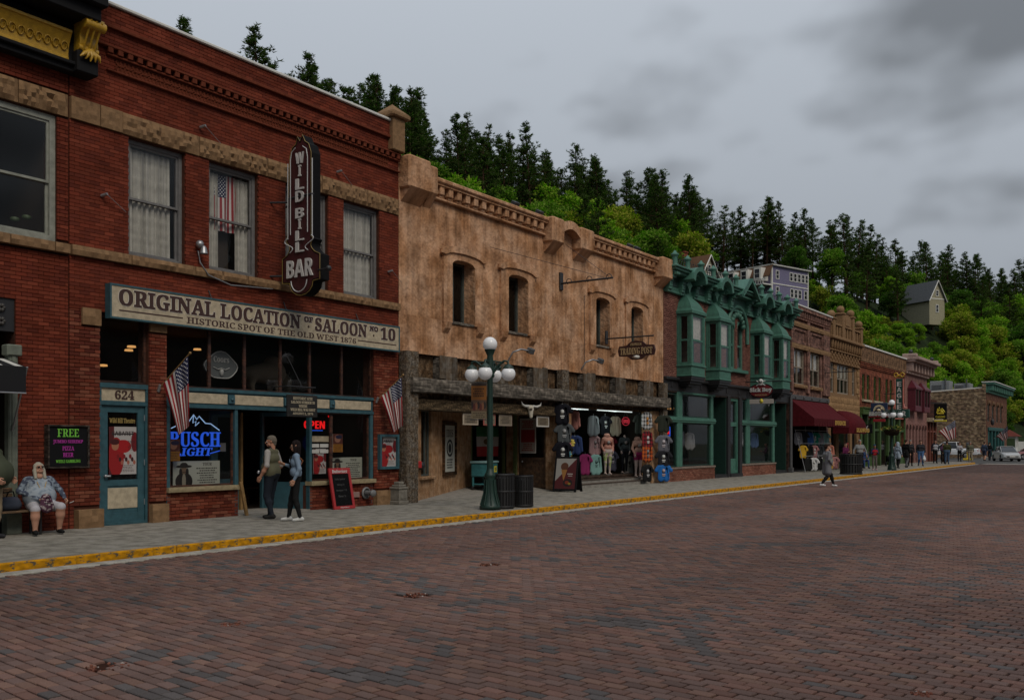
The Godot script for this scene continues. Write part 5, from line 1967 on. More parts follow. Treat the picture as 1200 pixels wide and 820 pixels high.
func green_building() -> void:
	var g := thing("bay_window_building", "pinkish brick building with four green bay windows and ornate green cornice", "building", V(43.3, 0, 0))
	var gp: Material = M.green_paint
	var bays := [[36.6, 38.0], [39.65, 40.95], [45.2, 46.45], [48.05, 49.2]]
	var holes := []
	for w in bays: holes.append(Rect2(w[0] + 0.15, 5.0, w[1] - w[0] - 0.3, 2.2))
	holes.append(Rect2(42.45, 5.3, 0.75, 2.3))
	holes.append(Rect2(43.5, 5.3, 0.75, 2.3))
	var b := N()
	b.wall(35.36, 51.25, 3.9, 8.5, -0.02, 0.35, holes)
	obj("wall", b, worn("mortar_pale", Color(0.36, 0.28, 0.23), 0.95, 2.0, V(0.5, 0.5, 0.5), 0.3), g)
	shell(g, 35.36, 51.25, 8.5, 15, M.mortar_pale, [4.4], -0.38)
	var pal := [Color(0.26, 0.115, 0.088), Color(0.22, 0.095, 0.074), Color(0.3, 0.14, 0.105)]
	brickwork(g, 35.36, 51.25, 4.5, 8.3, 0.012, holes, pal, 61, 0, 0.215, 0.075, 0.02)
	
	for w in bays:
		var x0: float = w[0]
		var x1: float = w[1]
		b = N()
		b.cbox(x0, x1, 4.58, 5.0, 0.0, 0.7, 0.02)
		b.cbox(x0 - 0.04, x1 + 0.04, 4.98, 5.06, 0.0, 0.75, 0.015)
		b.cbox(x0 - 0.03, x1 + 0.03, 4.56, 4.62, 0.0, 0.73, 0.015)
		b.cbox(x0 - 0.05, x1 + 0.05, 7.2, 7.32, 0.0, 0.76, 0.015)
		for c in [[x0, 0.6], [x1 - 0.1, 0.6], [x0, 0.0], [x1 - 0.1, 0.0]]: b.box(c[0], c[0] + 0.1, 5.06, 7.2, c[1], c[1] + 0.1)
		var bay := obj("bay_window", b, gp, g)
		for q in 3:
			var wd: float = 0.5 if q != 1 else x1 - x0 - 0.2
			var t := Transform3D(Basis(Vector3.UP, [-PI / 2, 0.0, PI / 2][q]), [V(x0 + 0.02, 0, 0.1), V(x0 + 0.1, 0, 0.68), V(x1 - 0.02, 0, 0.6)][q])
			b = N()
			frame_bars(b, 0, wd, 5.06, 7.2, -0.06, 0.0, 0.1)
			b.box(0.1, wd - 0.1, 6.06, 6.14, -0.055, -0.005)
			var sash := obj("sash", turned(b, t), gp, bay)
			b = N()
			b.quad(V(0.1, 5.16, -0.03), V(wd - 0.1, 5.16, -0.03), V(wd - 0.1, 7.1, -0.03), V(0.1, 7.1, -0.03))
			obj("pane", turned(b, t), M.glass, bay)
			if q == 1:
				var cb := N()
				cb.box(0.12, wd - 0.12, 6.1, 7.1, -0.12, -0.1)
				obj("blind", turned(cb, t), M.curtain, bay)
		b = N()
		var prev := []
		for i in 9:
			var s := i / 8.0
			var y := 7.32 + 0.86 * s
			var k := 1.0 - 0.12 * smoothstep(0.0, 0.14, s) - 0.83 * pow(s, 1.9)
			var hw: float = (x1 - x0 + 0.1) / 2 * k
			var c := (x0 + x1) / 2
			var ring := [V(c - hw, y, 0.0), V(c - hw, y, 0.76 * k), V(c + hw, y, 0.76 * k), V(c + hw, y, 0.0)]
			if i > 0:
				for j in 3: b.quad(prev[j], prev[j + 1], ring[j + 1], ring[j])
			prev = ring
		b.ball(V((x0 + x1) / 2, 8.2, 0.06), 0.06, 8)
		obj("bay_roof", b, gp, bay)
		b = N()
		for i in 5:
			var s := i / 5.0
			var s2 := (i + 1) / 5.0
			var k0 := cos(s * PI / 2 * 0.92)
			var k1 := cos(s2 * PI / 2 * 0.92)
			var c := (x0 + x1) / 2
			b.cbox(c - (x1 - x0) / 2 * k0, c + (x1 - x0) / 2 * k0, 4.56 - 0.5 * s2, 4.56 - 0.5 * s, 0.0, 0.7 * k0, 0.01)
		for q in 5:
			var x := lerpf(x0 + 0.2, x1 - 0.2, q / 4.0)
			b.tube([V(x, 4.5, 0.6), V(lerpf(x, (x0 + x1) / 2, 0.5), 4.25, 0.42), V((x0 + x1) / 2, 4.07, 0.12)], [0.05, 0.045, 0.03], 6)
		obj("bay_bracket", b, M.black_iron, bay)
	
	for w in [[42.45, 43.2], [43.5, 44.25]]:
		b = N()
		frame_bars(b, w[0], w[1], 5.3, 7.6, -0.15, -0.06, 0.12)
		b.box(w[0] + 0.12, w[1] - 0.12, 6.4, 6.5, -0.14, -0.07)
		var fill := PackedVector2Array([W2(w[0], 7.62), W2(w[0], 7.25)])
		for p in arch_points(w[0] + 0.04, w[1] - 0.04, 7.25, 0.32): fill.append(p)
		fill.append(W2(w[1], 7.25))
		fill.append(W2(w[1], 7.62))
		b.prism(fill, TF(V(0, 0, 0.0)), 0.1)
		var win := obj("arched_window", b, gp, g)
		b = N()
		b.quad(V(w[0] + 0.1, 5.4, -0.1), V(w[1] - 0.1, 5.4, -0.1), V(w[1] - 0.1, 7.5, -0.1), V(w[0] + 0.1, 7.5, -0.1))
		obj("pane", b, M.glass, win)
	b = N()
	var hood := []
	for i in 17: hood.append(V(43.35 - cos(PI * i / 16) * 1.25, 7.15 + sin(PI * i / 16) * 1.15, 0.08))
	b.tube([V(42.1, 6.6, 0.08)] + hood + [V(44.6, 6.6, 0.08)], 0.11, 6)
	obj("window_hood", b, gp, g)
	b = N()
	b.cbox(42.2, 44.5, 5.12, 5.28, 0.0, 0.2, 0.02)
	obj("window_sill", b, gp, g)
	b = N()
	for i in 9:
		var a := PI * (i + 0.5) / 9
		b.ball(V(43.35 - cos(a) * 0.75, 7.3 + sin(a) * 0.62, 0.05), 0.16, 6)
	obj("arch_beads", b, gp, g)
	
	b = N()
	b.cbox(35.36, 51.27, 8.02, 8.14, -0.1, 0.14, 0.02)
	b.cbox(35.36, 51.27, 8.14, 8.75, -0.1, 0.1, 0.02)
	b.cbox(35.3, 51.33, 8.75, 8.86, -0.1, 0.5, 0.02)
	b.cbox(35.25, 51.38, 8.86, 8.96, -0.1, 0.62, 0.02)
	b.cbox(35.2, 51.43, 8.96, 9.04, -0.1, 0.7, 0.02)
	var cor := obj("cornice", b, gp, g)
	var posts := [35.5, 36.75, 38.15, 39.5, 40.9, 42.2, 44.4, 45.6, 46.9, 48.2, 49.5, 50.95]
	for x in posts:
		b = N()
		for i in 7:
			var s := i / 6.0
			b.cbox(x - 0.14, x + 0.14, 8.0 + 0.11 * i, 8.115 + 0.11 * i, 0.08, 0.22 + 0.38 * s * s + 0.05 * sin(s * 7.0), 0.015)
		obj("cornice_bracket", b, gp, cor)
		b = N()
		b.lathe([W2(0.15, 9.04), W2(0.15, 9.1), W2(0.12, 9.12), W2(0.11, 9.42), W2(0.17, 9.46), W2(0.17, 9.52), W2(0.1, 9.56), W2(0.05, 9.64), W2(0.0, 9.68)], V(x, 0, 0.45), 8)
		obj("post_finial", b, gp, cor)
	for i in 11:
		if i == 5: continue
		var xa: float = posts[i] + 0.16
		var xb: float = posts[i + 1] - 0.16
		b = N()
		b.cbox(xa + 0.04, xb - 0.04, 8.3, 8.66, 0.09, 0.13, 0.01)
		obj("frieze_panel", b, M.dark_green_paint, cor)
		b = N()
		b.tube([V(xa, 9.1, 0.45), V(xb, 9.1, 0.45)], 0.012, 4)
		b.tube([V(xa, 9.36, 0.45), V(xb, 9.36, 0.45)], 0.01, 4)
		var n := 4
		for q in n:
			var c := lerpf(xa, xb, (q + 0.5) / n)
			var ring := []
			for k in 11: ring.append(V(c + cos(TAU * k / 10) * 0.1, 9.23 + sin(TAU * k / 10) * 0.12, 0.45))
			b.tube(ring, 0.012, 4, false)
			b.tube([V(c, 9.36, 0.45), V(c, 9.5, 0.45)], [0.016, 0.004], 4)
		obj("iron_cresting", b, M.black_iron, cor)
	for w in bays:
		b = N()
		var c: float = (w[0] + w[1]) / 2
		var pl := PackedVector2Array()
		for p in arch_points(c - 0.75, c + 0.75, 8.62, 0.58, 16): pl.append(p)
		for i in range(16, -1, -1): pl.append(W2(lerpf(c - 0.55, c + 0.55, i / 16.0), 8.55 + 0.48 * sqrt(maxf(0.0, 1.0 - pow(i / 8.0 - 1.0, 2.0)))))
		b.prism(pl, TF(V(0, 0, 0.82)), 0.75)
		var tre := PackedVector2Array()
		for i in 12: tre.append(W2(c + cos(TAU * i / 12) * (0.3 if i % 3 == 0 else 0.17), 8.5 + sin(TAU * i / 12) * (0.36 if i % 3 == 0 else 0.2)))
		b.prism(tre, TF(V(0, 0, 0.3)), 0.2)
		obj("cornice_arch", b, gp, cor)
	b = N()
	b.prism(PackedVector2Array([W2(42.3, 8.7), W2(44.3, 8.7), W2(43.3, 9.5)]), TF(V(0, 0, 0.5)), 0.55)
	b.quad(V(42.2, 8.72, 0.85), V(43.3, 9.6, 0.85), V(43.3, 9.6, -0.1), V(42.2, 8.72, -0.1))
	b.quad(V(43.3, 9.6, 0.85), V(44.4, 8.72, 0.85), V(44.4, 8.72, -0.1), V(43.3, 9.6, -0.1))
	b.prism(PackedVector2Array([W2(42.2, 8.6), W2(42.2, 8.72), W2(43.3, 9.6), W2(44.4, 8.72), W2(44.4, 8.6), W2(43.3, 9.45)]), TF(V(0, 0, 0.85)), 0.12)
	obj("cornice_gable", b, gp, cor)
	
	b = N()
	b.box(35.38, 51.2, 3.95, 4.5, -0.3, 0.04)
	b.cbox(35.38, 51.2, 4.4, 4.52, 0.0, 0.16, 0.02)
	for x in [42.25, 43.72]: b.cbox(x, x + 0.3, 0.12, 4.0, -0.2, 0.06, 0.02)
	for i in 10: b.cbox(36.0 + i * 1.5, 36.16 + i * 1.5, 4.1, 4.3, 0.03, 0.08, 0.01)
	obj("black_fascia", b, M.black_iron, g)
	var bp := [Color(0.3, 0.12, 0.08), Color(0.25, 0.1, 0.07), Color(0.36, 0.16, 0.11)]
	for s in [[35.4, 40.75, 37.2], [44.05, 48.98, 45.2]]:
		var xa: float = s[0]
		var xb: float = s[1]
		var xc: float = s[2]
		b = N()
		b.box(xa, xb, 0.1, 0.64, -0.35, -0.03)
		b.cbox(xa, xb + 0.02, 0.64, 0.72, -0.35, 0.04, 0.01)
		var bh := obj("bulkhead", b, M.mortar_pale, g)
		brickwork(bh, xa, xb, 0.12, 0.64, 0.0, [], bp, 62, 0, 0.215, 0.075, 0.014)
		b = N()
		b.cbox(xc - 0.5, xc, 0.72, 3.95, -0.16, 0.02, 0.02)
		b.cbox(xb - 0.45, xb - 0.2, 0.72, 3.95, -0.16, 0.02, 0.02)
		b.cbox(xa, xb, 2.62, 2.86, -0.16, 0.05, 0.02)
		b.cbox(xa, xb, 2.7, 2.78, -0.16, 0.08, 0.02)
		b.cbox(xc, xb, 3.85, 3.97, -0.16, 0.03, 0.02)
		var sf := obj("shopfront_frame", b, gp, g)
		shop_pane(sf, xc, xb - 0.45, 2.86, 3.85, -0.06, M.dark_green_paint, 0.06, "transom_window")
		shop_pane(sf, xc, xb - 0.45, 0.74, 2.62, -0.06, M.dark_green_paint, 0.06)
		shop_pane(sf, xa, xc - 0.5, 0.74, 2.62, -0.06, M.dark_green_paint, 0.05)
		shop_pane(sf, xa, xc - 0.5, 2.86, 3.85, -0.06, M.dark_green_paint, 0.05, "transom_window")
	for s in [[40.77, 42.24], [49.0, 50.8]]:
		b = N()
		b.box(s[0], s[1], 2.6, 3.95, -0.7, -0.6)
		b.box(s[1] - 0.1, s[1], 0.1, 3.95, -1.3, -0.05)
		b.box(s[0], s[0] + 0.06, 0.1, 3.95, -1.3, -0.3)
		var en := obj("entrance", b, M.dark_green_paint, g)
		b = N()
		b.box(s[0], s[1], 0.1, 0.28, -1.3, 0.02)
		obj("doorstep", b, M.black_iron, g)
		b = N()
		frame_bars(b, s[0] + 0.06, s[1] - 0.12, 0.28, 2.6, -1.2, -1.1, 0.16)
		b.box(s[0] + 0.2, s[1] - 0.26, 0.44, 1.0, -1.18, -1.12)
		var d := obj("door", b, M.dark_green_paint, en)
		b = N()
		b.quad(V(s[0] + 0.2, 1.0, -1.15), V(s[1] - 0.26, 1.0, -1.15), V(s[1] - 0.26, 2.44, -1.15), V(s[0] + 0.2, 2.44, -1.15))
		obj("door_glass", b, M.glass, d)
	b = N()
	frame_bars(b, 42.56, 43.7, 0.3, 3.9, -0.2, -0.05, 0.14)
	b.box(42.7, 43.56, 2.55, 2.75, -0.19, -0.06)
	b.box(42.7, 43.56, 0.44, 1.0, -0.18, -0.1)
	var nd := obj("narrow_door", b, gp, g)
	b = N()
	b.quad(V(42.7, 1.0, -0.13), V(43.56, 1.0, -0.13), V(43.56, 2.55, -0.13), V(42.7, 2.55, -0.13))
	b.quad(V(42.7, 2.75, -0.13), V(43.56, 2.75, -0.13), V(43.56, 3.76, -0.13), V(42.7, 3.76, -0.13))
	obj("pane", b, M.dark_glass, nd)
	b = N()
	b.box(42.5, 44.0, 0.1, 0.28, -0.3, 0.1)
	obj("doorstep", b, M.black_iron, g)
	b = N()
	b.tube([V(51.08, 0.12, 0.12), V(51.08, 4.3, 0.12)], 0.09, 10)
	b.cbox(50.95, 51.21, 0.12, 0.4, 0.0, 0.25, 0.02)
	obj("iron_column", b, worn("grey_iron", Color(0.12, 0.12, 0.125), 0.6, 2.0, V(0.7, 0.7, 0.7), 0.2), g)

func srgb_of(a: Array) -> Array:
	var r := []
	for c: Color in a: r.append(c.linear_to_srgb())
	return r
func far_window(g: Node, x0: float, x1: float, y0: float, y1: float, z: float, m: Material, lights := 1, blind := 0.0) -> void:
	var b := N()
	frame_bars(b, x0, x1, y0, y1, z - 0.1, z, 0.09)
	for i in range(1, lights): b.box(lerpf(x0, x1, float(i) / lights) - 0.05, lerpf(x0, x1, float(i) / lights) + 0.05, y0 + 0.09, y1 - 0.09, z - 0.09, z - 0.01)
	b.box(x0 + 0.09, x1 - 0.09, (y0 + y1) / 2 - 0.035, (y0 + y1) / 2 + 0.035, z - 0.08, z - 0.02)
	var win := obj("window", b, m, g)
	b = N()
	b.quad(V(x0 + 0.08, y0 + 0.08, z - 0.05), V(x1 - 0.08, y0 + 0.08, z - 0.05), V(x1 - 0.08, y1 - 0.08, z - 0.05), V(x0 + 0.08, y1 - 0.08, z - 0.05))
	obj("pane", b, M.glass, win)
	if blind > 0.0:
		b = N()
		b.box(x0 + 0.1, x1 - 0.1, lerpf(y1, y0, blind), y1 - 0.1, z - 0.14, z - 0.12)
		obj("blind", b, M.curtain, win)
func far_buildings() -> void:
	var nz := FastNoiseLite.new()
	nz.frequency = 0.6
	
	var brown := far_brick("brown_brick", srgb_of([Color(0.32, 0.16, 0.12), Color(0.27, 0.135, 0.105), Color(0.37, 0.19, 0.14)]), lin(0.2, 0.13, 0.11))
	var g := thing("brown_brick_building", "brown brick shop with two pairs of tall windows over a maroon awning", "building", V(54.9, 0, 0))
	var b := N()
	b.wall(51.28, 58.55, 0.1, 9.3, -0.02, 0.4, [Rect2(51.75, 5.05, 2.2, 2.0), Rect2(54.75, 5.05, 2.15, 2.0), Rect2(51.6, 0.1, 6.5, 3.6)])
	obj("wall", b, brown, g)
	shell(g, 51.28, 58.55, 9.3, 15, brown, [4.4], -0.45)
	b = N()
	for i in 18: b.cbox(51.4 + i * 0.4, 51.62 + i * 0.4, 8.85, 9.2, -0.02, 0.16, 0.02)
	b.cbox(51.28, 58.55, 9.2, 9.42, -0.4, 0.22, 0.02)
	b.cbox(51.28, 58.55, 8.72, 8.82, -0.02, 0.12, 0.02)
	for x in [51.28, 54.15, 57.25]: b.cbox(x, x + (0.45 if x > 54 else 0.4) + (0.85 if x > 57 else 0.0), 4.6, 8.7, -0.02, 0.1, 0.02)
	for s in [[51.8, 54.0], [54.8, 57.1]]:
		frame_bars(b, s[0], s[1], 7.35, 8.2, -0.02, 0.06, 0.12)
	obj("brick_trim", b, brown, g)
	b = N()
	b.cbox(51.2, 58.6, 9.42, 9.5, -0.45, 0.26, 0.01)
	obj("coping", b, M.white_paint, g)
	for s in [[51.3, 53.0], [53.02, 54.7], [54.72, 56.4], [56.42, 58.5]]:
		for y in [[7.05, 7.32], [8.28, 8.55]]:
			b = N()
			b.rock(s[0], s[1], y[0], y[1], -0.1, 0.13, 0.06, nz, 0.2)
			obj("stone_band", b, M.sandstone, g)
	for s in [[51.7, 54.0], [54.7, 56.95]]:
		b = N()
		b.rock(s[0], s[1], 4.86, 5.05, -0.1, 0.16, 0.05, nz, 0.2)
		obj("sill_stone", b, M.sandstone, g)
		far_window(g, s[0] + 0.05, s[1] - 0.05, 5.05, 7.05, -0.1, worn("tan_frame", Color(0.4, 0.33, 0.25), 0.6, 2.0, V(0.7, 0.7, 0.7), 0.1), 2, 0.5)
	b = N()
	b.cbox(51.28, 58.55, 4.2, 4.45, -0.1, 0.06, 0.01)
	for i in 5: b.ball(V(52.0 + i * 1.5, 4.32, 0.08), 0.07, 6)
	obj("iron_lintel", b, M.grey_iron, g)
	b = N()
	b.box(51.28, 58.55, 3.7, 4.2, -0.3, -0.04)
	obj("dark_fascia", b, M.black_iron, g)
	b = N()
	b.box(51.7, 58.0, 0.1, 0.2, -3, -0.1)
	b.box(54.4, 54.6, 0.2, 3.7, -0.3, -0.15)
	b.box(51.7, 51.85, 0.2, 3.7, -0.3, -0.15)
	b.box(57.0, 57.2, 0.2, 3.7, -0.3, -0.15)
	obj("shopfront_frame", b, M.black_iron, g)
	awning(g, 51.25, 58.1, 4.15, 3.1, 1.35, 0.42)
	letters("BOONDOCKS", flat("gold_letter", Color(0.5, 0.3, 0.06), 0.6), g, V(56.2, 2.92, 1.365), 2.2, 0.26)
	
	b = N()
	b.tube([V(57.4, 6.0, 0.05), V(57.4, 6.0, 1.9)], 0.03, 6)
	b.tube([V(57.4, 6.5, 0.05), V(57.4, 6.03, 1.0)], 0.02, 5)
	obj("iron_bracket", b, M.black_iron, g)
	
	g = thing("sandstone_building", "narrow rough sandstone building with a crenellated parapet and ball finials", "building", V(62.1, 0, 0))
	b = N()
	b.wall(58.58, 65.7, 0.1, 7.6, -0.05, 0.4, [Rect2(59.1, 4.9, 0.75, 1.9), Rect2(60.55, 4.9, 2.65, 1.9), Rect2(64.0, 4.9, 0.7, 1.9), Rect2(59.2, 0.1, 1.1, 2.9), Rect2(60.9, 0.1, 2.6, 2.9), Rect2(64.0, 0.1, 1.1, 2.6)])
	obj("wall", b, M.sandstone, g)
	shell(g, 58.58, 65.7, 7.6, 15, M.sandstone, [4.4], -0.45)
	var y := 0.12
	var row := 0
	while y < 6.78:
		var x := 58.58
		while x < 65.65:
			var w := minf(rng.randf_range(0.45, 0.95), 65.7 - x)
			if 65.7 - x - w < 0.2: w = 65.7 - x
			var ok := true
			for h in [Rect2(59.1, 4.9, 0.75, 1.9), Rect2(60.55, 4.9, 2.65, 1.9), Rect2(64.0, 4.9, 0.7, 1.9), Rect2(59.2, 0.1, 1.1, 2.9), Rect2(60.9, 0.1, 2.6, 2.9), Rect2(64.0, 0.1, 1.1, 2.6)]:
				if h.intersects(Rect2(x + 0.01, y + 0.01, w - 0.02, 0.36)): ok = false
			if ok:
				b = N()
				b.rock(x + 0.01, x + w - 0.01, y + 0.01, y + 0.37, -0.1, 0.02, 0.07, nz, 0.14)
				obj("stone", b, worn("stone_%d" % (rng.randi() % 3), Color(0.5, 0.3, 0.145) * [0.85, 1.0, 1.15][row % 3], 0.92, 2.0, V(0.9, 0.9, 0.9), 0.7), g)
			x += w
		y += 0.38
		row += 1
	b = N()
	for j in 4:
		for i in 20:
			if (i + j) % 2 == 0: b.cbox(58.7 + i * 0.35, 58.98 + i * 0.35, 6.85 + j * 0.17, 6.99 + j * 0.17, -0.06, 0.05, 0.01)
	b.cbox(58.6, 65.7, 6.78, 6.84, -0.06, 0.1, 0.01)
	b.cbox(58.6, 65.7, 7.52, 7.6, -0.06, 0.1, 0.01)
	for i in 13: b.lathe([W2(0.0, 7.6), W2(0.1, 7.7), W2(0.13, 8.0), W2(0.13, 8.2)], V(58.85 + i * 0.555, 0, 0.1), 8)
	b.cbox(58.5, 65.8, 8.2, 8.4, -0.35, 0.34, 0.04)
	for i in 12: b.cbox(58.7 + i * 0.58, 58.95 + i * 0.58, 8.4, 9.1, -0.1, 0.14, 0.02)
	b.cbox(58.58, 65.7, 9.1, 9.22, -0.15, 0.2, 0.02)
	b.box(58.6, 65.7, 7.6, 9.1, -0.35, -0.08)
	obj("parapet", b, M.sandstone, g)
	for x in [58.95, 61.0, 63.3, 65.35]:
		b = N()
		var tall := 0.5 if x > 60 and x < 64 else 0.0
		b.cbox(x - 0.22, x + 0.22, 8.2, 9.4 + tall, -0.2, 0.26, 0.03)
		b.cbox(x - 0.28, x + 0.28, 9.4 + tall, 9.52 + tall, -0.26, 0.32, 0.03)
		b.ball(V(x, 9.72 + tall, 0.03), 0.26, 12)
		obj("ball_finial", b, M.sandstone, g)
	b = N()
	var crest := PackedVector2Array([W2(61.2, 9.1)])
	for p in arch_points(61.2, 63.1, 9.65, 0.35): crest.append(p)
	crest.append(W2(63.1, 9.1))
	b.prism(crest, TF(V(0, 0, 0.15)), 0.3)
	b.cbox(61.7, 62.6, 9.25, 9.75, 0.1, 0.2, 0.03)
	obj("crest", b, M.sandstone, g)
	for w in [[59.12, 59.82, 1], [60.57, 63.18, 3], [64.02, 64.68, 1]]: far_window(g, w[0], w[1], 4.9, 6.78, -0.1, M.tan_frame, w[2], 0.45)
	for w in [[59.2, 60.3], [60.9, 63.5], [64.0, 65.1]]:
		b = N()
		frame_bars(b, w[0], w[1], 0.15, 2.9 if w[0] < 64 else 2.65, -0.3, -0.2, 0.1)
		var d := obj("shop_door" if w[0] != 60.9 else "display_window", b, M.black_iron, g)
		b = N()
		b.quad(V(w[0] + 0.1, 0.25, -0.25), V(w[1] - 0.1, 0.25, -0.25), V(w[1] - 0.1, 2.6, -0.25), V(w[0] + 0.1, 2.6, -0.25))
		obj("pane", b, M.dark_glass, d)
	b = N()
	var prev := []
	for i in 9:
		var s := i / 8.0
		var yy := 2.75 + 1.05 * cos(s * PI / 2)
		var zz := 0.05 + 1.35 * sin(s * PI / 2)
		var ring := []
		for j in 13:
			var u := j / 12.0 * 2.0 - 1.0
			var k := sqrt(maxf(0.0, 1.0 - pow(absf(u), 3.0) * 0.9))
			ring.append(V(61.0 + u * 1.75, 2.75 + (yy - 2.75) * k, 0.05 + (zz - 0.05) * (0.6 + 0.4 * k)))
		if i > 0:
			for j in 12: b.quad(ring[j], ring[j + 1], prev[j + 1], prev[j])
		prev = ring
	for j in 12: b.quad(prev[j] - V(0, 0.42, 0), prev[j + 1] - V(0, 0.42, 0), prev[j + 1], prev[j])
	b.quad(V(59.25, 2.33, 0.05), prev[0] - V(0, 0.42, 0), prev[0], V(59.25, 2.75, 0.05))
	obj("dome_awning", b, M.red_cloth, g)
	letters("DEADWOOD", M.gold_letter, g, V(61.0, 2.55, 1.42), 3.0, 0.26)
	
	var red := far_brick("row_red_brick", srgb_of([Color(0.38, 0.115, 0.062), Color(0.32, 0.095, 0.052), Color(0.43, 0.135, 0.075)]), lin(0.17, 0.07, 0.045))
	g = thing("red_brick_building", "red brick building with three pairs of narrow green windows and green shopfront", "building", V(72.4, 0, 0))
	b = N()
	var wx := [66.4, 67.65, 69.55, 70.9, 73.0, 74.3]
	var hs := [Rect2(66.2, 0.1, 12.6, 3.7)]
	for x in wx: hs.append(Rect2(x, 4.75, 0.78, 1.75))
	b.wall(65.73, 79.15, 0.1, 8.0, -0.02, 0.4, hs)
	obj("wall", b, red, g)
	shell(g, 65.73, 79.15, 8.0, 15, red, [4.3], -0.45)
	b = N()
	b.cbox(65.73, 79.15, 7.3, 8.35, -0.3, 0.12, 0.02)
	obj("parapet", b, far_brick("tan_brick", srgb_of([Color(0.34, 0.19, 0.1), Color(0.29, 0.155, 0.085)]), lin(0.2, 0.13, 0.08)), g)
	b = N()
	for q in 3: b.cbox(65.73, 79.15, 6.95 + q * 0.12, 7.03 + q * 0.12, -0.02, 0.05 + q * 0.03, 0.01)
	obj("brick_courses", b, red, g)
	b = N()
	b.cbox(65.7, 79.2, 8.35, 8.46, -0.5, 0.2, 0.01)
	obj("coping", b, M.white_paint, g)
	var olive: Material = worn("leaf_green_paint", Color(0.075, 0.155, 0.035), 0.55, 2.0, V(0.7, 0.7, 0.7), 0.1)
	for x in wx: far_window(g, x, x + 0.78, 4.75, 6.5, -0.1, olive, 1, 0.0)
	b = N()
	for x in [66.4, 69.5, 72.95]: b.cbox(x - 0.1, x + 2.2, 4.6, 4.74, -0.02, 0.12, 0.01)
	obj("sill_stone", b, M.cream_paint, g)
	b = N()
	b.cbox(65.8, 79.1, 3.7, 4.1, -0.1, 0.25, 0.03)
	b.cbox(65.8, 79.1, 4.1, 4.2, -0.1, 0.32, 0.02)
	for x in [65.8, 67.4, 69.2, 71.0, 73.5, 75.3, 77.0, 78.8]: b.cbox(x, x + 0.28, 0.12, 3.7, -0.15, 0.08, 0.02)
	b.cbox(65.8, 79.1, 2.6, 2.75, -0.12, 0.0, 0.02)
	b.box(65.8, 69.2, 0.12, 0.8, -0.15, 0.0)
	b.box(73.5, 79.1, 0.12, 0.8, -0.15, 0.0)
	obj("shopfront_frame", b, olive, g)
	for s in [[66.08, 67.4], [67.68, 69.2], [69.48, 71.0], [71.28, 73.5], [73.78, 75.3], [75.58, 77.0], [77.28, 78.8]]:
		b = N()
		b.quad(V(s[0], 0.8, -0.08), V(s[1], 0.8, -0.08), V(s[1], 2.6, -0.08), V(s[0], 2.6, -0.08))
		b.quad(V(s[0], 2.75, -0.08), V(s[1], 2.75, -0.08), V(s[1], 3.7, -0.08), V(s[0], 3.7, -0.08))
		obj("pane", b, M.glass, g)
	
	g = thing("pink_building", "dusty pink building with a heavy bracketed cornice and two maroon oriel windows", "building", V(83.4, 0, 0))
	var pink: Material = worn("pink_stucco", Color(0.42, 0.22, 0.19), 0.9, 1.5, V(0.4, 0.4, 0.4), 0.4)
	b = N()
	var arches := [79.5, 80.7, 81.9, 83.1, 84.3, 85.5, 86.6]
	hs = []
	for x in arches: hs.append(Rect2(x, 0.1, 0.8, 3.2))
	b.wall(79.18, 87.65, 0.1, 8.0, -0.02, 0.4, hs)
	for x in arches:
		var fill := PackedVector2Array([W2(x - 0.02, 3.32), W2(x - 0.02, 2.9)])
		for p in arch_points(x + 0.02, x + 0.78, 2.9, 0.36): fill.append(p)
		fill.append(W2(x + 0.82, 2.9))
		fill.append(W2(x + 0.82, 3.32))
		b.prism(fill, TF(V(0, 0, 0.03)), 0.12)
	obj("wall", b, pink, g)
	shell(g, 79.18, 87.65, 8.0, 15, pink, [4.2], -0.45)
	for x in arches:
		b = N()
		b.quad(V(x, 0.1, -0.2), V(x + 0.8, 0.1, -0.2), V(x + 0.8, 3.3, -0.2), V(x, 3.3, -0.2))
		obj("pane", b, M.dark_glass, g)
	b = N()
	var cp: Material = worn("cornice_pink", Color(0.62, 0.44, 0.38), 0.8, 1.5, V(0.4, 0.4, 0.4), 0.2)
	b.cbox(79.1, 87.8, 8.35, 8.6, -0.4, 1.1, 0.04)
	b.cbox(79.15, 87.7, 8.2, 8.35, -0.3, 0.8, 0.03)
	b.cbox(79.15, 87.7, 7.3, 7.45, -0.1, 0.2, 0.03)
	for i in 8: b.cbox(79.3 + i * 1.17, 79.55 + i * 1.17, 7.45, 8.22, -0.05, 0.6, 0.05)
	b.cbox(79.1, 79.6, 8.6, 8.85, -0.2, 0.9, 0.05)
	b.cbox(87.3, 87.8, 8.6, 8.85, -0.2, 0.9, 0.05)
	obj("cornice", b, cp, g)
	for x in [79.35, 87.55]:
		b = N()
		b.ball(V(x, 9.0, 0.4), 0.18, 8)
		obj("finial", b, M.black_iron, g)
	var mar: Material = worn("maroon_paint", Color(0.17, 0.022, 0.04), 0.5, 2.0, V(0.7, 0.7, 0.7), 0.1)
	for x in [80.2, 83.6]:
		b = N()
		b.cbox(x, x + 2.3, 4.3, 4.75, 0.0, 0.6, 0.03)
		for q in [0.0, 1.0, 2.15]: b.box(x + q, x + q + 0.15, 4.75, 6.1, 0.4, 0.6)
		b.box(x, x + 0.12, 4.75, 6.1, 0.0, 0.4)
		b.cbox(x - 0.05, x + 2.35, 6.05, 6.2, 0.0, 0.66, 0.02)
		var mid := V(x + 1.15, 6.85, 0.1)
		b.quad(V(x - 0.05, 6.2, 0.66), V(x + 2.35, 6.2, 0.66), mid + V(0.3, 0, 0), mid - V(0.3, 0, 0))
		b.tri(V(x - 0.05, 6.2, 0.0), V(x - 0.05, 6.2, 0.66), mid - V(0.3, 0, 0))
		var ori := obj("oriel_window", b, mar, g)
		b = N()
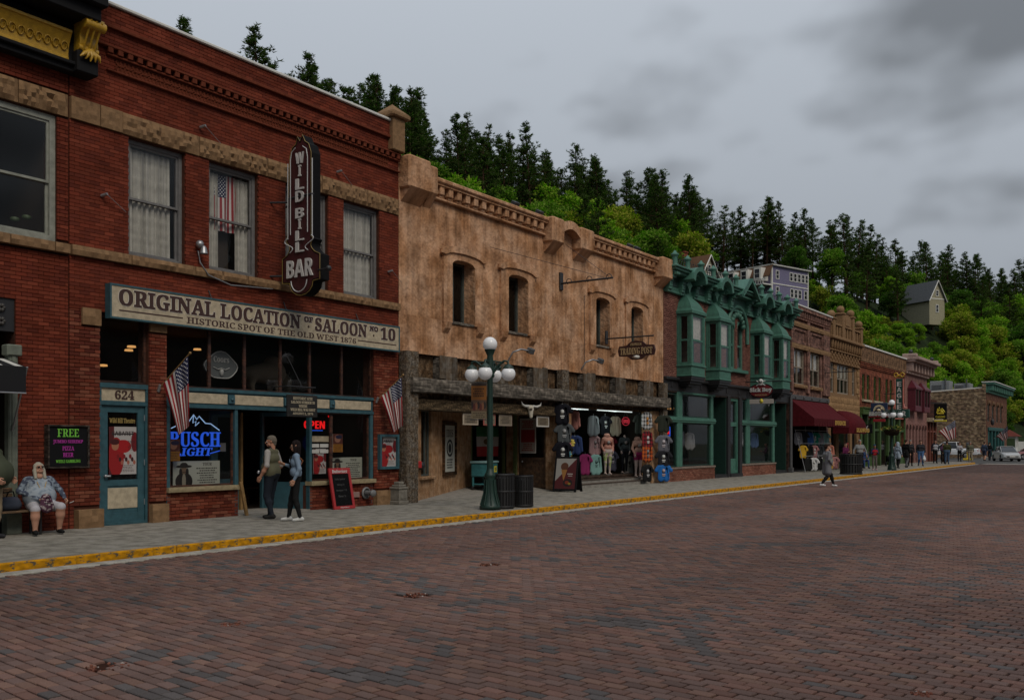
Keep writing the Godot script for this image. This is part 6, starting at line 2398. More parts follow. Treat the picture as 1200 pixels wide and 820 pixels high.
		b.quad(V(x + 0.1, 4.75, 0.55), V(x + 2.2, 4.75, 0.55), V(x + 2.2, 6.1, 0.55), V(x + 0.1, 6.1, 0.55))
		b.quad(V(x + 0.05, 4.75, 0.0), V(x + 0.05, 4.75, 0.55), V(x + 0.05, 6.1, 0.55), V(x + 0.05, 6.1, 0.0))
		obj("pane", b, M.dark_glass, ori)
	
	g = thing("timber_shop", "low brown timber-sided shop with a grey plank screen on its roof", "building", V(89.9, 0, 0))
	b = N()
	b.wall(87.68, 92.1, 0.1, 5.6, -0.08, 0.3, [Rect2(88.0, 0.1, 3.8, 3.6)])
	obj("wall", b, M.red_brown_wood, g)
	shell(g, 87.68, 92.1, 5.6, 14, M.red_brown_wood, [3.9], -0.38)
	y = 3.95
	var bi := 0
	while y < 5.5:
		b = N()
		b.obox(Transform3D(Basis(Vector3.RIGHT, 0.1), V(89.9, y + 0.09, -0.05)), V(4.42, 0.2, 0.03))
		obj("siding_board", b, worn("siding_%d" % (bi % 3), Color(0.24, 0.095, 0.06) * [0.85, 1.0, 1.15][bi % 3], 0.85, 1.1, V(0.8, 0.8, 0.8), 0.4, "wood", "mottle"), g)
		y += 0.185
		bi += 1
	b = N()
	b.cbox(87.7, 92.2, 3.7, 3.92, -0.1, 0.5, 0.02)
	b.cbox(87.7, 92.2, 3.6, 3.7, -0.1, 0.4, 0.02)
	obj("shop_cornice", b, M.cream_paint, g)
	b = N()
	for x in [87.75, 89.0, 90.2, 91.75]: b.cbox(x, x + 0.22, 0.12, 3.6, -0.2, 0.0, 0.02)
	b.box(88.0, 91.8, 2.7, 2.85, -0.15, -0.05)
	obj("shopfront_frame", b, worn("rust_paint", Color(0.28, 0.07, 0.035), 0.6, 2.0, V(0.7, 0.7, 0.7), 0.1), g)
	for s in [[87.97, 89.0], [89.22, 90.2], [90.42, 91.75]]:
		b = N()
		b.quad(V(s[0], 0.2, -0.12), V(s[1], 0.2, -0.12), V(s[1], 3.6, -0.12), V(s[0], 3.6, -0.12))
		obj("pane", b, M.dark_glass, g)
	for i in 9:
		b = N()
		b.box(87.8 + i * 0.47, 88.24 + i * 0.47, 5.5, 6.95, -1.0, -0.95)
		obj("screen_plank", b, worn("screen_%d" % (i % 3), Color(0.15, 0.16, 0.17) * [0.85, 1.0, 1.2][i % 3], 0.85, 1.1, V(0.8, 0.8, 0.8), 0.3, "streak", "mottle"), g)
	b = N()
	b.box(87.7, 92.1, 6.05, 6.15, -0.95, -0.88)
	b.box(87.7, 92.1, 6.8, 6.9, -0.95, -0.88)
	b.box(89.85, 89.95, 5.5, 6.9, -0.95, -0.86)
	obj("screen_rail", b, M.steel, g)
	
	var buff := far_brick("buff_brick", srgb_of([Color(0.42, 0.28, 0.16), Color(0.34, 0.22, 0.13), Color(0.26, 0.17, 0.11), Color(0.5, 0.36, 0.22), Color(0.22, 0.13, 0.09)]), lin(0.3, 0.23, 0.16), 0.3, 0.12, 8)
	g = thing("corner_building", "two-storey corner building with a bare buff brick side wall and teal shopfront", "building", V(129, 0, -8))
	b = N()
	var side := PackedVector2Array([W2(0.0, 0.0), W2(-17.0, 0.0), W2(-17.0, 7.2), W2(-0.35, 8.1), W2(-0.35, 8.6), W2(0, 8.6)])
	b.prism(side, Transform3D(Basis(V(0, 0, 1), V(0, 1, 0), V(-1, 0, 0)), V(120.4, 0, 0)), -0.35)
	obj("side_wall", b, buff, g)
	b = N()
	b.obox(Transform3D(Basis(Vector3.RIGHT, -atan2(0.9, 16.65)), V(120.57, 7.72, -8.7)), V(0.5, 0.14, 16.75))
	obj("side_coping", b, M.white_paint, g)
	b = N()
	hs = [Rect2(122.2, 0.1, 12.6, 3.5)]
	for x in [121.7, 125.2, 128.7, 132.1]: hs.append(Rect2(x, 4.3, 1.5, 2.0))
	b.wall(120.76, 138.0, 0.1, 8.5, -0.02, 0.4, hs)
	var hb := far_brick("corner_red_brick", srgb_of([Color(0.27, 0.125, 0.08), Color(0.23, 0.1, 0.065)]), lin(0.2, 0.11, 0.075))
	obj("wall", b, hb, g)
	b = N()
	b.box(137.6, 138.0, 0.1, 8.4, -17, -0.42)
	b.box(120.8, 137.6, 0.1, 7.2, -17, -16.7)
	obj("rear_walls", b, hb, g)
	b = N()
	b.box(120.8, 137.6, 6.6, 6.8, -16.7, -0.42)
	b.box(120.8, 137.6, 3.8, 4.0, -16.7, -0.42)
	obj("roof", b, M.roofing, g)
	for x in [121.7, 125.2, 128.7, 132.1]:
		far_window(g, x, x + 1.5, 4.3, 6.25, -0.1, M.dull_green_frame, 2, 0.0)
		b = N()
		b.prism(PackedVector2Array(arch_points(x - 0.15, x + 1.65, 6.15, 0.3) + [W2(x + 1.65, 6.75), W2(x - 0.15, 6.75)]), TF(V(0, 0, 0.08)), 0.12)
		obj("window_head", b, M.tan_brick, g)
	var tealp: Material = worn("deep_teal_paint", Color(0.02, 0.13, 0.12), 0.5, 2.0, V(0.7, 0.7, 0.7), 0.1)
	b = N()
	b.cbox(121.8, 135.2, 3.2, 3.6, -0.1, 0.15, 0.03)
	for x in [122.0, 124.6, 127.4, 130.0, 132.4, 134.6]: b.cbox(x, x + 0.5, 0.12, 3.2, -0.15, 0.06, 0.03)
	b.box(122.2, 134.8, 0.12, 0.7, -0.15, -0.02)
	obj("shopfront_frame", b, tealp, g)
	for s in [[122.5, 124.6], [125.1, 127.4], [127.9, 130.0], [130.5, 132.4], [132.9, 134.6]]:
		b = N()
		b.quad(V(s[0], 0.7, -0.1), V(s[1], 0.7, -0.1), V(s[1], 3.2, -0.1), V(s[0], 3.2, -0.1))
		obj("pane", b, M.dark_glass, g)
	b = N()
	b.cbox(120.3, 138.2, 8.5, 8.75, -0.4, 0.9, 0.04)
	b.cbox(120.4, 138.1, 7.6, 7.75, -0.1, 0.2, 0.03)
	b.cbox(120.4, 138.1, 7.75, 8.5, -0.1, 0.12, 0.03)
	for i in 12: b.cbox(120.5 + i * 1.55, 120.8 + i * 1.55, 7.8, 8.5, 0.1, 0.75, 0.05)
	obj("cornice", b, M.green_paint, g)
	b = N()
	b.cbox(120.25, 138.25, 8.75, 8.85, -0.45, 1.0, 0.02)
	obj("cornice_cap", b, M.white_paint, g)
	
	for i in 2:
		var a := thing("air_handler", "grey rooftop air handling unit on the corner building, the %s one" % ["larger", "smaller"][i], "air handler", V(124, 6.8, -5.4 + i * 2.1))
		b = N()
		var l := 2.2 - i * 0.4
		b.cbox(122.8 + i * 2.2, 125.0 + i * 2.2, 7.1, 9.25 - i * 0.25, -5.4 + i * 2.1 - l / 2, -5.4 + i * 2.1 + l / 2, 0.03)
		obj("casing", b, worn("galvanised", Color(0.4, 0.41, 0.42), 0.45, 2.0, V(0.7, 0.7, 0.7), 0.1), a)
		b = N()
		for q in 7: b.box(122.76 + i * 2.2, 122.8 + i * 2.2, 7.3 + q * 0.22, 7.42 + q * 0.22, -5.4 + i * 2.1 - l * 0.4, -5.4 + i * 2.1 + l * 0.1)
		obj("louvre", b, M.grey_iron, a)
		b = N()
		b.box(123.0 + i * 2.2, 124.8 + i * 2.2, 6.8, 7.1, -5.4 + i * 2.1 - l * 0.4, -5.4 + i * 2.1 + l * 0.4)
		b.tube([V(122.7 + i * 2.2, 7.0, -5.4 + i * 2.1 + l * 0.3), V(122.7 + i * 2.2, 9.5, -5.4 + i * 2.1 + l * 0.3)], 0.08, 6)
		obj("curb_frame", b, M.grey_iron, a)
	
	var lt := thing("wall_lantern", "black wall lantern on the corner building above its teal shopfront", "lantern", V(120.6, 4.0, 0.5))
	b = N()
	b.lathe([W2(0.05, 3.8), W2(0.17, 3.9), W2(0.22, 4.3), W2(0.08, 4.5), W2(0.0, 4.6)], V(121.0, 0, 0.6), 6)
	b.tube([V(121.0, 4.6, 0.05), V(121.0, 4.75, 0.4), V(121.0, 4.6, 0.6)], 0.04, 6)
	obj("lantern_body", b, M.black_iron, lt)
func awning(g: Node, x0: float, x1: float, yt: float, yb: float, zo: float, val: float) -> void:
	var b := N()
	var n := 14
	for i in n:
		var xa := lerpf(x0, x1, float(i) / n)
		var xb := lerpf(x0, x1, float(i + 1) / n)
		var sag := 0.03
		b.quad(V(xa, yb, zo), V(xb, yb, zo), V(xb, (yt + yb) / 2 - sag * (i % 2), zo / 2), V(xa, (yt + yb) / 2 - sag * ((i + 1) % 2), zo / 2))
		b.quad(V(xa, (yt + yb) / 2 - sag * ((i + 1) % 2), zo / 2), V(xb, (yt + yb) / 2 - sag * (i % 2), zo / 2), V(xb, yt, 0.05), V(xa, yt, 0.05))
		b.quad(V(xa, yb - val, zo + 0.01), V(xb, yb - val, zo - 0.01), V(xb, yb, zo), V(xa, yb, zo))
	for x in [x0, x1]:
		b.tri(V(x, yb, 0.05), V(x, yb, zo), V(x, yt, 0.05))
		b.quad(V(x, yb - val, 0.05), V(x, yb - val, zo), V(x, yb, zo), V(x, yb, 0.05))
	obj("awning", b, M.red_cloth, g)

func gable_house(called: String, label: String, at: Vector3, yaw: float, w: float, d: float, h: float, rise: float, wall_m: Material, roof_m: Material, trim: Material) -> Node3D:
	var g := thing(called, label, "house")
	var b := N()
	b.box(-w / 2, w / 2, 0, h, -d, 0)
	b.prism(PackedVector2Array([W2(-w / 2, h), W2(w / 2, h), W2(0, h + rise)]), TF(Vector3.ZERO), d)
	obj("wall", b, wall_m, g)
	b = N()
	for s in [-1.0, 1.0]:
		var e := V(s * (w / 2 + 0.4), h - 0.4 * rise / (w / 2), 0)
		var r := V(0, h + rise + 0.05, 0)
		var up := V(s * rise, w / 2, 0).normalized() * 0.15
		var a := [e + V(0, 0, 0.4), r + V(0, 0, 0.4), r + V(0, 0, -d - 0.4), e + V(0, 0, -d - 0.4)]
		var mid: Vector3 = (a[0] + a[2]) / 2 + up / 2
		b.quad_out(a[0] + up, a[1] + up, a[2] + up, a[3] + up, mid)
		b.quad_out(a[0], a[1], a[2], a[3], mid)
		b.quad_out(a[0], a[1], a[1] + up, a[0] + up, mid)
		b.quad_out(a[2], a[3], a[3] + up, a[2] + up, mid)
		b.quad_out(a[0], a[3], a[3] + up, a[0] + up, mid)
	obj("roof", b, roof_m, g)
	b = N()
	for s in [-1.0, 1.0]:
		b.tube([V(s * (w / 2 + 0.4), h - 0.4 * rise / (w / 2), 0.42), V(0, h + rise + 0.02, 0.42)], 0.12, 4)
	b.box(-w / 2 - 0.02, w / 2 + 0.02, h - 0.15, h + 0.05, 0.0, 0.06)
	obj("bargeboard", b, trim, g)
	for x in ([-w * 0.25, w * 0.25] if w > 4.5 else [0.0]):
		house_window(g, TF(V(x, h * 0.62, 0)), 0.9, 1.7, trim)
	house_window(g, TF(V(0, h + rise * 0.3, 0)), 0.9, 1.3, trim)
	g.rotation.y = yaw
	g.position = at
	return g
func house_window(g: Node3D, t: Transform3D, w: float, h: float, trim: Material) -> void:
	var b := N()
	frame_bars(b, -w / 2, w / 2, -h / 2, h / 2, -0.02, 0.09, 0.12)
	b.box(-w / 2 + 0.12, w / 2 - 0.12, -0.03, 0.04, -0.02, 0.07)
	var win := obj("window", turned(b, t), trim, g)
	b = N()
	b.box(-w / 2 + 0.1, w / 2 - 0.1, -h / 2 + 0.1, h / 2 - 0.1, -0.015, 0.02)
	obj("pane", turned(b, t), flat("house_glass", Color(0.02, 0.022, 0.026), 0.08), win)
func hill_houses() -> void:
	var shingle: Material = worn("brown_shingle", Color(0.22, 0.12, 0.07), 0.95, 1.5, V(0.4, 0.4, 0.4), 0.5)
	var greyroof: Material = worn("grey_shingle", Color(0.16, 0.17, 0.18), 0.95, 1.5, V(0.4, 0.4, 0.4), 0.5)
	var white: Material = M.white_paint
	var yel: Material = worn("pale_yellow_boards", Color(0.52, 0.48, 0.33), 0.8, 1.5, V(0.4, 0.4, 0.4), 0.2)
	
	var pur: Material = worn("lavender_boards", Color(0.29, 0.27, 0.43), 0.8, 1.5, V(0.4, 0.4, 0.4), 0.2)
	var g := thing("lavender_house", "large lavender hillside house with white windows, porch and brown shingle roof", "house")
	var w := 11.0
	var d := 12.4
	var h := 8.4
	var b := N()
	b.box(-w / 2, w / 2, -8.0, h, -d, 0)
	obj("wall", b, pur, g)
	b = N()
	b.cbox(-w / 2 - 0.5, w / 2 + 0.5, h, h + 0.3, -d - 0.5, 0.5, 0.05)
	for c in [-w / 2, w / 2 - 0.25]: b.box(c, c + 0.25, 0, h, 0.0, 0.06)
	b.box(-w / 2 - 0.06, -w / 2, 0, h, -0.2, 0.02)
	b.cbox(-w / 2, w / 2, 5.1, 5.3, 0.0, 0.08, 0.02)
	obj("white_trim", b, white, g)
	b = N()
	b.quad(V(-w / 2 - 1.5, 6.4, 0.6), V(-w / 2 - 0.3, 8.75, 0.6), V(-w / 2 - 0.3, 8.75, -d - 0.6), V(-w / 2 - 1.5, 6.4, -d - 0.6))
	b.quad(V(-w / 2 - 1.5, 6.25, 0.6), V(-w / 2 - 1.5, 6.25, -d - 0.6), V(-w / 2 - 0.3, 8.6, -d - 0.6), V(-w / 2 - 0.3, 8.6, 0.6))
	var hc := [V(-w / 2 - 0.6, h + 0.3, 0.6), V(w / 2 + 0.6, h + 0.3, 0.6), V(w / 2 + 0.6, h + 0.3, -d - 0.6), V(-w / 2 - 0.6, h + 0.3, -d - 0.6)]
	var r0 := V(0, h + 1.7, -d * 0.35)
	var r1 := V(0, h + 1.7, -d * 0.65)
	b.tri(hc[0], hc[1], r0)
	b.quad(hc[1], hc[2], r1, r0)
	b.tri(hc[2], hc[3], r1)
	b.quad(hc[3], hc[0], r0, r1)
	obj("roof", b, shingle, g)
	for i in 4:
		var z := -1.6 - i * 3.0
		b = N()
		b.box(-w / 2 - 2.1, -w / 2, 5.7, 8.0, z - 0.8, z + 0.8)
		obj("dormer", b, white, g)
		house_window(g, Transform3D(Basis(Vector3.UP, -PI / 2), V(-w / 2 - 2.12, 6.9, z)), 1.3, 1.8, white)
	b = N()
	b.box(-w / 2 - 2.4, -w / 2, 4.8, 5.0, -d, 0)
	for i in 23: b.box(-w / 2 - 2.4, -w / 2 - 2.3, 5.0, 5.7, -0.2 - i * 0.53, -0.1 - i * 0.53)
	b.box(-w / 2 - 2.42, -w / 2 - 2.28, 5.7, 5.8, -d, 0)
	obj("porch_rail", b, white, g)
	for x in [-3.9, 0.2, 1.4, 2.6, 3.8, 4.9]: house_window(g, TF(V(x, 6.9, 0)), 1.0, 1.6, white)
	for x in [-3.9, 0.4, 1.6, 2.8, 4.6]: house_window(g, TF(V(x, 3.9, 0)), 1.0, 1.7, white)
	for z in [-4.0, -5.2, -11.0]: house_window(g, Transform3D(Basis(Vector3.UP, -PI / 2), V(-w / 2, 3.9, z)), 1.0, 1.7, white)
	g.rotation.y = -0.31
	g.position = V(171.6, 25.5, -39.8)
	
	var v := gable_house("victorian_house", "small cream victorian house with dark brown gable roof and brick chimney", V(141.5, 23.4, -43.0), -0.2, 4.2, 6.5, 5.4, 3.0, worn("cream_boards", Color(0.5, 0.46, 0.34), 0.8, 1.5, V(0.4, 0.4, 0.4), 0.2), shingle, white)
	b = N()
	b.box(-1.7, -0.8, 6.2, 9.2, -4.4, -3.6)
	b.box(-1.8, -0.7, 9.2, 9.4, -4.5, -3.5)
	inst("chimney", b.mesh(), M.row_red_brick, v)
	b = N()
	for i in 3: b.box(-2.0 + i * 1.3, -1.9 + i * 1.3, 5.2, 6.6, 0.05, 0.08)
	b.box(-1.6, 1.6, 6.2, 6.3, 0.05, 0.09)
	inst("half_timber", b.mesh(), M.black_iron, v)
	gable_house("yellow_house", "pale yellow house with grey gable roof half hidden by hillside trees", V(216.5, 27.0, -23.0), -0.55, 4.4, 7.5, 5.6, 3.8, yel, greyroof, white)

func leaf(b: MB, p: Vector3, s: float, dir: Vector3, r: RandomNumberGenerator, col: Color, wide := 0.55) -> void:
	var up := V(r.randf_range(-1, 1), r.randf_range(-1, 1), r.randf_range(-1, 1)).normalized()
	var side := dir.cross(up).normalized() * s * wide
	var d := dir.normalized() * s
	b.k = col
	var nn := (up + V(0, 0.6, 0)).normalized()
	b.put(p - side * 0.5, nn); b.put(p + d * 0.6 + up * s * 0.1, nn); b.put(p + side * 0.5, nn)
	b.put(p - side * 0.35 + d * 0.35, nn); b.put(p + d, nn); b.put(p + side * 0.35 + d * 0.35, nn)
func pine_mesh(sd: int) -> Array:
	var r := RandomNumberGenerator.new()
	r.seed = sd
	var h := r.randf_range(13.5, 16.5)
	var low := h * r.randf_range(0.22, 0.42)
	var wid := r.randf_range(2.0, 3.0)
	var bend := V(r.randf_range(-0.5, 0.5), 0, r.randf_range(-0.5, 0.5))
	var tr := N()
	var path := []
	var rad := []
	for i in 9:
		var t := i / 8.0
		path.append(V(0, h * 0.97 * t, 0) + bend * t * t)
		rad.append(lerpf(0.26, 0.03, t))
	tr.tube(path, rad, 7)
	var c := N()
	c.tint = true
	var y := low
	while y < h:
		var t := (y - low) / (h - low)
		var n := 2 + int(r.randf() * 2.5)
		for q in n:
			var az := r.randf() * TAU
			var env := wid * (0.5 + 0.6 * sin(PI * pow(t, 0.75) * 0.9 + 0.35)) * (1.0 - 0.78 * pow(t, 2.0))
			var l := env * r.randf_range(0.55, 1.15)
			var out := V(cos(az), r.randf_range(-0.12, 0.3) + t * 0.35, sin(az))
			var base := V(0, y + r.randf_range(-0.2, 0.2), 0) + bend * (y / h) * (y / h)
			tr.tube([base, base + out * l * 0.5 + V(0, -0.06 * l, 0), base + out * l], [0.05, 0.035, 0.012], 3, false)
			var m := 4 + int(l * 4.0)
			var tone := r.randf_range(0.7, 1.35)
			for k in m:
				var s := r.randf_range(0.25, 1.05)
				var p := base + out * l * s + V(r.randf_range(-0.3, 0.3), r.randf_range(-0.18, 0.25), r.randf_range(-0.3, 0.3))
				var f := tone * r.randf_range(0.75, 1.3)
				var col := Color(0.055 * f, 0.082 * f, 0.024 * f)
				for e in 6:
					var dd := (out * 0.5 + V(r.randf_range(-1, 1), r.randf_range(-0.3, 0.9), r.randf_range(-1, 1))).normalized()
					leaf(c, p, r.randf_range(0.26, 0.46), dd, r, col, 0.32)
		y += r.randf_range(0.22, 0.5)
	return [c.mesh(), tr.mesh()]
func broad_mesh(sd: int) -> Array:
	var r := RandomNumberGenerator.new()
	r.seed = sd
	var h := r.randf_range(8.0, 10.0)
	var tr := N()
	tr.tube([Vector3.ZERO, V(r.randf_range(-0.2, 0.2), h * 0.25, 0), V(r.randf_range(-0.4, 0.4), h * 0.6, r.randf_range(-0.4, 0.4))], [0.24, 0.18, 0.07], 7)
	var c := N()
	c.tint = true
	var lobes := []
	for i in 22:
		var az := r.randf() * TAU
		var t := r.randf()
		var rr := (0.5 + 2.3 * sin(PI * (0.15 + 0.75 * t))) * sqrt(r.randf())
		var p := V(cos(az) * rr, h * (0.22 + 0.68 * t), sin(az) * rr)
		lobes.append([p, r.randf_range(0.7, 1.35), r.randf_range(0.75, 1.25)])
		var st := V(0, h * 0.2 + p.y * 0.35, 0)
		tr.tube([st, st.lerp(p, 0.5) + V(0, 0.2, 0), p], [0.07, 0.045, 0.015], 4, false)
	for l in lobes:
		var n := int(115 * l[1] * l[1]) + 30
		for k in n:
			var v := V(r.randfn(), r.randfn(), r.randfn()).normalized()
			var q: float = pow(r.randf(), 0.4)
			var p: Vector3 = l[0] + v * l[1] * q * V(1.1, 0.8, 1.1) + V(r.randf_range(-0.2, 0.2), 0, r.randf_range(-0.2, 0.2))
			var f: float = l[2] * r.randf_range(0.7, 1.35)
			for e in 2:
				var dd := (v + V(r.randf_range(-0.8, 0.8), r.randf_range(-0.7, 0.4), r.randf_range(-0.8, 0.8))).normalized()
				leaf(c, p, r.randf_range(0.24, 0.42), dd, r, Color(f, f, f), 0.75)
	return [c.mesh(), tr.mesh()]
func crown_mat(key: String, col: Color) -> StandardMaterial3D:
	var m := flat(key, col, 0.75)
	m.vertex_color_use_as_albedo = true
	m.metallic_specular = 0.2
	m.backlight_enabled = true
	m.backlight = Color(0.62, 0.9, 0.25)
	return m
const CREST := [[63.4, -78.0, 50.5], [67.2, -80.0, 51.9], [66.9, -76.0, 50.8], [71.2, -78.0, 51.2], [75.1, -80.0, 52.3], [78.0, -76.0, 54.0], [83.6, -80.0, 53.3], [85.1, -78.0, 50.4], [89.3, -76.0, 52.2], [96.1, -80.0, 52.9], [100.0, -78.0, 52.9], [102.5, -74.0, 53.2], [108.3, -76.0, 53.5]]
func trees() -> void:
	var bark := worn("pine_bark", Color(0.13, 0.075, 0.05), 0.95, 2.0, V(0.8, 0.8, 0.8), 0.5, "streak", "mottle")
	var bark2 := worn("grey_bark", Color(0.09, 0.075, 0.06), 0.95, 2.0, V(0.8, 0.8, 0.8), 0.5, "streak", "mottle")
	var pm := crown_mat("pine_needles", Color(1, 1, 1))
	var leafs := [crown_mat("leaf_bright", Color(0.28, 0.43, 0.04)), crown_mat("leaf_mid", Color(0.19, 0.31, 0.04)), crown_mat("leaf_yellow", Color(0.35, 0.36, 0.045)), crown_mat("leaf_deep", Color(0.1, 0.185, 0.033))]
	var pines := []
	for i in 6: pines.append(pine_mesh(100 + i))
	var broads := []
	for i in 6: broads.append(broad_mesh(200 + i))
	var r := RandomNumberGenerator.new()
	r.seed = 77
	var taken := []
	var keep_clear := [V(171, -46, 11), V(163, -39, 8), V(156, -36, 6), V(150, -33, 5), V(141.5, -46, 5), V(137, -41, 5), V(132, -37, 4), V(216, -26, 5)]
	
	var views := [[846.0, 962.0, 352.0, 176.0], [806.0, 858.0, 330.0, 153.0], [1068.0, 1106.0, 351.0, 206.0]]
	var put := func(x: float, z: float, gap: float, tall: float, wide: float) -> bool:
		for k: Vector3 in keep_clear:
			if W2(x - k.x, z - k.y).length() < k.z: return false
		for t: Vector2 in taken:
			if t.distance_to(W2(x, z)) < gap: return false
		var q := V(x, 0, z) - cam_at
		var dep := q.x * 0.8206 - q.z * 0.5714
		var lat := q.x * 0.5714 + q.z * 0.8206
		if dep < 20.0 or lat / dep > 0.66 or lat / dep < -0.62: return false
		var px := 600.0 + 1100.0 * lat / dep
		var py := 519.0 - 1100.0 * (hill_height(x, z) + tall - 1.75) / dep
		var half := 1100.0 * wide / dep
		for v in views:
			if px + half > v[0] and px - half < v[1] and dep < v[3] and py < v[2]: return false
		taken.append(W2(x, z))
		return true
	var zone := func(x: float, z: float) -> int:
		var q := V(x, 0, z) - cam_at
		var px := 600.0 + 1100.0 * (q.x * 0.5714 + q.z * 0.8206) / (q.x * 0.8206 - q.z * 0.5714)
		for i in 8:
			if px < [300, 470, 630, 777, 927, 1010, 1095, 9999][i]: return i
		return 7
	var where := ["above the saloon's terracotta frieze", "above the saloon's corner finial", "above the stucco wall's first windows", "above the stucco wall's empty sign arm", "above the green bay windows", "above the maroon awnings", "above the eagle sign", "above the far corner building"]
	var add := func(kind: String, shape: Array, x: float, z: float, s: float, cm: Material, bk: Material, adj: String, grp: String) -> void:
		var zn: String = where[zone.call(x, z)]
		var size := "tall" if s > 1.12 else "small" if s < 0.88 else "mid-sized"
		var t := thing(kind, "%s %s on the hill %s" % [size, adj, zn], "tree", V(x, hill_height(x, z) - 0.15, z), "%s %s %s" % [size, grp, zn])
		inst("crown", shape[0], cm, t)
		inst("trunk", shape[1], bk, t)
		t.rotation.y = r.randf() * TAU
		t.scale = V(s * r.randf_range(0.9, 1.15), s, s * r.randf_range(0.9, 1.15))
	
	var n := 0
	var tries := 0
	while n < 285 and tries < 20000:
		tries += 1
		var seg := r.randi() % (RIDGE.size() - 2) + 1
		var a: Vector2 = RIDGE[seg]
		var b: Vector2 = RIDGE[seg + 1]
		if r.randf() > minf(1.0, (b - a).length() / 75.0): continue
		var p := a.lerp(b, r.randf())
		var nrm := (b - a).normalized().orthogonal() * -1.0
		var side := r.randf_range(-11.0, 5.0) if r.randf() < 0.92 else r.randf_range(5.0, 24.0)
		p += nrm * side
		if p.x < 80 and r.randf() < 0.45: continue
		if p.x > 195 and r.randf() < 0.6: continue
		var s := r.randf_range(0.85, 1.25) * (0.8 if p.x < 80 else 1.0)
		if put.call(p.x, p.y, 1.9, 15.0 * s, 2.4 * s):
			var k := r.randi() % 6
			add.call("pine_tree", pines[k], p.x, p.y, s, pm, bark, ["dark pine", "dark pine with open crown", "dark pine with dense crown", "dark pine", "dark pine with open crown", "dark pine with dense crown"][k], ["dark pines", "open dark pines", "dense dark pines", "dark pines", "open dark pines", "dense dark pines"][k])
			n += 1
	for q in CREST:
		taken.append(W2(q[0], q[1]))
		add.call("pine_tree", pines[int(q[0]) % 6], q[0], q[1], clampf((q[2] - hill_height(q[0], q[1])) / 15.2, 0.4, 1.4), pm, bark, "dark pine standing clear", "lone dark pines")
	
	var words := ["bright green", "mid green", "yellow-green", "deep green"]
	for stage in 3:
		n = 0
		tries = 0
		while n < [120, 168, 290][stage] and tries < 12000:
			tries += 1
			var seg := r.randi() % (RIDGE.size() - 2) + 1
			var a: Vector2 = RIDGE[seg]
			var b: Vector2 = RIDGE[seg + 1]
			if r.randf() > minf(1.0, (b - a).length() / 75.0): continue
			var p := a.lerp(b, r.randf())
			var nrm := (b - a).normalized().orthogonal() * -1.0
			p += nrm * (r.randf_range(4.0, 30.0) if stage == 0 else r.randf_range(4.0, 50.0) if p.x < 190 else r.randf_range(-8.0, 52.0))
			if stage == 0 and (p.x > 150 or p.x < 50): continue
			if stage == 2 and p.x < 165 and r.randf() < 0.5: continue
			if p.y > -19.5 and p.x < 142.0: continue
			if p.x > 138 and p.x < 215 and p.y > -6.0: continue
			var s := r.randf_range(0.9, 1.35) if stage == 0 else r.randf_range(0.6, 1.2) if stage == 1 else r.randf_range(0.32, 0.6)
			if put.call(p.x, p.y, 2.4 if stage < 2 else 1.7, 9.0 * s, 3.0 * s):
				var ci: int = [0, 0, 1, 1, 2, 3][r.randi() % 6]
				if stage < 2: add.call("leaf_tree", broads[r.randi() % 6], p.x, p.y, s, leafs[ci], bark2, words[ci] + " leafy tree", words[ci] + " trees")
				else: add.call("shrub", broads[r.randi() % 6], p.x, p.y, s, leafs[ci], bark2, words[ci] + " shrub", words[ci] + " shrubs")
				n += 1
	for q in [[168, -16, 0], [176, -12, 1], [184, -9, 0], [193, -7, 2], [202, -5, 1], [212, -3, 0], [222, 0, 3], [172, -22, 1], [182, -18, 0], [190, -16, 2], [200, -14, 0], [160, -20, 3]]:
		add.call("leaf_tree", broads[q[0] % 6], q[0], q[1], 0.9, leafs[q[2]], bark2, ["bright green tree at the foot", "mid green tree at the foot", "yellow-green tree at the foot", "deep green tree at the foot"][q[2]], "trees at the foot")
	print("trees: ", taken.size())

func fit(mi: MeshInstance3D, t: Transform3D) -> void:
	mi.transform = t * mi.transform
func hung_flag(label: String, foot: Vector3, tip: Vector3, drop: float, group := "") -> void:
	var g := thing("flag", label, "flag", foot, group)
	var b := N()
	b.tube([foot, tip], 0.014, 6)
	b.ball(tip, 0.03, 8)
	obj("flagpole", b, M.ochre_wood, g)
	b = N()
	b.tube([foot - V(0, 0.05, 0.02), foot + V(0, 0.08, 0.05)], 0.035, 6)
	obj("pole_bracket", b, M.steel, g)
	b = N()
	b.has_uv = true
	var nx := 22
	var ny := 18
	var top := tip.lerp(foot, 0.06)
	var low := tip.lerp(foot, 0.86)
	var pt := func(i: int, j: int) -> Vector3:
		var s := float(i) / nx
		var t := float(j) / ny
		var q := s * (1.0 - 0.55 * t)
		var p := top.lerp(V(low.x, lerpf(low.y, top.y, t * 0.55), low.z), q)
		var fold := sin(s * 15.0 + t * 1.5) * 0.05 * (0.25 + t)
		return p + V(-fold * 0.8, -drop * t * (1.0 + 0.06 * s), fold) + V(0.03 * t, 0, 0)
	for j in ny:
		for i in nx:
			var p := [pt.call(i, j), pt.call(i + 1, j), pt.call(i + 1, j + 1), pt.call(i, j + 1)]
			var nn: Vector3 = (p[1] - p[0]).cross(p[3] - p[0]).normalized()
			var q := [W2(float(j) / ny, float(i) / nx), W2(float(j) / ny, float(i + 1) / nx), W2(float(j + 1) / ny, float(i + 1) / nx), W2(float(j + 1) / ny, float(i) / nx)]
			for k in [0, 2, 1, 0, 3, 2]: b.put(p[k], nn, q[k])
	obj("cloth", b, picture("flag_print", flag_image()), g)
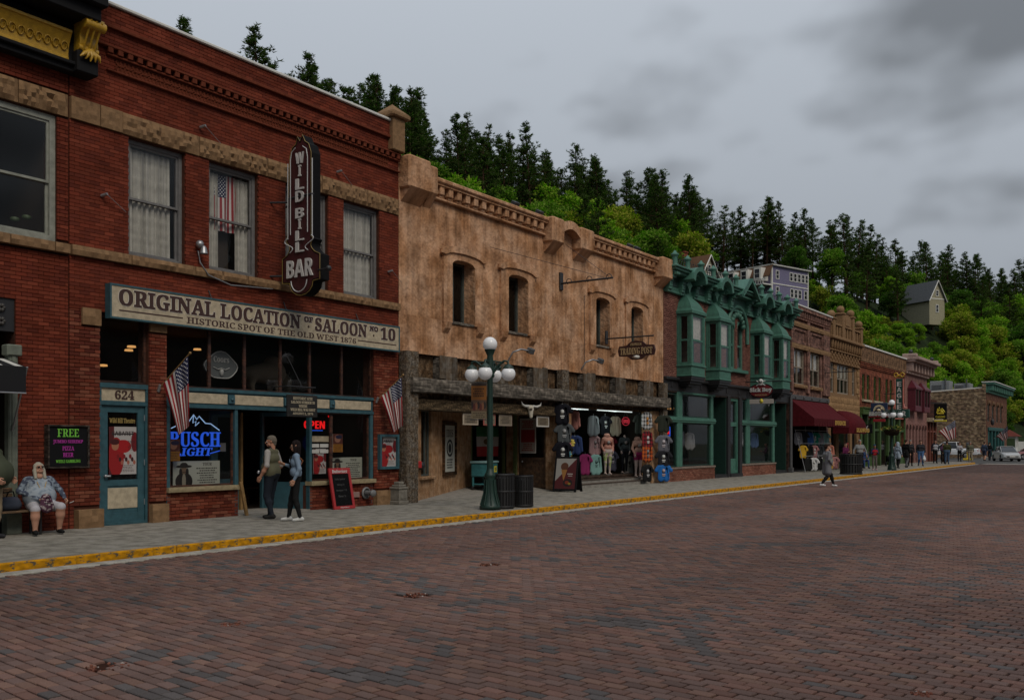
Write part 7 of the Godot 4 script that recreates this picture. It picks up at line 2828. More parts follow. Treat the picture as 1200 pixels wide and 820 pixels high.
func lamp_post(label: String, x: float, z: float) -> Node3D:
	var g := thing("street_lamp", label, "street lamp", V(x, 0.124, z), "five-globe street lamps")
	var m: Material = M.dark_green_paint
	var at := V(x, 0.124, z)
	var b := N()
	b.lathe([W2(0.0, 0), W2(0.26, 0), W2(0.26, 0.09), W2(0.23, 0.12), W2(0.2, 0.2), W2(0.135, 0.42), W2(0.11, 0.75), W2(0.135, 0.8), W2(0.135, 0.86), W2(0.1, 0.92), W2(0.08, 1.0)], at, 16)
	for i in 8: b.tube([at + V(cos(TAU * i / 8) * 0.235, 0.12, sin(TAU * i / 8) * 0.235), at + V(cos(TAU * i / 8) * 0.15, 0.42, sin(TAU * i / 8) * 0.15), at + V(cos(TAU * i / 8) * 0.125, 0.74, sin(TAU * i / 8) * 0.125)], 0.022, 5)
	obj("base", b, m, g)
	b = N()
	b.lathe([W2(0.078, 0.98), W2(0.068, 3.2), W2(0.11, 3.24), W2(0.11, 3.3), W2(0.08, 3.36), W2(0.1, 3.5), W2(0.07, 3.75), W2(0.12, 3.86), W2(0.14, 3.9)], at, 12)
	obj("pole", b, m, g)
	var gl := glow("lamp_globe", Color(0.9, 0.91, 0.92), 0.05)
	gl.albedo_color = lin(0.72, 0.72, 0.73)
	gl.roughness = 0.25
	for i in 4:
		var w := deg_to_rad(68.5 + 90.0 * i)
		var d := V(cos(w), 0, sin(w))
		b = N()
		b.tube([at + V(0, 3.3, 0) + d * 0.06, at + V(0, 3.5, 0) + d * 0.2, at + V(0, 3.62, 0) + d * 0.36, at + V(0, 3.6, 0) + d * 0.45, at + V(0, 3.52, 0) + d * 0.46], [0.035, 0.03, 0.03, 0.03, 0.03], 6)
		b.tube([at + V(0, 3.62, 0) + d * 0.05, at + V(0, 3.58, 0) + d * 0.36], 0.018, 5)
		b.ball(at + V(0, 3.45, 0) + d * 0.25, 0.05, 6)
		b.lathe([W2(0.12, 3.41), W2(0.13, 3.46), W2(0.06, 3.52), W2(0.0, 3.56)], at + d * 0.46, 12)
		var arm := obj("lamp_arm", b, m, g)
		b = N()
		b.ball(at + V(0, 3.3, 0) + d * 0.46, 0.172, 20)
		obj("globe", b, gl, arm)
	b = N()
	b.ball(at + V(0, 4.03, 0), 0.178, 20)
	obj("globe", b, gl, g)
	return g
func bin(label: String, at: Vector3, h: float, r: float) -> void:
	var g := thing("litter_bin", label, "litter bin", at, "black litter bins")
	var m := worn("bin_black", Color(0.014, 0.014, 0.015), 0.6, 2.0, V(0.7, 0.7, 0.7), 0.1)
	var b := N()
	b.lathe([W2(0, 0.03), W2(r * 0.86, 0.03), W2(r * 0.93, h - 0.1), W2(0, h - 0.12)], at, 18, Basis(), false)
	obj("liner", b, m, g)
	for i in 24:
		var w := TAU * i / 24
		var d := V(cos(w), 0, sin(w))
		b = N()
		b.obox(Transform3D(Basis(Vector3.UP, -w), at + d * r * 0.97 + V(0, h * 0.5, 0)), V(0.02, h * 0.94, r * 0.17))
		obj("slat", b, m, g)
	b = N()
	for y in [0.05, h * 0.5, h - 0.02]: b.lathe([W2(r * 1.0, y - 0.03), W2(r * 1.04, y - 0.02), W2(r * 1.04, y + 0.02), W2(r * 0.98, y + 0.03), W2(r * 0.9, y + 0.03)], at, 18)
	obj("rim", b, m, g)
func board_sign(m: Material, x0: float, x1: float, y0: float, y1: float, z0: float, z1: float, edge: Material, ew: float, g: Node) -> void:
	var b := N()
	b.box(x0 + ew * 0.5, x1 - ew * 0.5, y0 + ew * 0.5, y1 - ew * 0.5, z0, z1 - 0.015)
	obj("panel", b, m, g)
	b = N()
	frame_bars(b, x0, x1, y0, y1, z0 - 0.005, z1, ew)
	obj("sign_frame", b, edge, g)
func outline(name_: String, txt: String, front: Material, back: Material, g: Node, at: Vector3, w: float, h: float, t := Basis(), font := "Droid Serif", grow := 0.03, depth := 0.014) -> void:
	for i in 8:
		var k := W2(cos(TAU * i / 8), sin(TAU * i / 8)) * grow
		letters(txt, back, g, at + t.x * k.x + t.y * k.y, w, h, t, font, 700, depth * (0.3 + 0.02 * i), "letter_rim")
	for i in 5:
		var k := W2([0, 1, -1, 1, -1][i], [0, 1, 1, -1, -1][i]) * grow * 0.5
		letters(txt, front, g, at + t.x * k.x + t.y * k.y, w, h, t, font, 700, depth * (1.0 - 0.03 * i), name_)
func street_things() -> void:
	var W := Basis(Vector3.UP, -PI / 2)
	var brown: Material = M.sign_brown
	var white: Material = M.white_paint
	var pale := flat("letter_edge", Color(0.66, 0.62, 0.55), 0.7)
	
	var g := thing("long_shop_sign", "long cream signboard with teal frame and brown old-west lettering above saloon shopfront", "sign", V(14.7, 4.2, 0.1))
	board_sign(M.cream_paint, 10.48, 18.88, 4.18, 4.86, 0.03, 0.2, M.teal_paint, 0.035, g)
	var zz := 0.186
	for q in [["ORIGINAL", 10.68, 12.93, 4.615, 0.31], ["LOCATION", 13.08, 15.37, 4.615, 0.31], ["OF", 15.49, 15.76, 4.7, 0.12], ["SALOON", 15.84, 17.62, 4.615, 0.31], ["NO", 17.73, 18.03, 4.7, 0.12], ["10", 18.14, 18.7, 4.615, 0.31]]:
		outline("lettering", q[0], brown, pale, g, V((q[1] + q[2]) / 2, q[3], zz), q[2] - q[1], q[4], Basis(), "Droid Serif", 0.02, 0.008)
	letters("HISTORIC SPOT OF THE OLD WEST 1876", brown, g, V(14.73, 4.325, zz), 5.0, 0.13, Basis(), "Droid Serif", 700, 0.004)
	var b := N()
	b.box(10.68, 12.13, 4.34, 4.365, zz - 0.003, zz + 0.004)
	b.box(17.3, 18.75, 4.34, 4.365, zz - 0.003, zz + 0.004)
	for x in [15.63, 17.88]: b.ball(V(x, 4.53, zz), 0.032, 8, V(1, 1, 0.2))
	obj("rules", b, brown, g)
	for x in [12.9, 15.0, 17.4]:
		b = N()
		b.tube([V(x, 4.86, 0.12), V(x, 5.05, 0.02)], 0.012, 5)
		obj("stay", b, M.black_iron, g)
	
	g = thing("neon_blade_sign", "tall maroon blade sign with unlit neon tubes reading down then across its foot", "sign", V(14.9, 5.1, 0.9))
	var blade := worn("old_maroon", Color(0.085, 0.012, 0.014), 0.55, 2.5, V(0.9, 0.9, 0.9), 0.2)
	var blk := worn("old_black", Color(0.01, 0.01, 0.011), 0.8, 2.5, V(0.9, 0.9, 0.9), 0.2)
	var poly := PackedVector2Array()
	for p in [W2(0.27, 5.42), W2(0.27, 5.98), W2(0.42, 6.05)]: poly.append(p)
	for i in 7: poly.append(W2(0.42 + 0.1 * sin(i / 6.0 * PI), 6.05 + 0.3 * i / 6.0))
	for p in [W2(0.52, 8.3), W2(0.6, 8.5), W2(0.72, 8.56), W2(0.78, 8.72), W2(0.86, 8.6), W2(0.94, 8.74), W2(1.02, 8.58), W2(1.14, 8.5), W2(1.22, 8.3), W2(1.22, 6.4)]: poly.append(p)
	for i in 7: poly.append(W2(1.28 - 0.1 * sin(i / 6.0 * PI) + 0.06 * i / 6.0, 6.35 - 0.3 * i / 6.0))
	for p in [W2(1.5, 5.98), W2(1.5, 5.42), W2(1.3, 5.4)]: poly.append(p)
	for i in 9: poly.append(W2(0.9 + 0.38 * cos(PI * i / 8), 5.4 - 0.3 * sin(PI * i / 8)))
	var t := Transform3D(W, V(14.75, 0, 0))
	b = N()
	b.prism(poly, t, 0.28)
	obj("cabinet", b, blk, g)
	b = N()
	var inner := Geometry2D.offset_polygon(poly, -0.035)
	b.prism(inner[0], Transform3D(W, V(14.744, 0, 0)), 0.004)
	obj("face", b, blade, g)
	b = N()
	var rim := []
	for p in poly: rim.append(t * V(p.x, p.y, 0.006))
	rim.append(rim[0])
	b.tube(rim, 0.012, 4)
	obj("gilt_edge", b, flat("dull_gilt", Color(0.2, 0.13, 0.03), 0.5), g)
	var tubem := flat("neon_glass", Color(0.5, 0.5, 0.5), 0.25)
	var ln := 0
	var ys := [8.22, 7.93, 7.63, 7.35, 6.97, 6.72, 6.46, 6.2]
	for ch in "WILDBILL":
		letters(ch, flat("sign_white", Color(0.52, 0.5, 0.48), 0.6), g, t * V(0.87, ys[ln], 0.01), 0.27 if ch != "I" else 0.09, 0.25 if ln < 4 else 0.23, W, "Droid Sans", 700, 0.03, "letter")
		ln += 1
	letters("BAR", M.sign_white, g, t * V(0.87, 5.72, 0.01), 0.86, 0.4, W, "Droid Sans", 700, 0.03)
	b = N()
	for side in [-1.0, 1.0]:
		var c := 0.87
		b.tube([t * V(c + side * 0.28, 6.5, 0.05), t * V(c + side * 0.28, 8.2, 0.05), t * V(c + side * 0.24, 8.38, 0.05), t * V(c + side * 0.12, 8.46, 0.05)], 0.011, 5)
		b.tube([t * V(c + side * 0.4, 6.42, 0.02), t * V(c + side * 0.4, 8.15, 0.02)], 0.013, 5)
		var curl := []
		for i in 12: curl.append(t * V(c + side * (0.4 - 0.012 * i + 0.1 * sin(i * 0.6)), 6.42 - i * 0.03, 0.05))
		b.tube(curl, 0.012, 5)
	var low := []
	for i in 11: low.append(t * V(0.87 + 0.26 * cos(PI * i / 10), 5.44 - 0.26 * sin(PI * i / 10), 0.05))
	b.tube(low, 0.013, 5)
	obj("neon_tubing", b, tubem, g)
	for q in [[V(14.6, 7.3, 0.0), V(14.85, 7.3, 0.4)], [V(15.1, 7.3, 0.0), V(14.9, 7.3, 0.4)], [V(14.6, 5.6, 0.0), V(14.85, 5.6, 0.4)], [V(15.1, 5.6, 0.0), V(14.9, 5.6, 0.4)], [V(14.74, 7.35, 0.5), V(14.74, 7.35, 1.3)]]:
		b = N()
		b.tube(q, 0.025, 5)
		obj("bracket", b, M.black_iron, g)
	b = N()
	b.tube([V(14.74, 5.62, 1.45), V(14.74, 5.62, 1.75)], 0.02, 5)
	b.ball(V(14.74, 5.62, 1.78), 0.07, 8)
	obj("end_knob", b, M.black_iron, g)
	
	g = thing("wall_flood_lamp", "small grey flood lamp with curling cable between two upstairs saloon windows", "lamp", V(12.62, 5.9, 0.1))
	b = N()
	b.ball(V(12.6, 5.98, 0.12), 0.09, 10)
	b.lathe([W2(0.09, 0.0), W2(0.06, 0.12), W2(0.03, 0.16)], V(12.64, 5.78, 0.2), 10)
	obj("lamp_head", b, M.steel, g)
	b = N()
	b.tube([V(12.6, 5.85, 0.06), V(12.62, 5.6, 0.1), V(12.8, 5.35, 0.15), V(13.4, 5.22, 0.13), V(14.6, 5.3, 0.1)], 0.016, 5)
	obj("cable", b, M.steel, g)
	var ins := 0
	for p in [V(12.66, 8.5, 0.05), V(16.7, 8.5, 0.05), V(10.4, 6.55, 0.03), V(18.6, 6.3, 0.03)]:
		b = N()
		b.tube([p, p + V(0.05, 0.03, 0.12)], 0.03, 6)
		b.tube([p + V(0.05, 0.03, 0.1), p + V(0.5, -0.22, 0.04)], 0.008, 4)
		tag(obj("wall_anchor", b, M.steel), ["pale wire anchor high on the brick between the first two upstairs windows", "pale wire anchor high on the brick beside the blade sign", "dark wire anchor beside the first upstairs saloon window", "dark wire anchor near the saloon's corner with the stucco building"][ins], "wire anchor")
		ins += 1
	
	g = thing("hanging_plaque", "dark hanging wooden plaque with pale carved lines over the saloon entrance", "sign", V(15.1, 2.36, 0.6))
	b = N()
	b.cbox(14.62, 15.54, 2.35, 2.86, 0.53, 0.59, 0.012)
	obj("board", b, worn("black_wood", Color(0.03, 0.027, 0.024), 0.7, 2.0, V(0.8, 0.8, 0.8), 0.2, "wood", "blotch"), g)
	for q in [["HISTORIC SITE", 2.78, 0.6], ["SALOON NUMBER 10", 2.69, 0.72], ["WHERE", 2.605, 0.26], ["WILD BILL WAS SHOT", 2.52, 0.76], ["AUGUST 2, 1876", 2.425, 0.62]]:
		letters(q[0], flat("plaque_letter", Color(0.42, 0.36, 0.25), 0.7), g, V(15.08, q[1], 0.59), q[2], 0.062, Basis(), "Droid Serif", 700, 0.006)
	b = N()
	for x in [14.75, 15.4]: b.tube([V(x, 2.86, 0.56), V(x, 3.05, 0.56)], 0.006, 4)
	b.tube([V(14.6, 3.05, 0.56), V(15.5, 3.05, 0.56)], 0.015, 5)
	for x in [14.65, 15.45]: b.tube([V(x, 3.05, 0.56), V(x, 3.05, 0.0)], 0.015, 5)
	b.tube([V(15.08, 3.9, -0.02), V(15.08, 3.05, 0.56)], 0.007, 4)
	obj("hanger", b, M.black_iron, g)
	
	g = thing("blue_neon_sign", "lit blue neon beer sign under pale mountain outline in first display window", "neon sign", V(12.7, 1.6, -0.25))
	var blue := glow("neon_blue", Color(0.02, 0.1, 0.7), 0.6)
	letters("BUSCH", blue, g, V(12.74, 1.83, -0.22), 1.3, 0.32, Basis(), "Droid Serif", 700, 0.02)
	letters("LIGHT", blue, g, V(12.68, 1.56, -0.22), 0.95, 0.17, Basis(V(1, 0, 0), V(0.2, 1, 0), V(0, 0, 1)), "Droid Serif", 700, 0.02)
	b = N()
	b.tube([V(12.12, 2.06, -0.2), V(12.35, 2.16, -0.2), V(12.55, 2.2, -0.2), V(12.68, 2.36, -0.2), V(12.76, 2.26, -0.2), V(12.82, 2.33, -0.2), V(12.98, 2.18, -0.2), V(13.12, 2.17, -0.2), V(13.35, 2.03, -0.2)], 0.012, 5)
	b.tube([V(12.68, 2.36, -0.2), V(12.66, 2.18, -0.2), V(12.74, 2.22, -0.2), V(12.72, 2.12, -0.2), V(12.82, 2.2, -0.2)], 0.01, 5)
	obj("mountain_tube", b, glow("neon_pale", Color(0.35, 0.55, 0.85), 0.55), g)
	b = N()
	b.tube([V(13.1, 1.52, -0.2), V(13.36, 1.58, -0.2)], 0.012, 5)
	obj("underline_tube", b, blue, g)
	var nl := OmniLight3D.new()
	nl.name = "neon_light"
	add_child(nl, true)
	nl.position = V(12.74, 1.75, -0.12)
	nl.light_color = Color(0.1, 0.3, 1.0)
	nl.light_energy = 0.02
	nl.light_size = 0.3
	nl.omni_range = 5.0
	nl.omni_attenuation = 2.0
	nl.shadow_enabled = true
	g = thing("red_neon_sign", "small lit red neon open sign in the window right of the saloon entrance", "neon sign", V(16.2, 2.1, -0.3))
	letters("OPEN", glow("neon_red", Color(0.85, 0.01, 0.012), 0.8), g, V(16.22, 2.2, -0.25), 0.68, 0.19, Basis(), "Droid Sans", 700, 0.02)
	b = N()
	b.tube([V(16.1, 2.06, -0.25), V(16.5, 2.06, -0.25)], 0.01, 5)
	obj("blue_tube", b, blue, g)
	b = N()
	b.ball(V(16.78, 2.42, -0.3), 0.035, 8)
	tag(obj("red_bulb_light", b, M.neon_red), "tiny lit red bulb high in the second display window", "lamp")
	for p in [["tour", V(12.84, 1.06, -0.3), 1.2, 0.6, "cream show poster of a hatted man in the first display window"], ["flyer", V(12.13, 1.6, -0.12), 0.3, 0.46, "small orange flyer on the glass of the first display window"], ["tour", V(17.38, 1.1, -0.3), 1.15, 0.56, "cream show poster of a hatted man in the last display window"], ["flyer", V(16.9, 1.75, -0.12), 0.34, 0.46, "small orange flyer on the glass of the last display window"], ["cabaret", V(16.3, 1.3, -0.14), 0.42, 0.62, "red and white show poster right of the saloon entrance"]]:
		var sheet := N()
		var at: Vector3 = p[1]
		sheet.box(at.x - p[2] / 2, at.x + p[2] / 2, at.y - p[3] / 2, at.y + p[3] / 2, at.z - 0.012, at.z - 0.002)
		var o := obj("window_poster", sheet, white)
		tag(o, p[4], "poster")
		poster(o, at, p[2], p[3], p[0])
	b = N()
	b.box(15.98, 16.58, 1.78, 1.92, -0.125, -0.118)
	tag(obj("strip_notice", b, M.cream_paint), "tan strip notice under the red neon sign", "notice")
	for i in 4:
		b = N()
		b.box(15.98 + (i % 2) * 0.31, 16.26 + (i % 2) * 0.31, 1.64 - (i / 2) * 0.14, 1.73 - (i / 2) * 0.14, -0.125, -0.118)
		tag(obj("strip_notice", b, white), "small white notice, %s of the four under the tan strip" % ["first of the top pair", "second of the top pair", "first of the lower pair", "second of the lower pair"][i], "notice", "small notices by the entrance")
	
	g = thing("badge_sign", "grey shield-shaped beer badge with longhorn head in the second transom window", "sign", V(13.5, 3.2, -0.4))
	b = N()
	var sh := PackedVector2Array()
	for i in 24:
		var w := TAU * i / 24
		sh.append(W2(13.52 + 0.42 * cos(w) * (1.0 + 0.08 * cos(4 * w)), 3.47 + 0.3 * sin(w) * (1.0 - 0.1 * sin(3 * w))))
	b.prism(sh, TF(V(0, 0, -0.36)), 0.05)
	obj("shield", b, flat("badge_grey", Color(0.11, 0.12, 0.12), 0.5), g)
	b = N()
	var rr := []
	for p in sh: rr.append(V(p.x, p.y, -0.355))
	rr.append(rr[0])
	b.tube(rr, 0.014, 4)
	b.tube([V(13.3, 3.44, -0.35), V(13.42, 3.39, -0.34), V(13.52, 3.42, -0.34), V(13.62, 3.39, -0.34), V(13.74, 3.44, -0.35)], 0.012, 5)
	b.lathe([W2(0.0, -0.12), W2(0.04, -0.08), W2(0.05, 0.02), W2(0.0, 0.05)], V(13.52, 3.36, -0.34), 8)
	obj("longhorn", b, flat("badge_pale", Color(0.4, 0.4, 0.38), 0.5), g)
	letters("Coors", M.badge_pale, g, V(13.52, 3.62, -0.355), 0.42, 0.13, Basis(), "Droid Serif", 700, 0.01)
	g = thing("bison_mount", "large pale bison figure standing behind the middle transom windows", "animal mount", V(15.4, 3.0, -1.3))
	var fur := Color(0.2, 0.16, 0.11)
	b = N()
	b.tint = true
	net(b, [[V(15.05, 3.42, -1.2), V(15.75, 3.5, -1.2), 0.2, 0.3, fur], [V(15.75, 3.52, -1.2), V(15.72, 3.72, -1.2), 0.24, 0.2, fur], [V(15.9, 3.4, -1.2), V(16.15, 3.28, -1.2), 0.2, 0.15, fur * 0.6], [V(16.15, 3.28, -1.2), V(16.22, 3.1, -1.2), 0.12, 0.08, fur * 0.6], [V(15.05, 3.35, -1.1), V(15.0, 3.15, -1.1), 0.11, 0.06, fur], [V(15.0, 3.15, -1.1), V(15.06, 2.93, -1.1), 0.05, 0.05, fur], [V(15.08, 3.35, -1.3), V(15.12, 3.15, -1.3), 0.11, 0.06, fur], [V(15.12, 3.15, -1.3), V(15.16, 2.93, -1.3), 0.05, 0.05, fur], [V(15.78, 3.3, -1.08), V(15.8, 2.93, -1.08), 0.09, 0.05, fur], [V(15.78, 3.3, -1.32), V(15.72, 2.93, -1.32), 0.09, 0.05, fur], [V(14.87, 3.5, -1.2), V(14.8, 3.2, -1.2), 0.03, 0.03, fur], [V(16.08, 3.4, -1.05), V(16.08, 3.54, -0.98), 0.03, 0.015, Color(0.1, 0.09, 0.08)], [V(16.08, 3.4, -1.35), V(16.08, 3.54, -1.42), 0.03, 0.015, Color(0.1, 0.09, 0.08)]], 0.03, 0.06)
	obj("body", b, M.cloth_print, g)
	b = N()
	b.cbox(14.7, 16.5, 2.885, 2.93, -1.5, -0.9, 0.01)
	obj("shelf", b, M.brown_wood, g)
	for i in 6:
		var p: Vector3 = [V(12.5, 3.9, -2.2), V(12.3, 3.5, -3.0), V(12.95, 3.9, -3.0), V(15.0, 4.1, -3.2), V(13.9, 2.96, -2.6), V(14.4, 3.0, -3.2)][i]
		b = N()
		b.lathe([W2(0, 0), W2(0.1, 0.01), W2(0.09, 0.05), W2(0, 0.06)], p, 10)
		tag(obj("ceiling_lamp", b, glow("warm_bulb", Color(1.0, 0.5, 0.16), 0.7)), "small warm ceiling lamp glowing inside the saloon", "lamp", "warm lamps inside the saloon")
	var il := OmniLight3D.new()
	il.name = "saloon_lamp_light"
	add_child(il, true)
	il.position = V(14.2, 3.6, -3.0)
	il.light_color = Color(1.0, 0.6, 0.3)
	il.light_energy = 0.05
	il.light_size = 0.3
	il.omni_range = 10.0
	il.omni_attenuation = 2.0
	il.shadow_enabled = true
	
	g = thing("poster_box", "teal poster box with red show poster on saloon's end pier", "poster box", V(18.55, 1.05, 0.05))
	b = N()
	frame_bars(b, 18.2, 18.95, 1.06, 1.98, 0.02, 0.12, 0.07)
	b.box(18.26, 18.89, 1.12, 1.92, 0.02, 0.05)
	obj("case", b, M.teal_paint, g)
	poster(g, V(18.575, 1.52, 0.055) - g.position + g.position, 0.6, 0.78, "cabaret")
	
	g = thing("menu_board", "black wall board with green and magenta lettering above the bench", "sign", V(9.67, 1.3, 0.05))
	b = N()
	b.box(9.3, 10.05, 1.31, 2.06, 0.03, 0.13)
	obj("case", b, flat("board_black", Color(0.008, 0.008, 0.009), 0.8), g)
	b = N()
	frame_bars(b, 9.27, 10.08, 1.28, 2.09, 0.02, 0.16, 0.03)
	obj("board_frame", b, worn("weathered_strip", Color(0.14, 0.11, 0.09), 0.8, 2.0, V(0.8, 0.8, 0.8), 0.3, "wood", "blotch"), g)
	var lg := flat("lime_letter", Color(0.16, 0.5, 0.05), 0.6)
	var mg := flat("magenta_letter", Color(0.4, 0.03, 0.3), 0.6)
	for q in [["FREE", 1.94, 0.42, 0.15, lg], ["JUMBO SHRIMP", 1.77, 0.58, 0.08, mg], ["PIZZA", 1.65, 0.23, 0.08, mg], ["BEER", 1.53, 0.2, 0.08, mg], ["WHILE GAMBLING", 1.41, 0.48, 0.055, lg]]:
		letters(q[0], q[4], g, V(9.67, q[1], 0.131), q[2], q[3], Basis(), "Droid Serif", 700, 0.004)
	
	hung_flag("striped flag drooping from a slanted pole at saloon's first pier", V(11.66, 2.86, 0.04), V(11.8, 3.56, 0.88), 1.42, "flags on the saloon front")
	hung_flag("striped flag drooping from a slanted pole at saloon's end pier", V(18.15, 2.86, 0.04), V(18.42, 3.52, 0.72), 1.28, "flags on the saloon front")
	hung_flag("distant striped flag on the timber-sided shop at the side street corner", V(91.0, 2.6, 0.05), V(91.6, 3.9, 1.7), 1.6)
	hung_flag("distant striped flag on the corner building's teal shopfront", V(126.0, 2.3, 0.1), V(125.6, 3.9, 1.7), 1.5)
	
	g = thing("chalkboard", "red-framed chalkboard leaning against the saloon bulkhead", "chalkboard", V(16.6, 0.124, 0.4))
	t = Transform3D(Basis(Vector3.RIGHT, -0.2), V(16.6, 0.13, 0.42))
	b = N()
	frame_bars(b, -0.36, 0.36, 0.0, 1.02, -0.03, 0.015, 0.075)
	b.box(-0.285, 0.285, 0.88, 0.945, -0.02, 0.012)
	obj("board_frame", turned(b, t), flat("sign_red", Color(0.33, 0.018, 0.02), 0.5), g)
	b = N()
	b.box(-0.29, 0.29, 0.07, 0.89, -0.02, 0.0)
	obj("slate", turned(b, t), worn("slate", Color(0.014, 0.014, 0.016), 0.8, 2.0, V(1.5, 1.5, 1.5), 0.1, "mottle", "blotch"), g)
	letters("Budweiser", M.sign_white, g, t * V(0, 0.94, 0.014), 0.52, 0.085, t.basis, "Droid Serif", 700, 0.003)
	letters("King of Beers", M.sign_white, g, t * V(0, 0.035, 0.016), 0.3, 0.035, t.basis, "Droid Serif", 700, 0.003)
	for i in 4: letters(["Daily Special", "Wings 9", "Burger 11", "Beer 5"][i], flat("chalk", Color(0.09, 0.09, 0.09), 0.9), g, t * V(-0.02, 0.74 - i * 0.14, 0.002), 0.34 - (i % 2) * 0.1, 0.05, t.basis, "Droid Sans", 400, 0.002, "chalk_line")
	g = thing("stone_plinth", "small carved stone pedestal at the foot of the timber post", "pedestal", V(18.75, 0.124, 0.28))
	b = N()
	var pc := V(18.75, 0.124, 0.28)
	for q in [[0.19, 0.0, 0.1], [0.165, 0.1, 0.4], [0.185, 0.4, 0.46], [0.14, 0.46, 0.52], [0.1, 0.52, 0.6]]: b.cbox(pc.x - q[0], pc.x + q[0], pc.y + q[1], pc.y + q[2], pc.z - q[0], pc.z + q[0], 0.015)
	obj("pedestal", b, worn("grey_stone", Color(0.33, 0.3, 0.25), 0.9, 2.5, V(0.9, 0.9, 0.9), 0.6), g)
	b = N()
	for s in [-1.0, 1.0]: b.cbox(pc.x + s * 0.07 - 0.05, pc.x + s * 0.07 + 0.05, pc.y + 0.15, pc.y + 0.36, pc.z + 0.16, pc.z + 0.18, 0.01)
	obj("carved_panel", b, M.grey_stone, g)
	g = thing("pipe_outlet", "round grey fire pipe outlet on the saloon bulkhead", "pipe outlet", V(17.75, 0.45, 0.05))
	b = N()
	var zt := Basis(Vector3.RIGHT, PI / 2)
	b.lathe([W2(0.0, 0.0), W2(0.15, 0.0), W2(0.16, 0.03), W2(0.12, 0.05)], V(17.75, 0.46, 0.02), 14, zt)
	b.lathe([W2(0.07, 0.03), W2(0.065, 0.22), W2(0.085, 0.23), W2(0.085, 0.3), W2(0.0, 0.3)], V(17.75, 0.46, 0.02), 12, zt)
	obj("outlet", b, worn("galvanised_pipe", Color(0.25, 0.25, 0.25), 0.5, 2.0, V(0.8, 0.8, 0.8), 0.2), g)
	b = N()
	b.cbox(17.28, 17.5, 0.36, 0.5, 0.02, 0.06, 0.01)
	obj("tag_plate", b, flat("dull_pink", Color(0.25, 0.15, 0.13), 0.7), g)
	b = N()
	b.obox(Transform3D(Basis(V(0, 0, 1), 0.22), V(13.76, 0.5, 0.12)), V(0.07, 0.78, 0.05))
	tag(obj("leaning_plank", b, M.ochre_wood), "short wooden plank leaning beside the saloon entrance", "plank")
	g = thing("fire_alarm", "small red fire alarm on the stucco porch wall beside a black bell", "fire alarm", V(19.85, 1.1, 0))
	b = N()
	b.cbox(19.82, 19.96, 1.05, 1.25, -0.08, 0.06, 0.02)
	obj("alarm_box", b, flat("alarm_red", Color(0.4, 0.02, 0.02), 0.4), g)
	b = N()
	b.lathe([W2(0, 0), W2(0.12, 0.0), W2(0.1, 0.08), W2(0, 0.1)], V(20.14, 1.12, -0.15), 12, zt)
	obj("bell", b, M.black_iron, g)
	
	g = thing("wooden_bench", "slatted wooden bench against the brick wall at the photo's left edge", "bench", V(8.2, 0.124, 0.4))
	var bw := worn("bench_wood", Color(0.3, 0.17, 0.08), 0.7, 1.3, V(0.8, 0.8, 0.8), 0.3, "wood", "blotch")
	for i in 4:
		b = N()
		b.cbox(7.0, 9.35, 0.53, 0.565, 0.22 + i * 0.1, 0.3 + i * 0.1, 0.008)
		obj("seat_slat", b, bw, g)
	for i in 3:
		b = N()
		b.cbox(7.0, 8.62, 0.68 + i * 0.1, 0.76 + i * 0.1, 0.15, 0.185, 0.008)
		obj("back_slat", b, bw, g)
	for x in [7.2, 8.9]:
		b = N()
		b.tube([V(x, 0.124, 0.58), V(x, 0.53, 0.58)], 0.022, 6)
		b.tube([V(x, 0.124, 0.24), V(x, 0.53, 0.24), V(x, 0.95 if x < 8.6 else 0.55, 0.14)], 0.022, 6)
		b.tube([V(x, 0.5, 0.24), V(x, 0.5, 0.58)], 0.02, 6)
		obj("leg", b, M.black_iron, g)
	g = thing("bag", "dark quilted bag on the bench beside the seated woman", "bag", V(8.45, 0.57, 0.4))
	b = N()
	b.tint = true
	net(b, [[V(8.35, 0.66, 0.4), V(8.55, 0.66, 0.4), 0.1, 0.1, Color(0.05, 0.055, 0.075)], [V(8.36, 0.74, 0.4), V(8.54, 0.74, 0.4), 0.07, 0.07, Color(0.06, 0.065, 0.09)]], 0.02, 0.05)
	obj("bag_body", b, M.cloth_print, g)
	b = N()
	b.tube([V(8.38, 0.78, 0.4), V(8.42, 0.9, 0.42), V(8.5, 0.9, 0.42), V(8.54, 0.78, 0.4)], 0.012, 5)
	obj("handle", b, M.board_black, g)
	
	g = lamp_post("five-globe green street lamp by the kerb before stucco building", 18.45, 3.5)
	b = N()
	b.tube([V(18.45, 3.22, 3.5), V(18.17, 3.22, 3.1)], 0.015, 5)
	b.tube([V(18.45, 2.32, 3.5), V(18.17, 2.32, 3.1)], 0.012, 5)
	obj("banner_rod", b, M.black_iron, g)
	var bim := canvas(64, 150, Color(0.5, 0.3, 0.05))
	bar(bim, 0, 0, 64, 10, Color(0.16, 0.1, 0.07))
	text_rows(bim, 8, 20, 50, 4, 10, 6, Color(0.2, 0.1, 0.02), 14)
	bar(bim, 0, 70, 64, 48, Color(0.32, 0.22, 0.15))
	for i in 7: blob(bim, 6 + i * 9, 92 + (i % 3) * 4, 6, 15, [Color(0.12, 0.07, 0.05), Color(0.45, 0.28, 0.18), Color(0.3, 0.08, 0.05)][i % 3])
	bar(bim, 0, 118, 64, 32, Color(0.4, 0.35, 0.26))
	text_rows(bim, 6, 124, 52, 3, 8, 4, Color(0.2, 0.16, 0.1), 15)
	b = N()
	b.has_uv = true
	var b0 := V(18.4, 0, 3.43)
	var b1 := V(18.19, 0, 3.13)
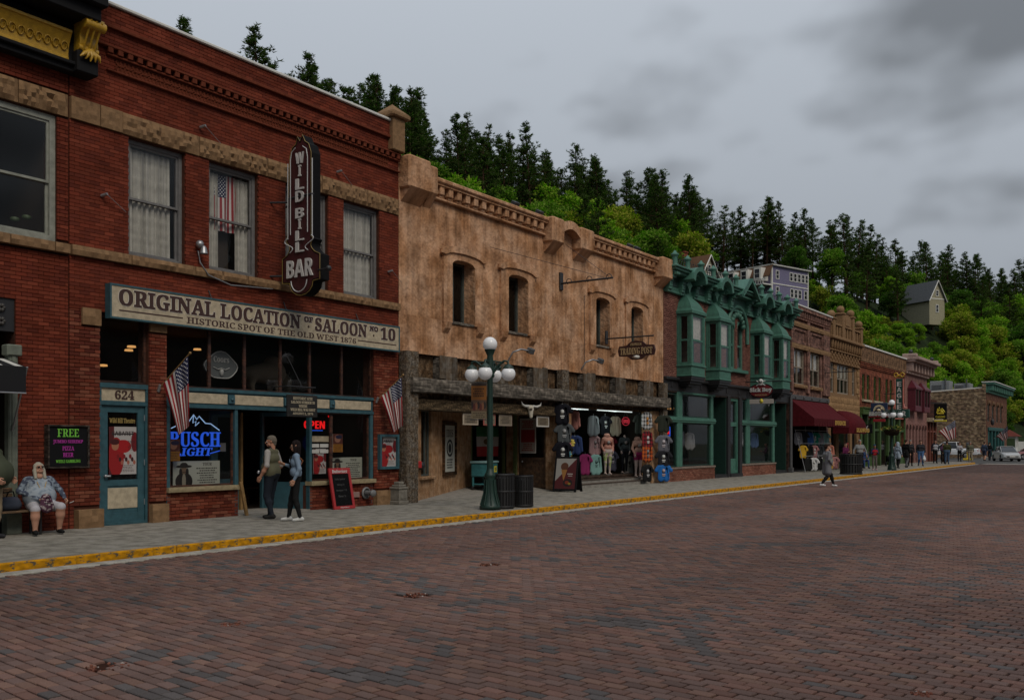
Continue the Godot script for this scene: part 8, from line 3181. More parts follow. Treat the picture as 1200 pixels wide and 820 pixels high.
	for sd in 2:
		var o := V(-0.004, 0, -0.003) * (1 if sd == 0 else -1)
		var pa := (b0 if sd == 0 else b1) + o
		var pb := (b1 if sd == 0 else b0) + o
		b.quad_uv(pa + V(0, 2.34, 0), pb + V(0, 2.34, 0), pb + V(0, 3.2, 0), pa + V(0, 3.2, 0))
	obj("banner", b, picture("banner_print", bim), g)
	g = lamp_post("distant five-globe street lamp with flower basket before the green shopfront", 59.0, 3.6)
	b = N()
	b.tint = true
	b.k = Color(0.03, 0.02, 0.015)
	b.lathe([W2(0.0, 2.05), W2(0.35, 2.1), W2(0.5, 2.4), W2(0.45, 2.45), W2(0, 2.42)], V(59, 0.124, 3.6), 14)
	var r := RandomNumberGenerator.new()
	r.seed = 6
	for i in 260:
		var w := r.randf() * TAU
		var q := sqrt(r.randf()) * 0.6
		leaf(b, V(59 + cos(w) * q, 2.55 + r.randf() * 0.25 - q * 0.15, 3.6 + sin(w) * q), r.randf_range(0.08, 0.16), V(cos(w), r.randf_range(-0.3, 1), sin(w)), r, [Color(0.1, 0.22, 0.03), Color(0.14, 0.2, 0.03), Color(0.4, 0.3, 0.08), Color(0.05, 0.12, 0.03)][r.randi() % 4])
	obj("flower_basket", b, M.cloth_print, g)
	bin("slatted black litter bin right beside the near street lamp", V(18.98, 0.124, 3.5), 0.86, 0.29)
	bin("plain black litter bin behind the slatted bin and near lamp", V(19.72, 0.124, 3.62), 0.8, 0.25)
	bin("black litter bin by kerb before the maroon awnings", V(50.1, 0.124, 3.6), 1.05, 0.55)
	
	g = thing("teal_cart", "teal wheeled cooler cart standing in the stucco building's porch", "cart", V(24.6, 0.25, -1.2))
	t = Transform3D(Basis(Vector3.UP, 0.35), V(24.5, 0.25, -1.15))
	b = N()
	b.cbox(-0.6, 0.6, 0.42, 0.85, -0.28, 0.28, 0.03)
	obj("tub", turned(b, t), worn("cart_teal", Color(0.05, 0.25, 0.27), 0.5, 2.0, V(0.8, 0.8, 0.8), 0.1), g)
	b = N()
	b.cbox(-0.64, 0.64, 0.85, 0.92, -0.31, 0.31, 0.02)
	obj("lid", turned(b, t), flat("cart_lid", Color(0.22, 0.36, 0.36), 0.5), g)
	for s in [[-0.54, -0.22], [0.54, -0.22], [-0.54, 0.22], [0.54, 0.22]]:
		b = N()
		b.cbox(s[0] - 0.03, s[0] + 0.03, 0.1, 0.44, s[1] - 0.03, s[1] + 0.03, 0.01)
		obj("leg", turned(b, t), M.cart_teal, g)
		b = N()
		b.tube([V(s[0], 0.07, s[1] - 0.02), V(s[0], 0.07, s[1] + 0.02)], 0.07, 10)
		obj("wheel", turned(b, t), M.black_iron, g)
	b = N()
	b.cbox(-0.56, 0.56, 0.16, 0.2, -0.25, 0.25, 0.01)
	obj("shelf", turned(b, t), M.cart_teal, g)
	b = N()
	b.box(0.15, 0.45, 0.55, 0.75, 0.28, 0.29)
	obj("yellow_label", turned(b, t), flat("label_yellow", Color(0.6, 0.5, 0.04), 0.6), g)
	letters("ICE", M.ink, g, t * V(0.3, 0.65, 0.29), 0.2, 0.1, t.basis, "Droid Sans", 700, 0.004)
	g = thing("cattle_skull", "white cattle skull with curved horns on the porch beam", "skull", V(25.2, 2.85, 0.12))
	b = N()
	b.tint = true
	net(b, [[V(25.2, 2.88, 0.18), V(25.2, 2.6, 0.2), 0.1, 0.055, Color(0.5, 0.46, 0.38)], [V(25.12, 2.9, 0.17), V(25.28, 2.9, 0.17), 0.07, 0.07, Color(0.5, 0.46, 0.38)], [V(25.13, 2.83, 0.24), V(25.13, 2.83, 0.25), 0.035, 0.03, Color(0.06, 0.05, 0.04)], [V(25.27, 2.83, 0.24), V(25.27, 2.83, 0.25), 0.035, 0.03, Color(0.06, 0.05, 0.04)]], 0.018, 0.03)
	obj("skull", b, M.cloth_print, g)
	for s in [-1.0, 1.0]:
		b = N()
		b.tube([V(25.2 + s * 0.1, 2.94, 0.18), V(25.2 + s * 0.35, 2.93, 0.2), V(25.2 + s * 0.52, 2.98, 0.22), V(25.2 + s * 0.58, 3.08, 0.22)], [0.045, 0.04, 0.03, 0.01], 7)
		obj("horn", b, M.white_paint, g)
	var pi := 0
	for q in [[22.2, 0.75, Color(0.4, 0.33, 0.25)], [23.15, 0.62, Color(0.3, 0.08, 0.06)], [24.0, 0.7, Color(0.25, 0.2, 0.15)], [26.15, 0.75, Color(0.5, 0.48, 0.44)]]:
		b = N()
		b.cbox(q[0] - q[1] / 2, q[0] + q[1] / 2, 2.28, 2.64, 0.02, 0.05, 0.008)
		var o := obj("porch_sign", b, flat("porch_sign_%d" % pi, q[2], 0.7))
		tag(o, ["tan hanging sign, first under the porch beam", "red hanging sign, second under the porch beam", "brown hanging sign, third under the porch beam", "white hanging sign under the porch beam right of the skull"][pi], "sign", "signs under the porch beam")
		poster(o, V(q[0], 2.46, 0.053), q[1] * 0.86, 0.26, ["card", "card", "card", "card"][pi])
		pi += 1
	g = thing("neon_beer_disc", "small round red and blue neon sign in the porch glass front", "neon sign", V(25.6, 2.0, -2.0))
	b = N()
	var ring := []
	for i in 15: ring.append(V(25.7 + cos(TAU * i / 14) * 0.2, 1.95 + sin(TAU * i / 14) * 0.2, -1.88))
	b.tube(ring, 0.02, 5)
	obj("ring_tube", b, blue, g)
	b = N()
	for i in 3: b.tube([V(25.56, 1.87 + i * 0.08, -1.88), V(25.84, 1.9 + i * 0.08, -1.88)], 0.018, 5)
	obj("inner_tube", b, M.neon_red, g)
	var mim := canvas(120, 80, Color(0.6, 0.58, 0.55))
	bar(mim, 0, 0, 40, 80, Color(0.05, 0.3, 0.15))
	bar(mim, 80, 0, 40, 80, Color(0.55, 0.1, 0.1))
	blob(mim, 60, 40, 12, 14, Color(0.3, 0.22, 0.1))
	var mf := inst("tricolour_flag", flag_sheet(1.5, 1.0, 3, 0.03, true), picture("tricolour_print", mim), self, Transform3D(Basis(Vector3.UP, 0.1), V(24.85, 2.3, -1.75)))
	tag(mf, "green white and red flag hanging inside the porch glass front", "flag")
	
	var gi := 0
	for x in [24.8, 29.3]:
		g = thing("gooseneck_lamp", ["grey gooseneck lamp on the stucco above the porch beam", "grey double spot lamp on the stucco above the open shop"][gi], "lamp", V(x, 4.3, 0.0))
		b = N()
		b.tube([V(x - 0.6, 4.35, 0.0), V(x - 0.62, 4.6, 0.2), V(x - 0.4, 4.7, 0.35), V(x, 4.68, 0.4)], 0.03, 6)
		obj("arm", b, M.steel, g)
		b = N()
		b.ocbox(Transform3D(Basis(Vector3.RIGHT, 0.4), V(x + 0.05, 4.68, 0.42)), V(0.2, 0.18, 0.2), 0.02)
		obj("lamp_head", b, worn("lamp_grey", Color(0.14, 0.15, 0.16), 0.5, 2.0, V(0.8, 0.8, 0.8), 0.1), g)
		gi += 1
	
	g = thing("iron_sign_arm", "black iron arm with scrolls and stay wires, empty, on the stucco wall", "sign bracket", V(27.3, 7.0, 0))
	b = N()
	b.cbox(27.22, 27.42, 6.98, 7.58, 0.0, 0.06, 0.01)
	obj("wall_plate", b, M.black_iron, g)
	b = N()
	b.tube([V(27.3, 7.2, 0.05), V(27.3, 7.2, 2.05)], 0.035, 6)
	for z in [0.35, 1.15, 1.9]:
		var c := []
		for i in 8: c.append(V(27.3, 7.24 + 0.1 * sin(i * 0.6), z + 0.1 * cos(i * 0.6)))
		b.tube(c, 0.014, 5)
	obj("arm", b, M.black_iron, g)
	b = N()
	b.tube([V(23.2, 7.75, 0.02), V(27.3, 7.25, 1.7)], 0.008, 4)
	b.tube([V(27.6, 8.6, 0.02), V(27.3, 7.25, 1.9)], 0.008, 4)
	b.tube([V(28.9, 4.6, 0.02), V(28.9, 7.0, 0.02)], 0.01, 4)
	obj("stay_wire", b, M.black_iron, g)
	g = thing("trading_post_sign", "dark red carved sign hanging from an iron arm at stucco building's end", "sign", V(30.5, 4.8, 1.2))
	t = Transform3D(W, V(30.5, 0, 0))
	b = N()
	b.tube([V(30.5, 5.6, 0.0), V(30.5, 5.6, 1.95)], 0.03, 6)
	b.cbox(30.42, 30.58, 5.4, 5.9, 0.0, 0.05, 0.01)
	for z in [0.75, 1.75]: b.tube([V(30.5, 5.6, z), V(30.5, 5.3, z)], 0.01, 4)
	obj("iron_arm", b, M.black_iron, g)
	b = N()
	var tp := PackedVector2Array([W2(0.55, 4.92), W2(0.5, 5.1), W2(0.55, 5.28), W2(0.85, 5.3), W2(1.0, 5.42), W2(1.25, 5.47), W2(1.5, 5.42), W2(1.65, 5.3), W2(1.95, 5.28), W2(2.0, 5.1), W2(1.95, 4.92), W2(1.6, 4.9), W2(1.45, 4.78), W2(1.05, 4.78), W2(0.9, 4.9)])
	b.prism(tp, t, 0.08)
	obj("board", b, worn("sign_maroon", Color(0.07, 0.018, 0.014), 0.6, 2.0, V(0.9, 0.9, 0.9), 0.2), g)
	letters("TRADING POST", flat("sign_tan", Color(0.36, 0.25, 0.13), 0.6), g, t * V(1.25, 5.09, 0.0), 1.3, 0.24, W, "Droid Serif", 700, 0.02)
	letters("PIONEER", M.sign_tan, g, t * V(1.25, 5.33, 0.0), 0.45, 0.09, W, "Droid Serif", 700, 0.02)
	b = N()
	b.ball(t * V(1.25, 4.87, 0.02), 0.12, 8, V(0.3, 0.5, 1.4))
	obj("feather_emblem", b, M.white_paint, g)
	
	g = thing("sandwich_board", "black folding sandwich board with ice cream and food pictures", "sandwich board", V(26.8, 0.124, 0.6))
	var sim := canvas(96, 150, Color(0.55, 0.54, 0.52))
	for y in 150:
		var xa := int(96.0 - y * 0.85)
		bar(sim, maxi(0, xa), y, 96 - maxi(0, xa), 1, Color(0.28, 0.05, 0.07))
	blob(sim, 40, 40, 18, 20, Color(0.32, 0.18, 0.1))
	for i in 26: bar(sim, 26 + i / 2, 56 + i * 2, 28 - i, 2, Color(0.55, 0.38, 0.18))
	blob(sim, 60, 120, 22, 18, Color(0.05, 0.04, 0.04))
	blob(sim, 56, 118, 10, 9, Color(0.45, 0.16, 0.06))
	blob(sim, 68, 124, 7, 6, Color(0.5, 0.4, 0.1))
	bar(sim, 56, 74, 26, 5, Color(0.6, 0.58, 0.55))
	bar(sim, 60, 84, 20, 4, Color(0.6, 0.58, 0.55))
	for s in [1.0, -1.0]:
		var tb := Transform3D(Basis(Vector3.UP, -1.4) * Basis(Vector3.RIGHT, -0.24 * s), V(26.8, 0.124, 0.6) + Basis(Vector3.UP, -1.4) * V(0, 0, 0.3 * s))
		b = N()
		frame_bars(b, -0.42, 0.42, 0.05, 1.2, -0.02, 0.02, 0.05)
		b.box(-0.42, -0.34, 0.0, 0.06, -0.02, 0.02)
		b.box(0.34, 0.42, 0.0, 0.06, -0.02, 0.02)
		b.box(-0.37, 0.37, 0.1, 1.15, -0.012, 0.006)
		obj("leaf_frame", turned(b, tb), M.board_black, g)
		if s > 0:
			b = N()
			b.quad_uv(V(-0.36, 0.11, 0.009), V(0.36, 0.11, 0.009), V(0.36, 1.14, 0.009), V(-0.36, 1.14, 0.009))
			obj("print", turned(b, tb), picture("sandwich_print", sim), g)
	g = thing("pinwheels", "bright pinwheel flowers sticking up behind the sandwich board", "pinwheels", V(28.4, 0.2, 0.25))
	for i in 4:
		var c: Vector3 = [V(27.05, 1.5, 0.3), V(27.3, 1.62, 0.35), V(27.5, 1.75, 0.35), V(27.22, 1.36, 0.38)][i]
		b = N()
		for k in 6: b.tube([c, c + V(cos(TAU * k / 6), sin(TAU * k / 6), 0.15) * 0.12], [0.03, 0.05], 5)
		b.ball(c + V(0, 0, 0.03), 0.04, 6)
		b.tube([c, V(c.x - 0.05, 0.3, c.z)], 0.006, 4)
		obj("pinwheel", b, flat("pinwheel_%d" % i, [Color(0.1, 0.4, 0.1), Color(0.5, 0.1, 0.25), Color(0.5, 0.4, 0.06), Color(0.08, 0.3, 0.35)][i], 0.5), g)
	
	g = thing("skull_sign", "oval black and red sign topped by skull and crossbones between green bays", "sign", V(44.5, 4.0, 0.7))
	t = Transform3D(W, V(44.5, 0, 0))
	b = N()
	b.tube([V(44.55, 4.75, 0.0), V(44.55, 4.75, 1.75)], 0.03, 6)
	obj("iron_arm", b, M.black_iron, g)
	var oval := func(cx: float, cy: float, rx: float, ry: float) -> PackedVector2Array:
		var p := PackedVector2Array()
		for i in 24: p.append(W2(cx + cos(TAU * i / 24) * rx, cy + sin(TAU * i / 24) * ry))
		return p
	b = N()
	b.prism(oval.call(0.82, 4.3, 0.62, 0.36), t, 0.08)
	obj("board", b, M.board_black, g)
	b = N()
	b.prism(oval.call(0.82, 4.3, 0.57, 0.31), t.translated(V(-0.008, 0, 0)), 0.008)
	obj("red_field", b, flat("sign_dark_red", Color(0.16, 0.012, 0.016), 0.5), g)
	outline("lettering", "Sick Boy", M.sign_white, M.board_black, g, t * V(0.82, 4.32, 0.01), 1.1, 0.26, W, "Droid Serif", 0.014, 0.03)
	letters("MOTORCYCLES", M.sign_tan, g, t * V(0.82, 4.09, 0.01), 0.6, 0.07, W, "Droid Serif", 700, 0.01)
	b = N()
	b.tint = true
	b.k = Color(0.5, 0.5, 0.48)
	b.ball(t * V(0.82, 4.74, 0.02), 0.14, 10, V(0.5, 1.0, 0.95))
	b.cbox(44.44, 44.5, 4.56, 4.66, 0.75, 0.89, 0.02)
	b.tube([t * V(0.6, 4.55, 0.02), t * V(1.04, 4.78, 0.02)], 0.03, 6)
	b.tube([t * V(1.04, 4.55, 0.02), t * V(0.6, 4.78, 0.02)], 0.03, 6)
	b.k = Color(0.02, 0.02, 0.02)
	for s in [-0.05, 0.05]: b.ball(t * V(0.82 + s, 4.74, 0.085), 0.035, 6, V(0.4, 1, 1))
	obj("skull_emblem", b, M.cloth_print, g)
	b = N()
	b.cbox(44.46, 44.5, 3.66, 3.88, 0.25, 1.45, 0.01)
	obj("lower_board", b, flat("sign_pale", Color(0.4, 0.36, 0.32), 0.6), g)
	letters("MEN'S & WOMEN'S", M.sign_dark_red, g, t * V(0.85, 3.77, 0.0), 1.05, 0.1, W, "Droid Sans", 700, 0.008)
	b = N()
	b.ball(t * V(0.85, 3.78, 0.02), 0.13, 8, V(0.3, 1, 1))
	obj("yellow_emblem", b, M.label_yellow, g)
	g = thing("brothel_sign", "blue red and white hanging sign with reclining woman emblem on green shopfront", "sign", V(67.2, 3.2, 0.8))
	t = Transform3D(W, V(67.2, 0, 0))
	b = N()
	b.cbox(67.2, 67.32, 3.75, 4.5, 0.35, 1.45, 0.02)
	obj("blue_board", b, flat("sign_navy", Color(0.012, 0.028, 0.075), 0.5), g)
	b = N()
	var ar := PackedVector2Array()
	for p in arch_points(0.5, 1.3, 3.95, 0.42): ar.append(p)
	var ar2 := arch_points(0.62, 1.18, 3.95, 0.28)
	ar2.reverse()
	for p in ar2: ar.append(p)
	b.prism(ar, t.translated(V(-0.01, 0, 0)), 0.01)
	b.ball(t * V(0.86, 4.0, 0.02), 0.13, 8, V(0.3, 0.8, 1.5))
	b.ball(t * V(1.05, 4.1, 0.02), 0.08, 8, V(0.3, 1, 1))
	obj("emblem", b, flat("sign_cream", Color(0.5, 0.42, 0.28), 0.6), g)
	b = N()
	b.cbox(67.18, 67.34, 3.5, 3.66, 0.18, 1.62, 0.02)
	b.cbox(67.19, 67.33, 3.2, 3.4, 0.5, 1.3, 0.02)
	obj("red_board", b, flat("sign_bright_red", Color(0.28, 0.015, 0.02), 0.5), g)
	outline("lettering", "BROTHEL", M.sign_white, M.sign_navy, g, t * V(0.9, 3.75, 0.03), 1.32, 0.26, W, "Droid Serif", 0.014, 0.03)
	g = thing("eagle_bar_sign", "tall dark green neon blade sign with white letters, gold top, pink edges", "sign", V(72.4, 3.5, 1.0))
	t = Transform3D(W, V(72.4, 0, 0))
	b = N()
	b.cbox(72.4, 72.7, 4.2, 6.45, 0.82, 1.3, 0.02)
	b.cbox(72.4, 72.7, 3.6, 4.2, 0.42, 1.74, 0.03)
	obj("cabinet", b, flat("sign_green", Color(0.012, 0.06, 0.045), 0.45), g)
	ln = 0
	for ch in "EAGLE":
		letters(ch, M.sign_white, g, t * V(1.06, 6.05 - ln * 0.42, 0.0), 0.3, 0.33, W, "Droid Sans", 700, 0.03, "letter")
		ln += 1
	letters("BAR", M.sign_white, g, t * V(1.08, 3.9, 0.0), 0.9, 0.36, W, "Droid Sans", 700, 0.03)
	b = N()
	for z in [0.78, 1.34]: b.tube([V(72.38, 4.25, z), V(72.38, 6.4, z)], 0.035, 5)
	b.tube([V(72.38, 3.52, 0.8), V(72.38, 3.5, 1.35)], 0.05, 5)
	b.tube([V(72.38, 4.28, 0.5), V(72.38, 4.36, 0.72), V(72.38, 4.6, 0.75)], 0.05, 5)
	b.tube([V(72.38, 4.28, 1.62), V(72.38, 4.36, 1.4), V(72.38, 4.6, 1.37)], 0.05, 5)
	obj("pink_trim", b, flat("sign_pink", Color(0.6, 0.2, 0.16), 0.5), g)
	b = N()
	for s in [-1.0, 1.0]:
		var c := []
		for i in 9: c.append(t * V(1.06 + s * (0.22 + 0.13 * cos(i * 0.75)), 6.72 + 0.15 * sin(i * 0.75), 0.0))
		b.tube(c, 0.05, 6)
	b.ball(t * V(1.06, 6.66, -0.1), 0.13, 8)
	obj("gold_crest", b, M.gold, g)
	b = N()
	b.tube([V(72.5, 5.35, 0.0), V(72.5, 5.35, 0.85)], 0.03, 5)
	b.tube([V(72.5, 4.0, 0.0), V(72.5, 4.0, 0.45)], 0.03, 5)
	obj("bracket", b, M.black_iron, g)
	g = thing("black_hanging_sign", "square black hanging sign with yellow printed emblem and yellow strip below", "sign", V(88, 3.6, 1.0))
	t = Transform3D(W, V(88, 0, 0))
	b = N()
	b.cbox(88, 88.12, 3.82, 5.15, 0.5, 1.52, 0.02)
	obj("board", b, M.board_black, g)
	b = N()
	var yl := M.label_yellow as Material
	for i in 5: b.tube([t * V(0.72 + i * 0.1, 4.35 + i * 0.1, 0.0), t * V(0.8 + i * 0.14, 4.75 + (i % 2) * 0.2 - i * 0.08, 0.0)], 0.05, 5)
	b.ball(t * V(1.1, 4.45, 0.0), 0.2, 8, V(0.2, 1, 1.2))
	b.tube([t * V(0.75, 4.3, 0.0), t * V(1.3, 4.3, 0.0)], 0.06, 5)
	obj("yellow_emblem", b, yl, g)
	letters("CASINO", yl, g, t * V(1.01, 4.02, 0.0), 0.75, 0.2, W, "Droid Serif", 700, 0.02)
	b = N()
	b.cbox(88, 88.1, 3.6, 3.74, 0.5, 1.52, 0.02)
	obj("yellow_strip", b, yl, g)
	b = N()
	b.tube([V(88.05, 5.2, 0.0), V(88.05, 5.2, 1.5)], 0.04, 5)
	obj("iron_arm", b, M.black_iron, g)
	g = thing("dark_fascia_sign", "small dark sign with white letters beside the dome awning", "sign", V(64.6, 2.6, 0.5))
	b = N()
	b.cbox(64.6, 64.68, 2.4, 3.0, 0.1, 1.1, 0.01)
	obj("board", b, M.board_black, g)
	letters("XX", M.sign_white, g, V(64.6, 2.75, 0.6), 0.5, 0.3, W, "Droid Sans", 700, 0.02)
	
	g = thing("tattoo_neon", "blue-edged red neon sign in green shopfront's narrow window", "neon sign", V(35.9, 2.1, -0.3))
	b = N()
	var rc := [V(35.6, 2.05, -0.2), V(36.4, 2.05, -0.2), V(36.4, 2.42, -0.2), V(35.6, 2.42, -0.2), V(35.6, 2.05, -0.2)]
	b.tube(rc, 0.025, 5)
	obj("blue_tube", b, blue, g)
	letters("OPEN", M.neon_red, g, V(36.0, 2.23, -0.2), 0.6, 0.22, Basis(), "Droid Sans", 700, 0.02)
	g = thing("chandelier", "chandelier of small warm bulbs behind the first green transom window", "chandelier", V(38.6, 3.4, -1.5))
	b = N()
	b.tube([V(38.6, 4.1, -1.5), V(38.6, 3.3, -1.5)], 0.02, 5)
	var cr := []
	for i in 13: cr.append(V(38.6 + cos(TAU * i / 12) * 0.6, 3.25, -1.5 + sin(TAU * i / 12) * 0.5))
	b.tube(cr, 0.02, 5)
	obj("ring", b, M.black_iron, g)
	for i in 8:
		b = N()
		b.ball(V(38.6 + cos(TAU * i / 8) * 0.6, 3.3, -1.5 + sin(TAU * i / 8) * 0.5), 0.05, 8)
		obj("bulb", b, glow("warm_bulb", Color(1.0, 0.5, 0.16), 0.7), g)
	var cl := OmniLight3D.new()
	cl.name = "chandelier_light"
	add_child(cl, true)
	cl.position = V(38.6, 3.1, -1.4)
	cl.light_color = Color(1.0, 0.65, 0.35)
	cl.light_energy = 0.12
	cl.light_size = 0.4
	cl.omni_range = 8.0
	cl.omni_attenuation = 2.0
	cl.shadow_enabled = true
	
	g = thing("white_kiosk", "small white kiosk with a red hipped roof beyond the corner building", "kiosk", V(168.6, 0, -3.4))
	b = N()
	for c in [[-1.1, -1.1], [0.9, -1.1], [-1.1, 0.9], [0.9, 0.9]]: b.cbox(168.6 + c[0], 168.8 + c[0], 0, 2.8, -3.4 + c[1], -3.2 + c[1], 0.03)
	b.box(167.6, 169.6, 0, 1.0, -4.4, -2.4)
	b.box(167.6, 169.6, 2.5, 2.8, -4.4, -2.4)
	obj("posts", b, M.white_paint, g)
	b = N()
	var kc := [V(167, 2.8, -1.8), V(170.2, 2.8, -1.8), V(170.2, 2.8, -5.0), V(167, 2.8, -5.0)]
	for i in 4: b.tri(kc[i], kc[(i + 1) % 4], V(168.6, 3.9, -3.4))
	b.quad(kc[3], kc[2], kc[1], kc[0])
	obj("roof", b, worn("roof_red", Color(0.2, 0.05, 0.035), 0.8, 1.5, V(0.5, 0.5, 0.5), 0.3), g)
	g = thing("white_fence", "white board fence beyond the kiosk at the photo's right edge", "fence", V(180, 0, -3))
	for i in 34:
		b = N()
		b.box(176.0 + i * 0.72, 176.64 + i * 0.72, 0.0, 2.0 + (i / 9) * 0.2, -3.0 + i * 0.06, -2.95 + i * 0.06)
		obj("board", b, M.white_paint, g)
	for s in [[86.5, 1.6], [87.6, 1.5]]:
		g = thing("barrel_planter", "low brown barrel planter on the pavement before the timber shop, the %s" % ("near one" if s[0] < 87 else "far one"), "planter", V(s[0], 0.124, s[1]))
		b = N()
		b.lathe([W2(0, 0), W2(0.24, 0), W2(0.32, 0.3), W2(0.28, 0.6), W2(0, 0.55)], V(s[0], 0.124, s[1]), 12)
		obj("barrel", b, M.brown_wood, g)
		b = N()
		b.tint = true
		for i in 60: leaf(b, V(s[0] + r.randf_range(-0.25, 0.25), 0.72 + r.randf() * 0.3, s[1] + r.randf_range(-0.25, 0.25)), 0.16, V(r.randf_range(-1, 1), 1, r.randf_range(-1, 1)), r, Color(0.06, 0.13, 0.03))
		obj("foliage", b, M.cloth_print, g)
	g = thing("yellow_bollard", "yellow bollard on a square base by the white pickup", "bollard", V(104.5, 0, 0.6))
	b = N()
	b.cbox(104.1, 104.9, 0.0, 0.2, 0.2, 1.0, 0.03)
	b.tube([V(104.5, 0.2, 0.6), V(104.5, 1.1, 0.6)], 0.14, 10)
	obj("post", b, flat("safety_yellow", Color(0.6, 0.42, 0.02), 0.6), g)
	b = N()
	b.cbox(104.3, 104.7, 1.1, 1.8, 0.45, 0.75, 0.05)
	obj("meter_head", b, M.grey_iron, g)

func garment(label: String, at: Vector3, yaw: float, col: Color, long: bool, group: String, print_col := Color(0, 0, 0, 0), check := Color(0, 0, 0, 0), h := 0.66) -> void:   # a shirt on a hanger, about 0.6 m across; "at" is the collar
	var g := thing("shirt" if not long else "sweatshirt", label, "shirt" if not long else "sweatshirt", Vector3.ZERO, group)
	var w := 0.25
	var bones := []
	var sq := 0.42
	for s in [-1.0, 1.0]:
		bones.append([V(s * 0.1, -0.1, 0), V(s * 0.11, -h + 0.1, 0.01 * s), 0.125, 0.13, col, sq])
		bones.append([V(s * 0.05, -0.04, 0), V(s * 0.19, -0.09, 0), 0.055, 0.06, col, 0.7])
		if long: bones.append([V(s * 0.21, -0.1, 0), V(s * 0.27, -h + 0.12, 0.02), 0.062, 0.045, col, 0.8])
		else: bones.append([V(s * 0.2, -0.09, 0), V(s * 0.3, -0.24, 0.01), 0.07, 0.075, col, 0.7])
	var b := N()
	b.tint = true
	net(b, bones, 0.03, 0.04)
	if check.a > 0.0:
		for i in b.v.size():
			var p := b.v[i]
			var a := int(floor(p.x / 0.075)) & 1
			var e := int(floor(p.y / 0.075)) & 1
			b.c[i] = check if a + e == 0 else col if a + e == 2 else col.lerp(check, 0.5)
	inst("cloth", b.mesh(), M.cloth_print, g)
	if print_col.a > 0.0:
		b = N()
		b.ball(V(0, -0.26, 0.045), 0.085, 8, V(1.0, 1.1, 0.18))
		b.cbox(-0.07, 0.07, -0.42, -0.37, 0.05, 0.062, 0.003)
		b.cbox(-0.05, 0.05, -0.47, -0.44, 0.05, 0.062, 0.003)
		inst("print", b.mesh(), flat("print_%s" % print_col.to_html(), print_col, 0.8), g)
	b = N()
	b.tube([V(-0.17, -0.06, 0), V(0, 0.02, 0), V(0.17, -0.06, 0)], 0.007, 4)
	b.tube([V(0, 0.02, 0), V(0, 0.1, 0)], 0.005, 4)
	inst("hanger", b.mesh(), M.steel, g)
	g.rotation.y = yaw
	g.position = at
func mannequin(label: String, at: Vector3, yaw: float, top: Color, legs: Color, bare: bool, patch: Color, hood: bool) -> void:
	var g := thing("mannequin", label, "mannequin", Vector3.ZERO, "mannequins in the open shop")
	var skin := Color(0.5, 0.38, 0.34)
	var B := []
	var X := Vector3.RIGHT
	B.append([V(-0.08, 1.33, 0), V(0.08, 1.33, 0), 0.12, 0.12, top])
	B.append([V(-0.05, 1.08, 0.01), V(0.05, 1.08, 0.01), 0.12, 0.12, top])
	B.append([V(-0.14, 1.42, 0), V(0.14, 1.42, 0), 0.065, 0.065, top])
	B.append([V(-0.07, 0.92, 0), V(0.07, 0.92, 0), 0.125, 0.125, legs])
	B.append([V(0, 1.44, 0), V(0, 1.54, 0.01), 0.055, 0.045, top if hood else skin])
	if hood: B.append([V(-0.04, 1.53, -0.04), V(0.04, 1.53, -0.04), 0.1, 0.1, top])
	for s in [-1.0, 1.0]:
		var lower: Color = skin if bare else legs
		B.append([V(s * 0.09, 0.9, 0), V(s * 0.1, 0.72, 0.01), 0.1, 0.085, legs])
		B.append([V(s * 0.1, 0.72, 0.01), V(s * 0.1, 0.48, 0.02), 0.08, 0.056, lower])
		B.append([V(s * 0.1, 0.48, 0.02), V(s * 0.1, 0.08, -0.01), 0.055, 0.036, lower])
		B.append([V(s * 0.1, 0.05, -0.03), V(s * 0.11, 0.03, 0.13), 0.038, 0.028, skin])
		B.append([V(s * 0.2, 1.4, 0), V(s * 0.25, 1.14, -0.03), 0.058, 0.05, top])
		B.append([V(s * 0.25, 1.14, -0.03), V(s * 0.2, 0.94, 0.08), 0.05, 0.04, top])
	var b := N()
	b.tint = true
	net(b, B, 0.022, 0.035)
	if patch.a > 0.0:
		var f := FastNoiseLite.new()
		f.frequency = 6.0
		for i in b.v.size():
			if b.v[i].y < 0.86 and b.v[i].y > 0.1 and f.get_noise_3dv(b.v[i]) > 0.12: b.c[i] = patch
	for s in [-1.0, 1.0]: append_mb(b, stored(hand_store, "hand" + str(skin), hand_bones(skin, 0.45), 0.0055, 0.008), Transform3D(Basis(Vector3.RIGHT, 0.3), V(s * 0.2, 0.93, 0.09)), s < 0)
	inst("figure", b.mesh(), M.cloth_print, g)
	b = N()
	b.ball(V(0, 1.26, 0.125), 0.07, 8, V(1.1, 1.2, 0.2))
	inst("print", b.mesh(), flat("print_grey", Color(0.3, 0.26, 0.25), 0.8), g)
	b = N()
	b.lathe([W2(0, 0), W2(0.16, 0), W2(0.16, 0.012), W2(0, 0.014)], Vector3.ZERO, 14)
	inst("stand", b.mesh(), M.steel, g)
	g.rotation.y = yaw
	g.position = at
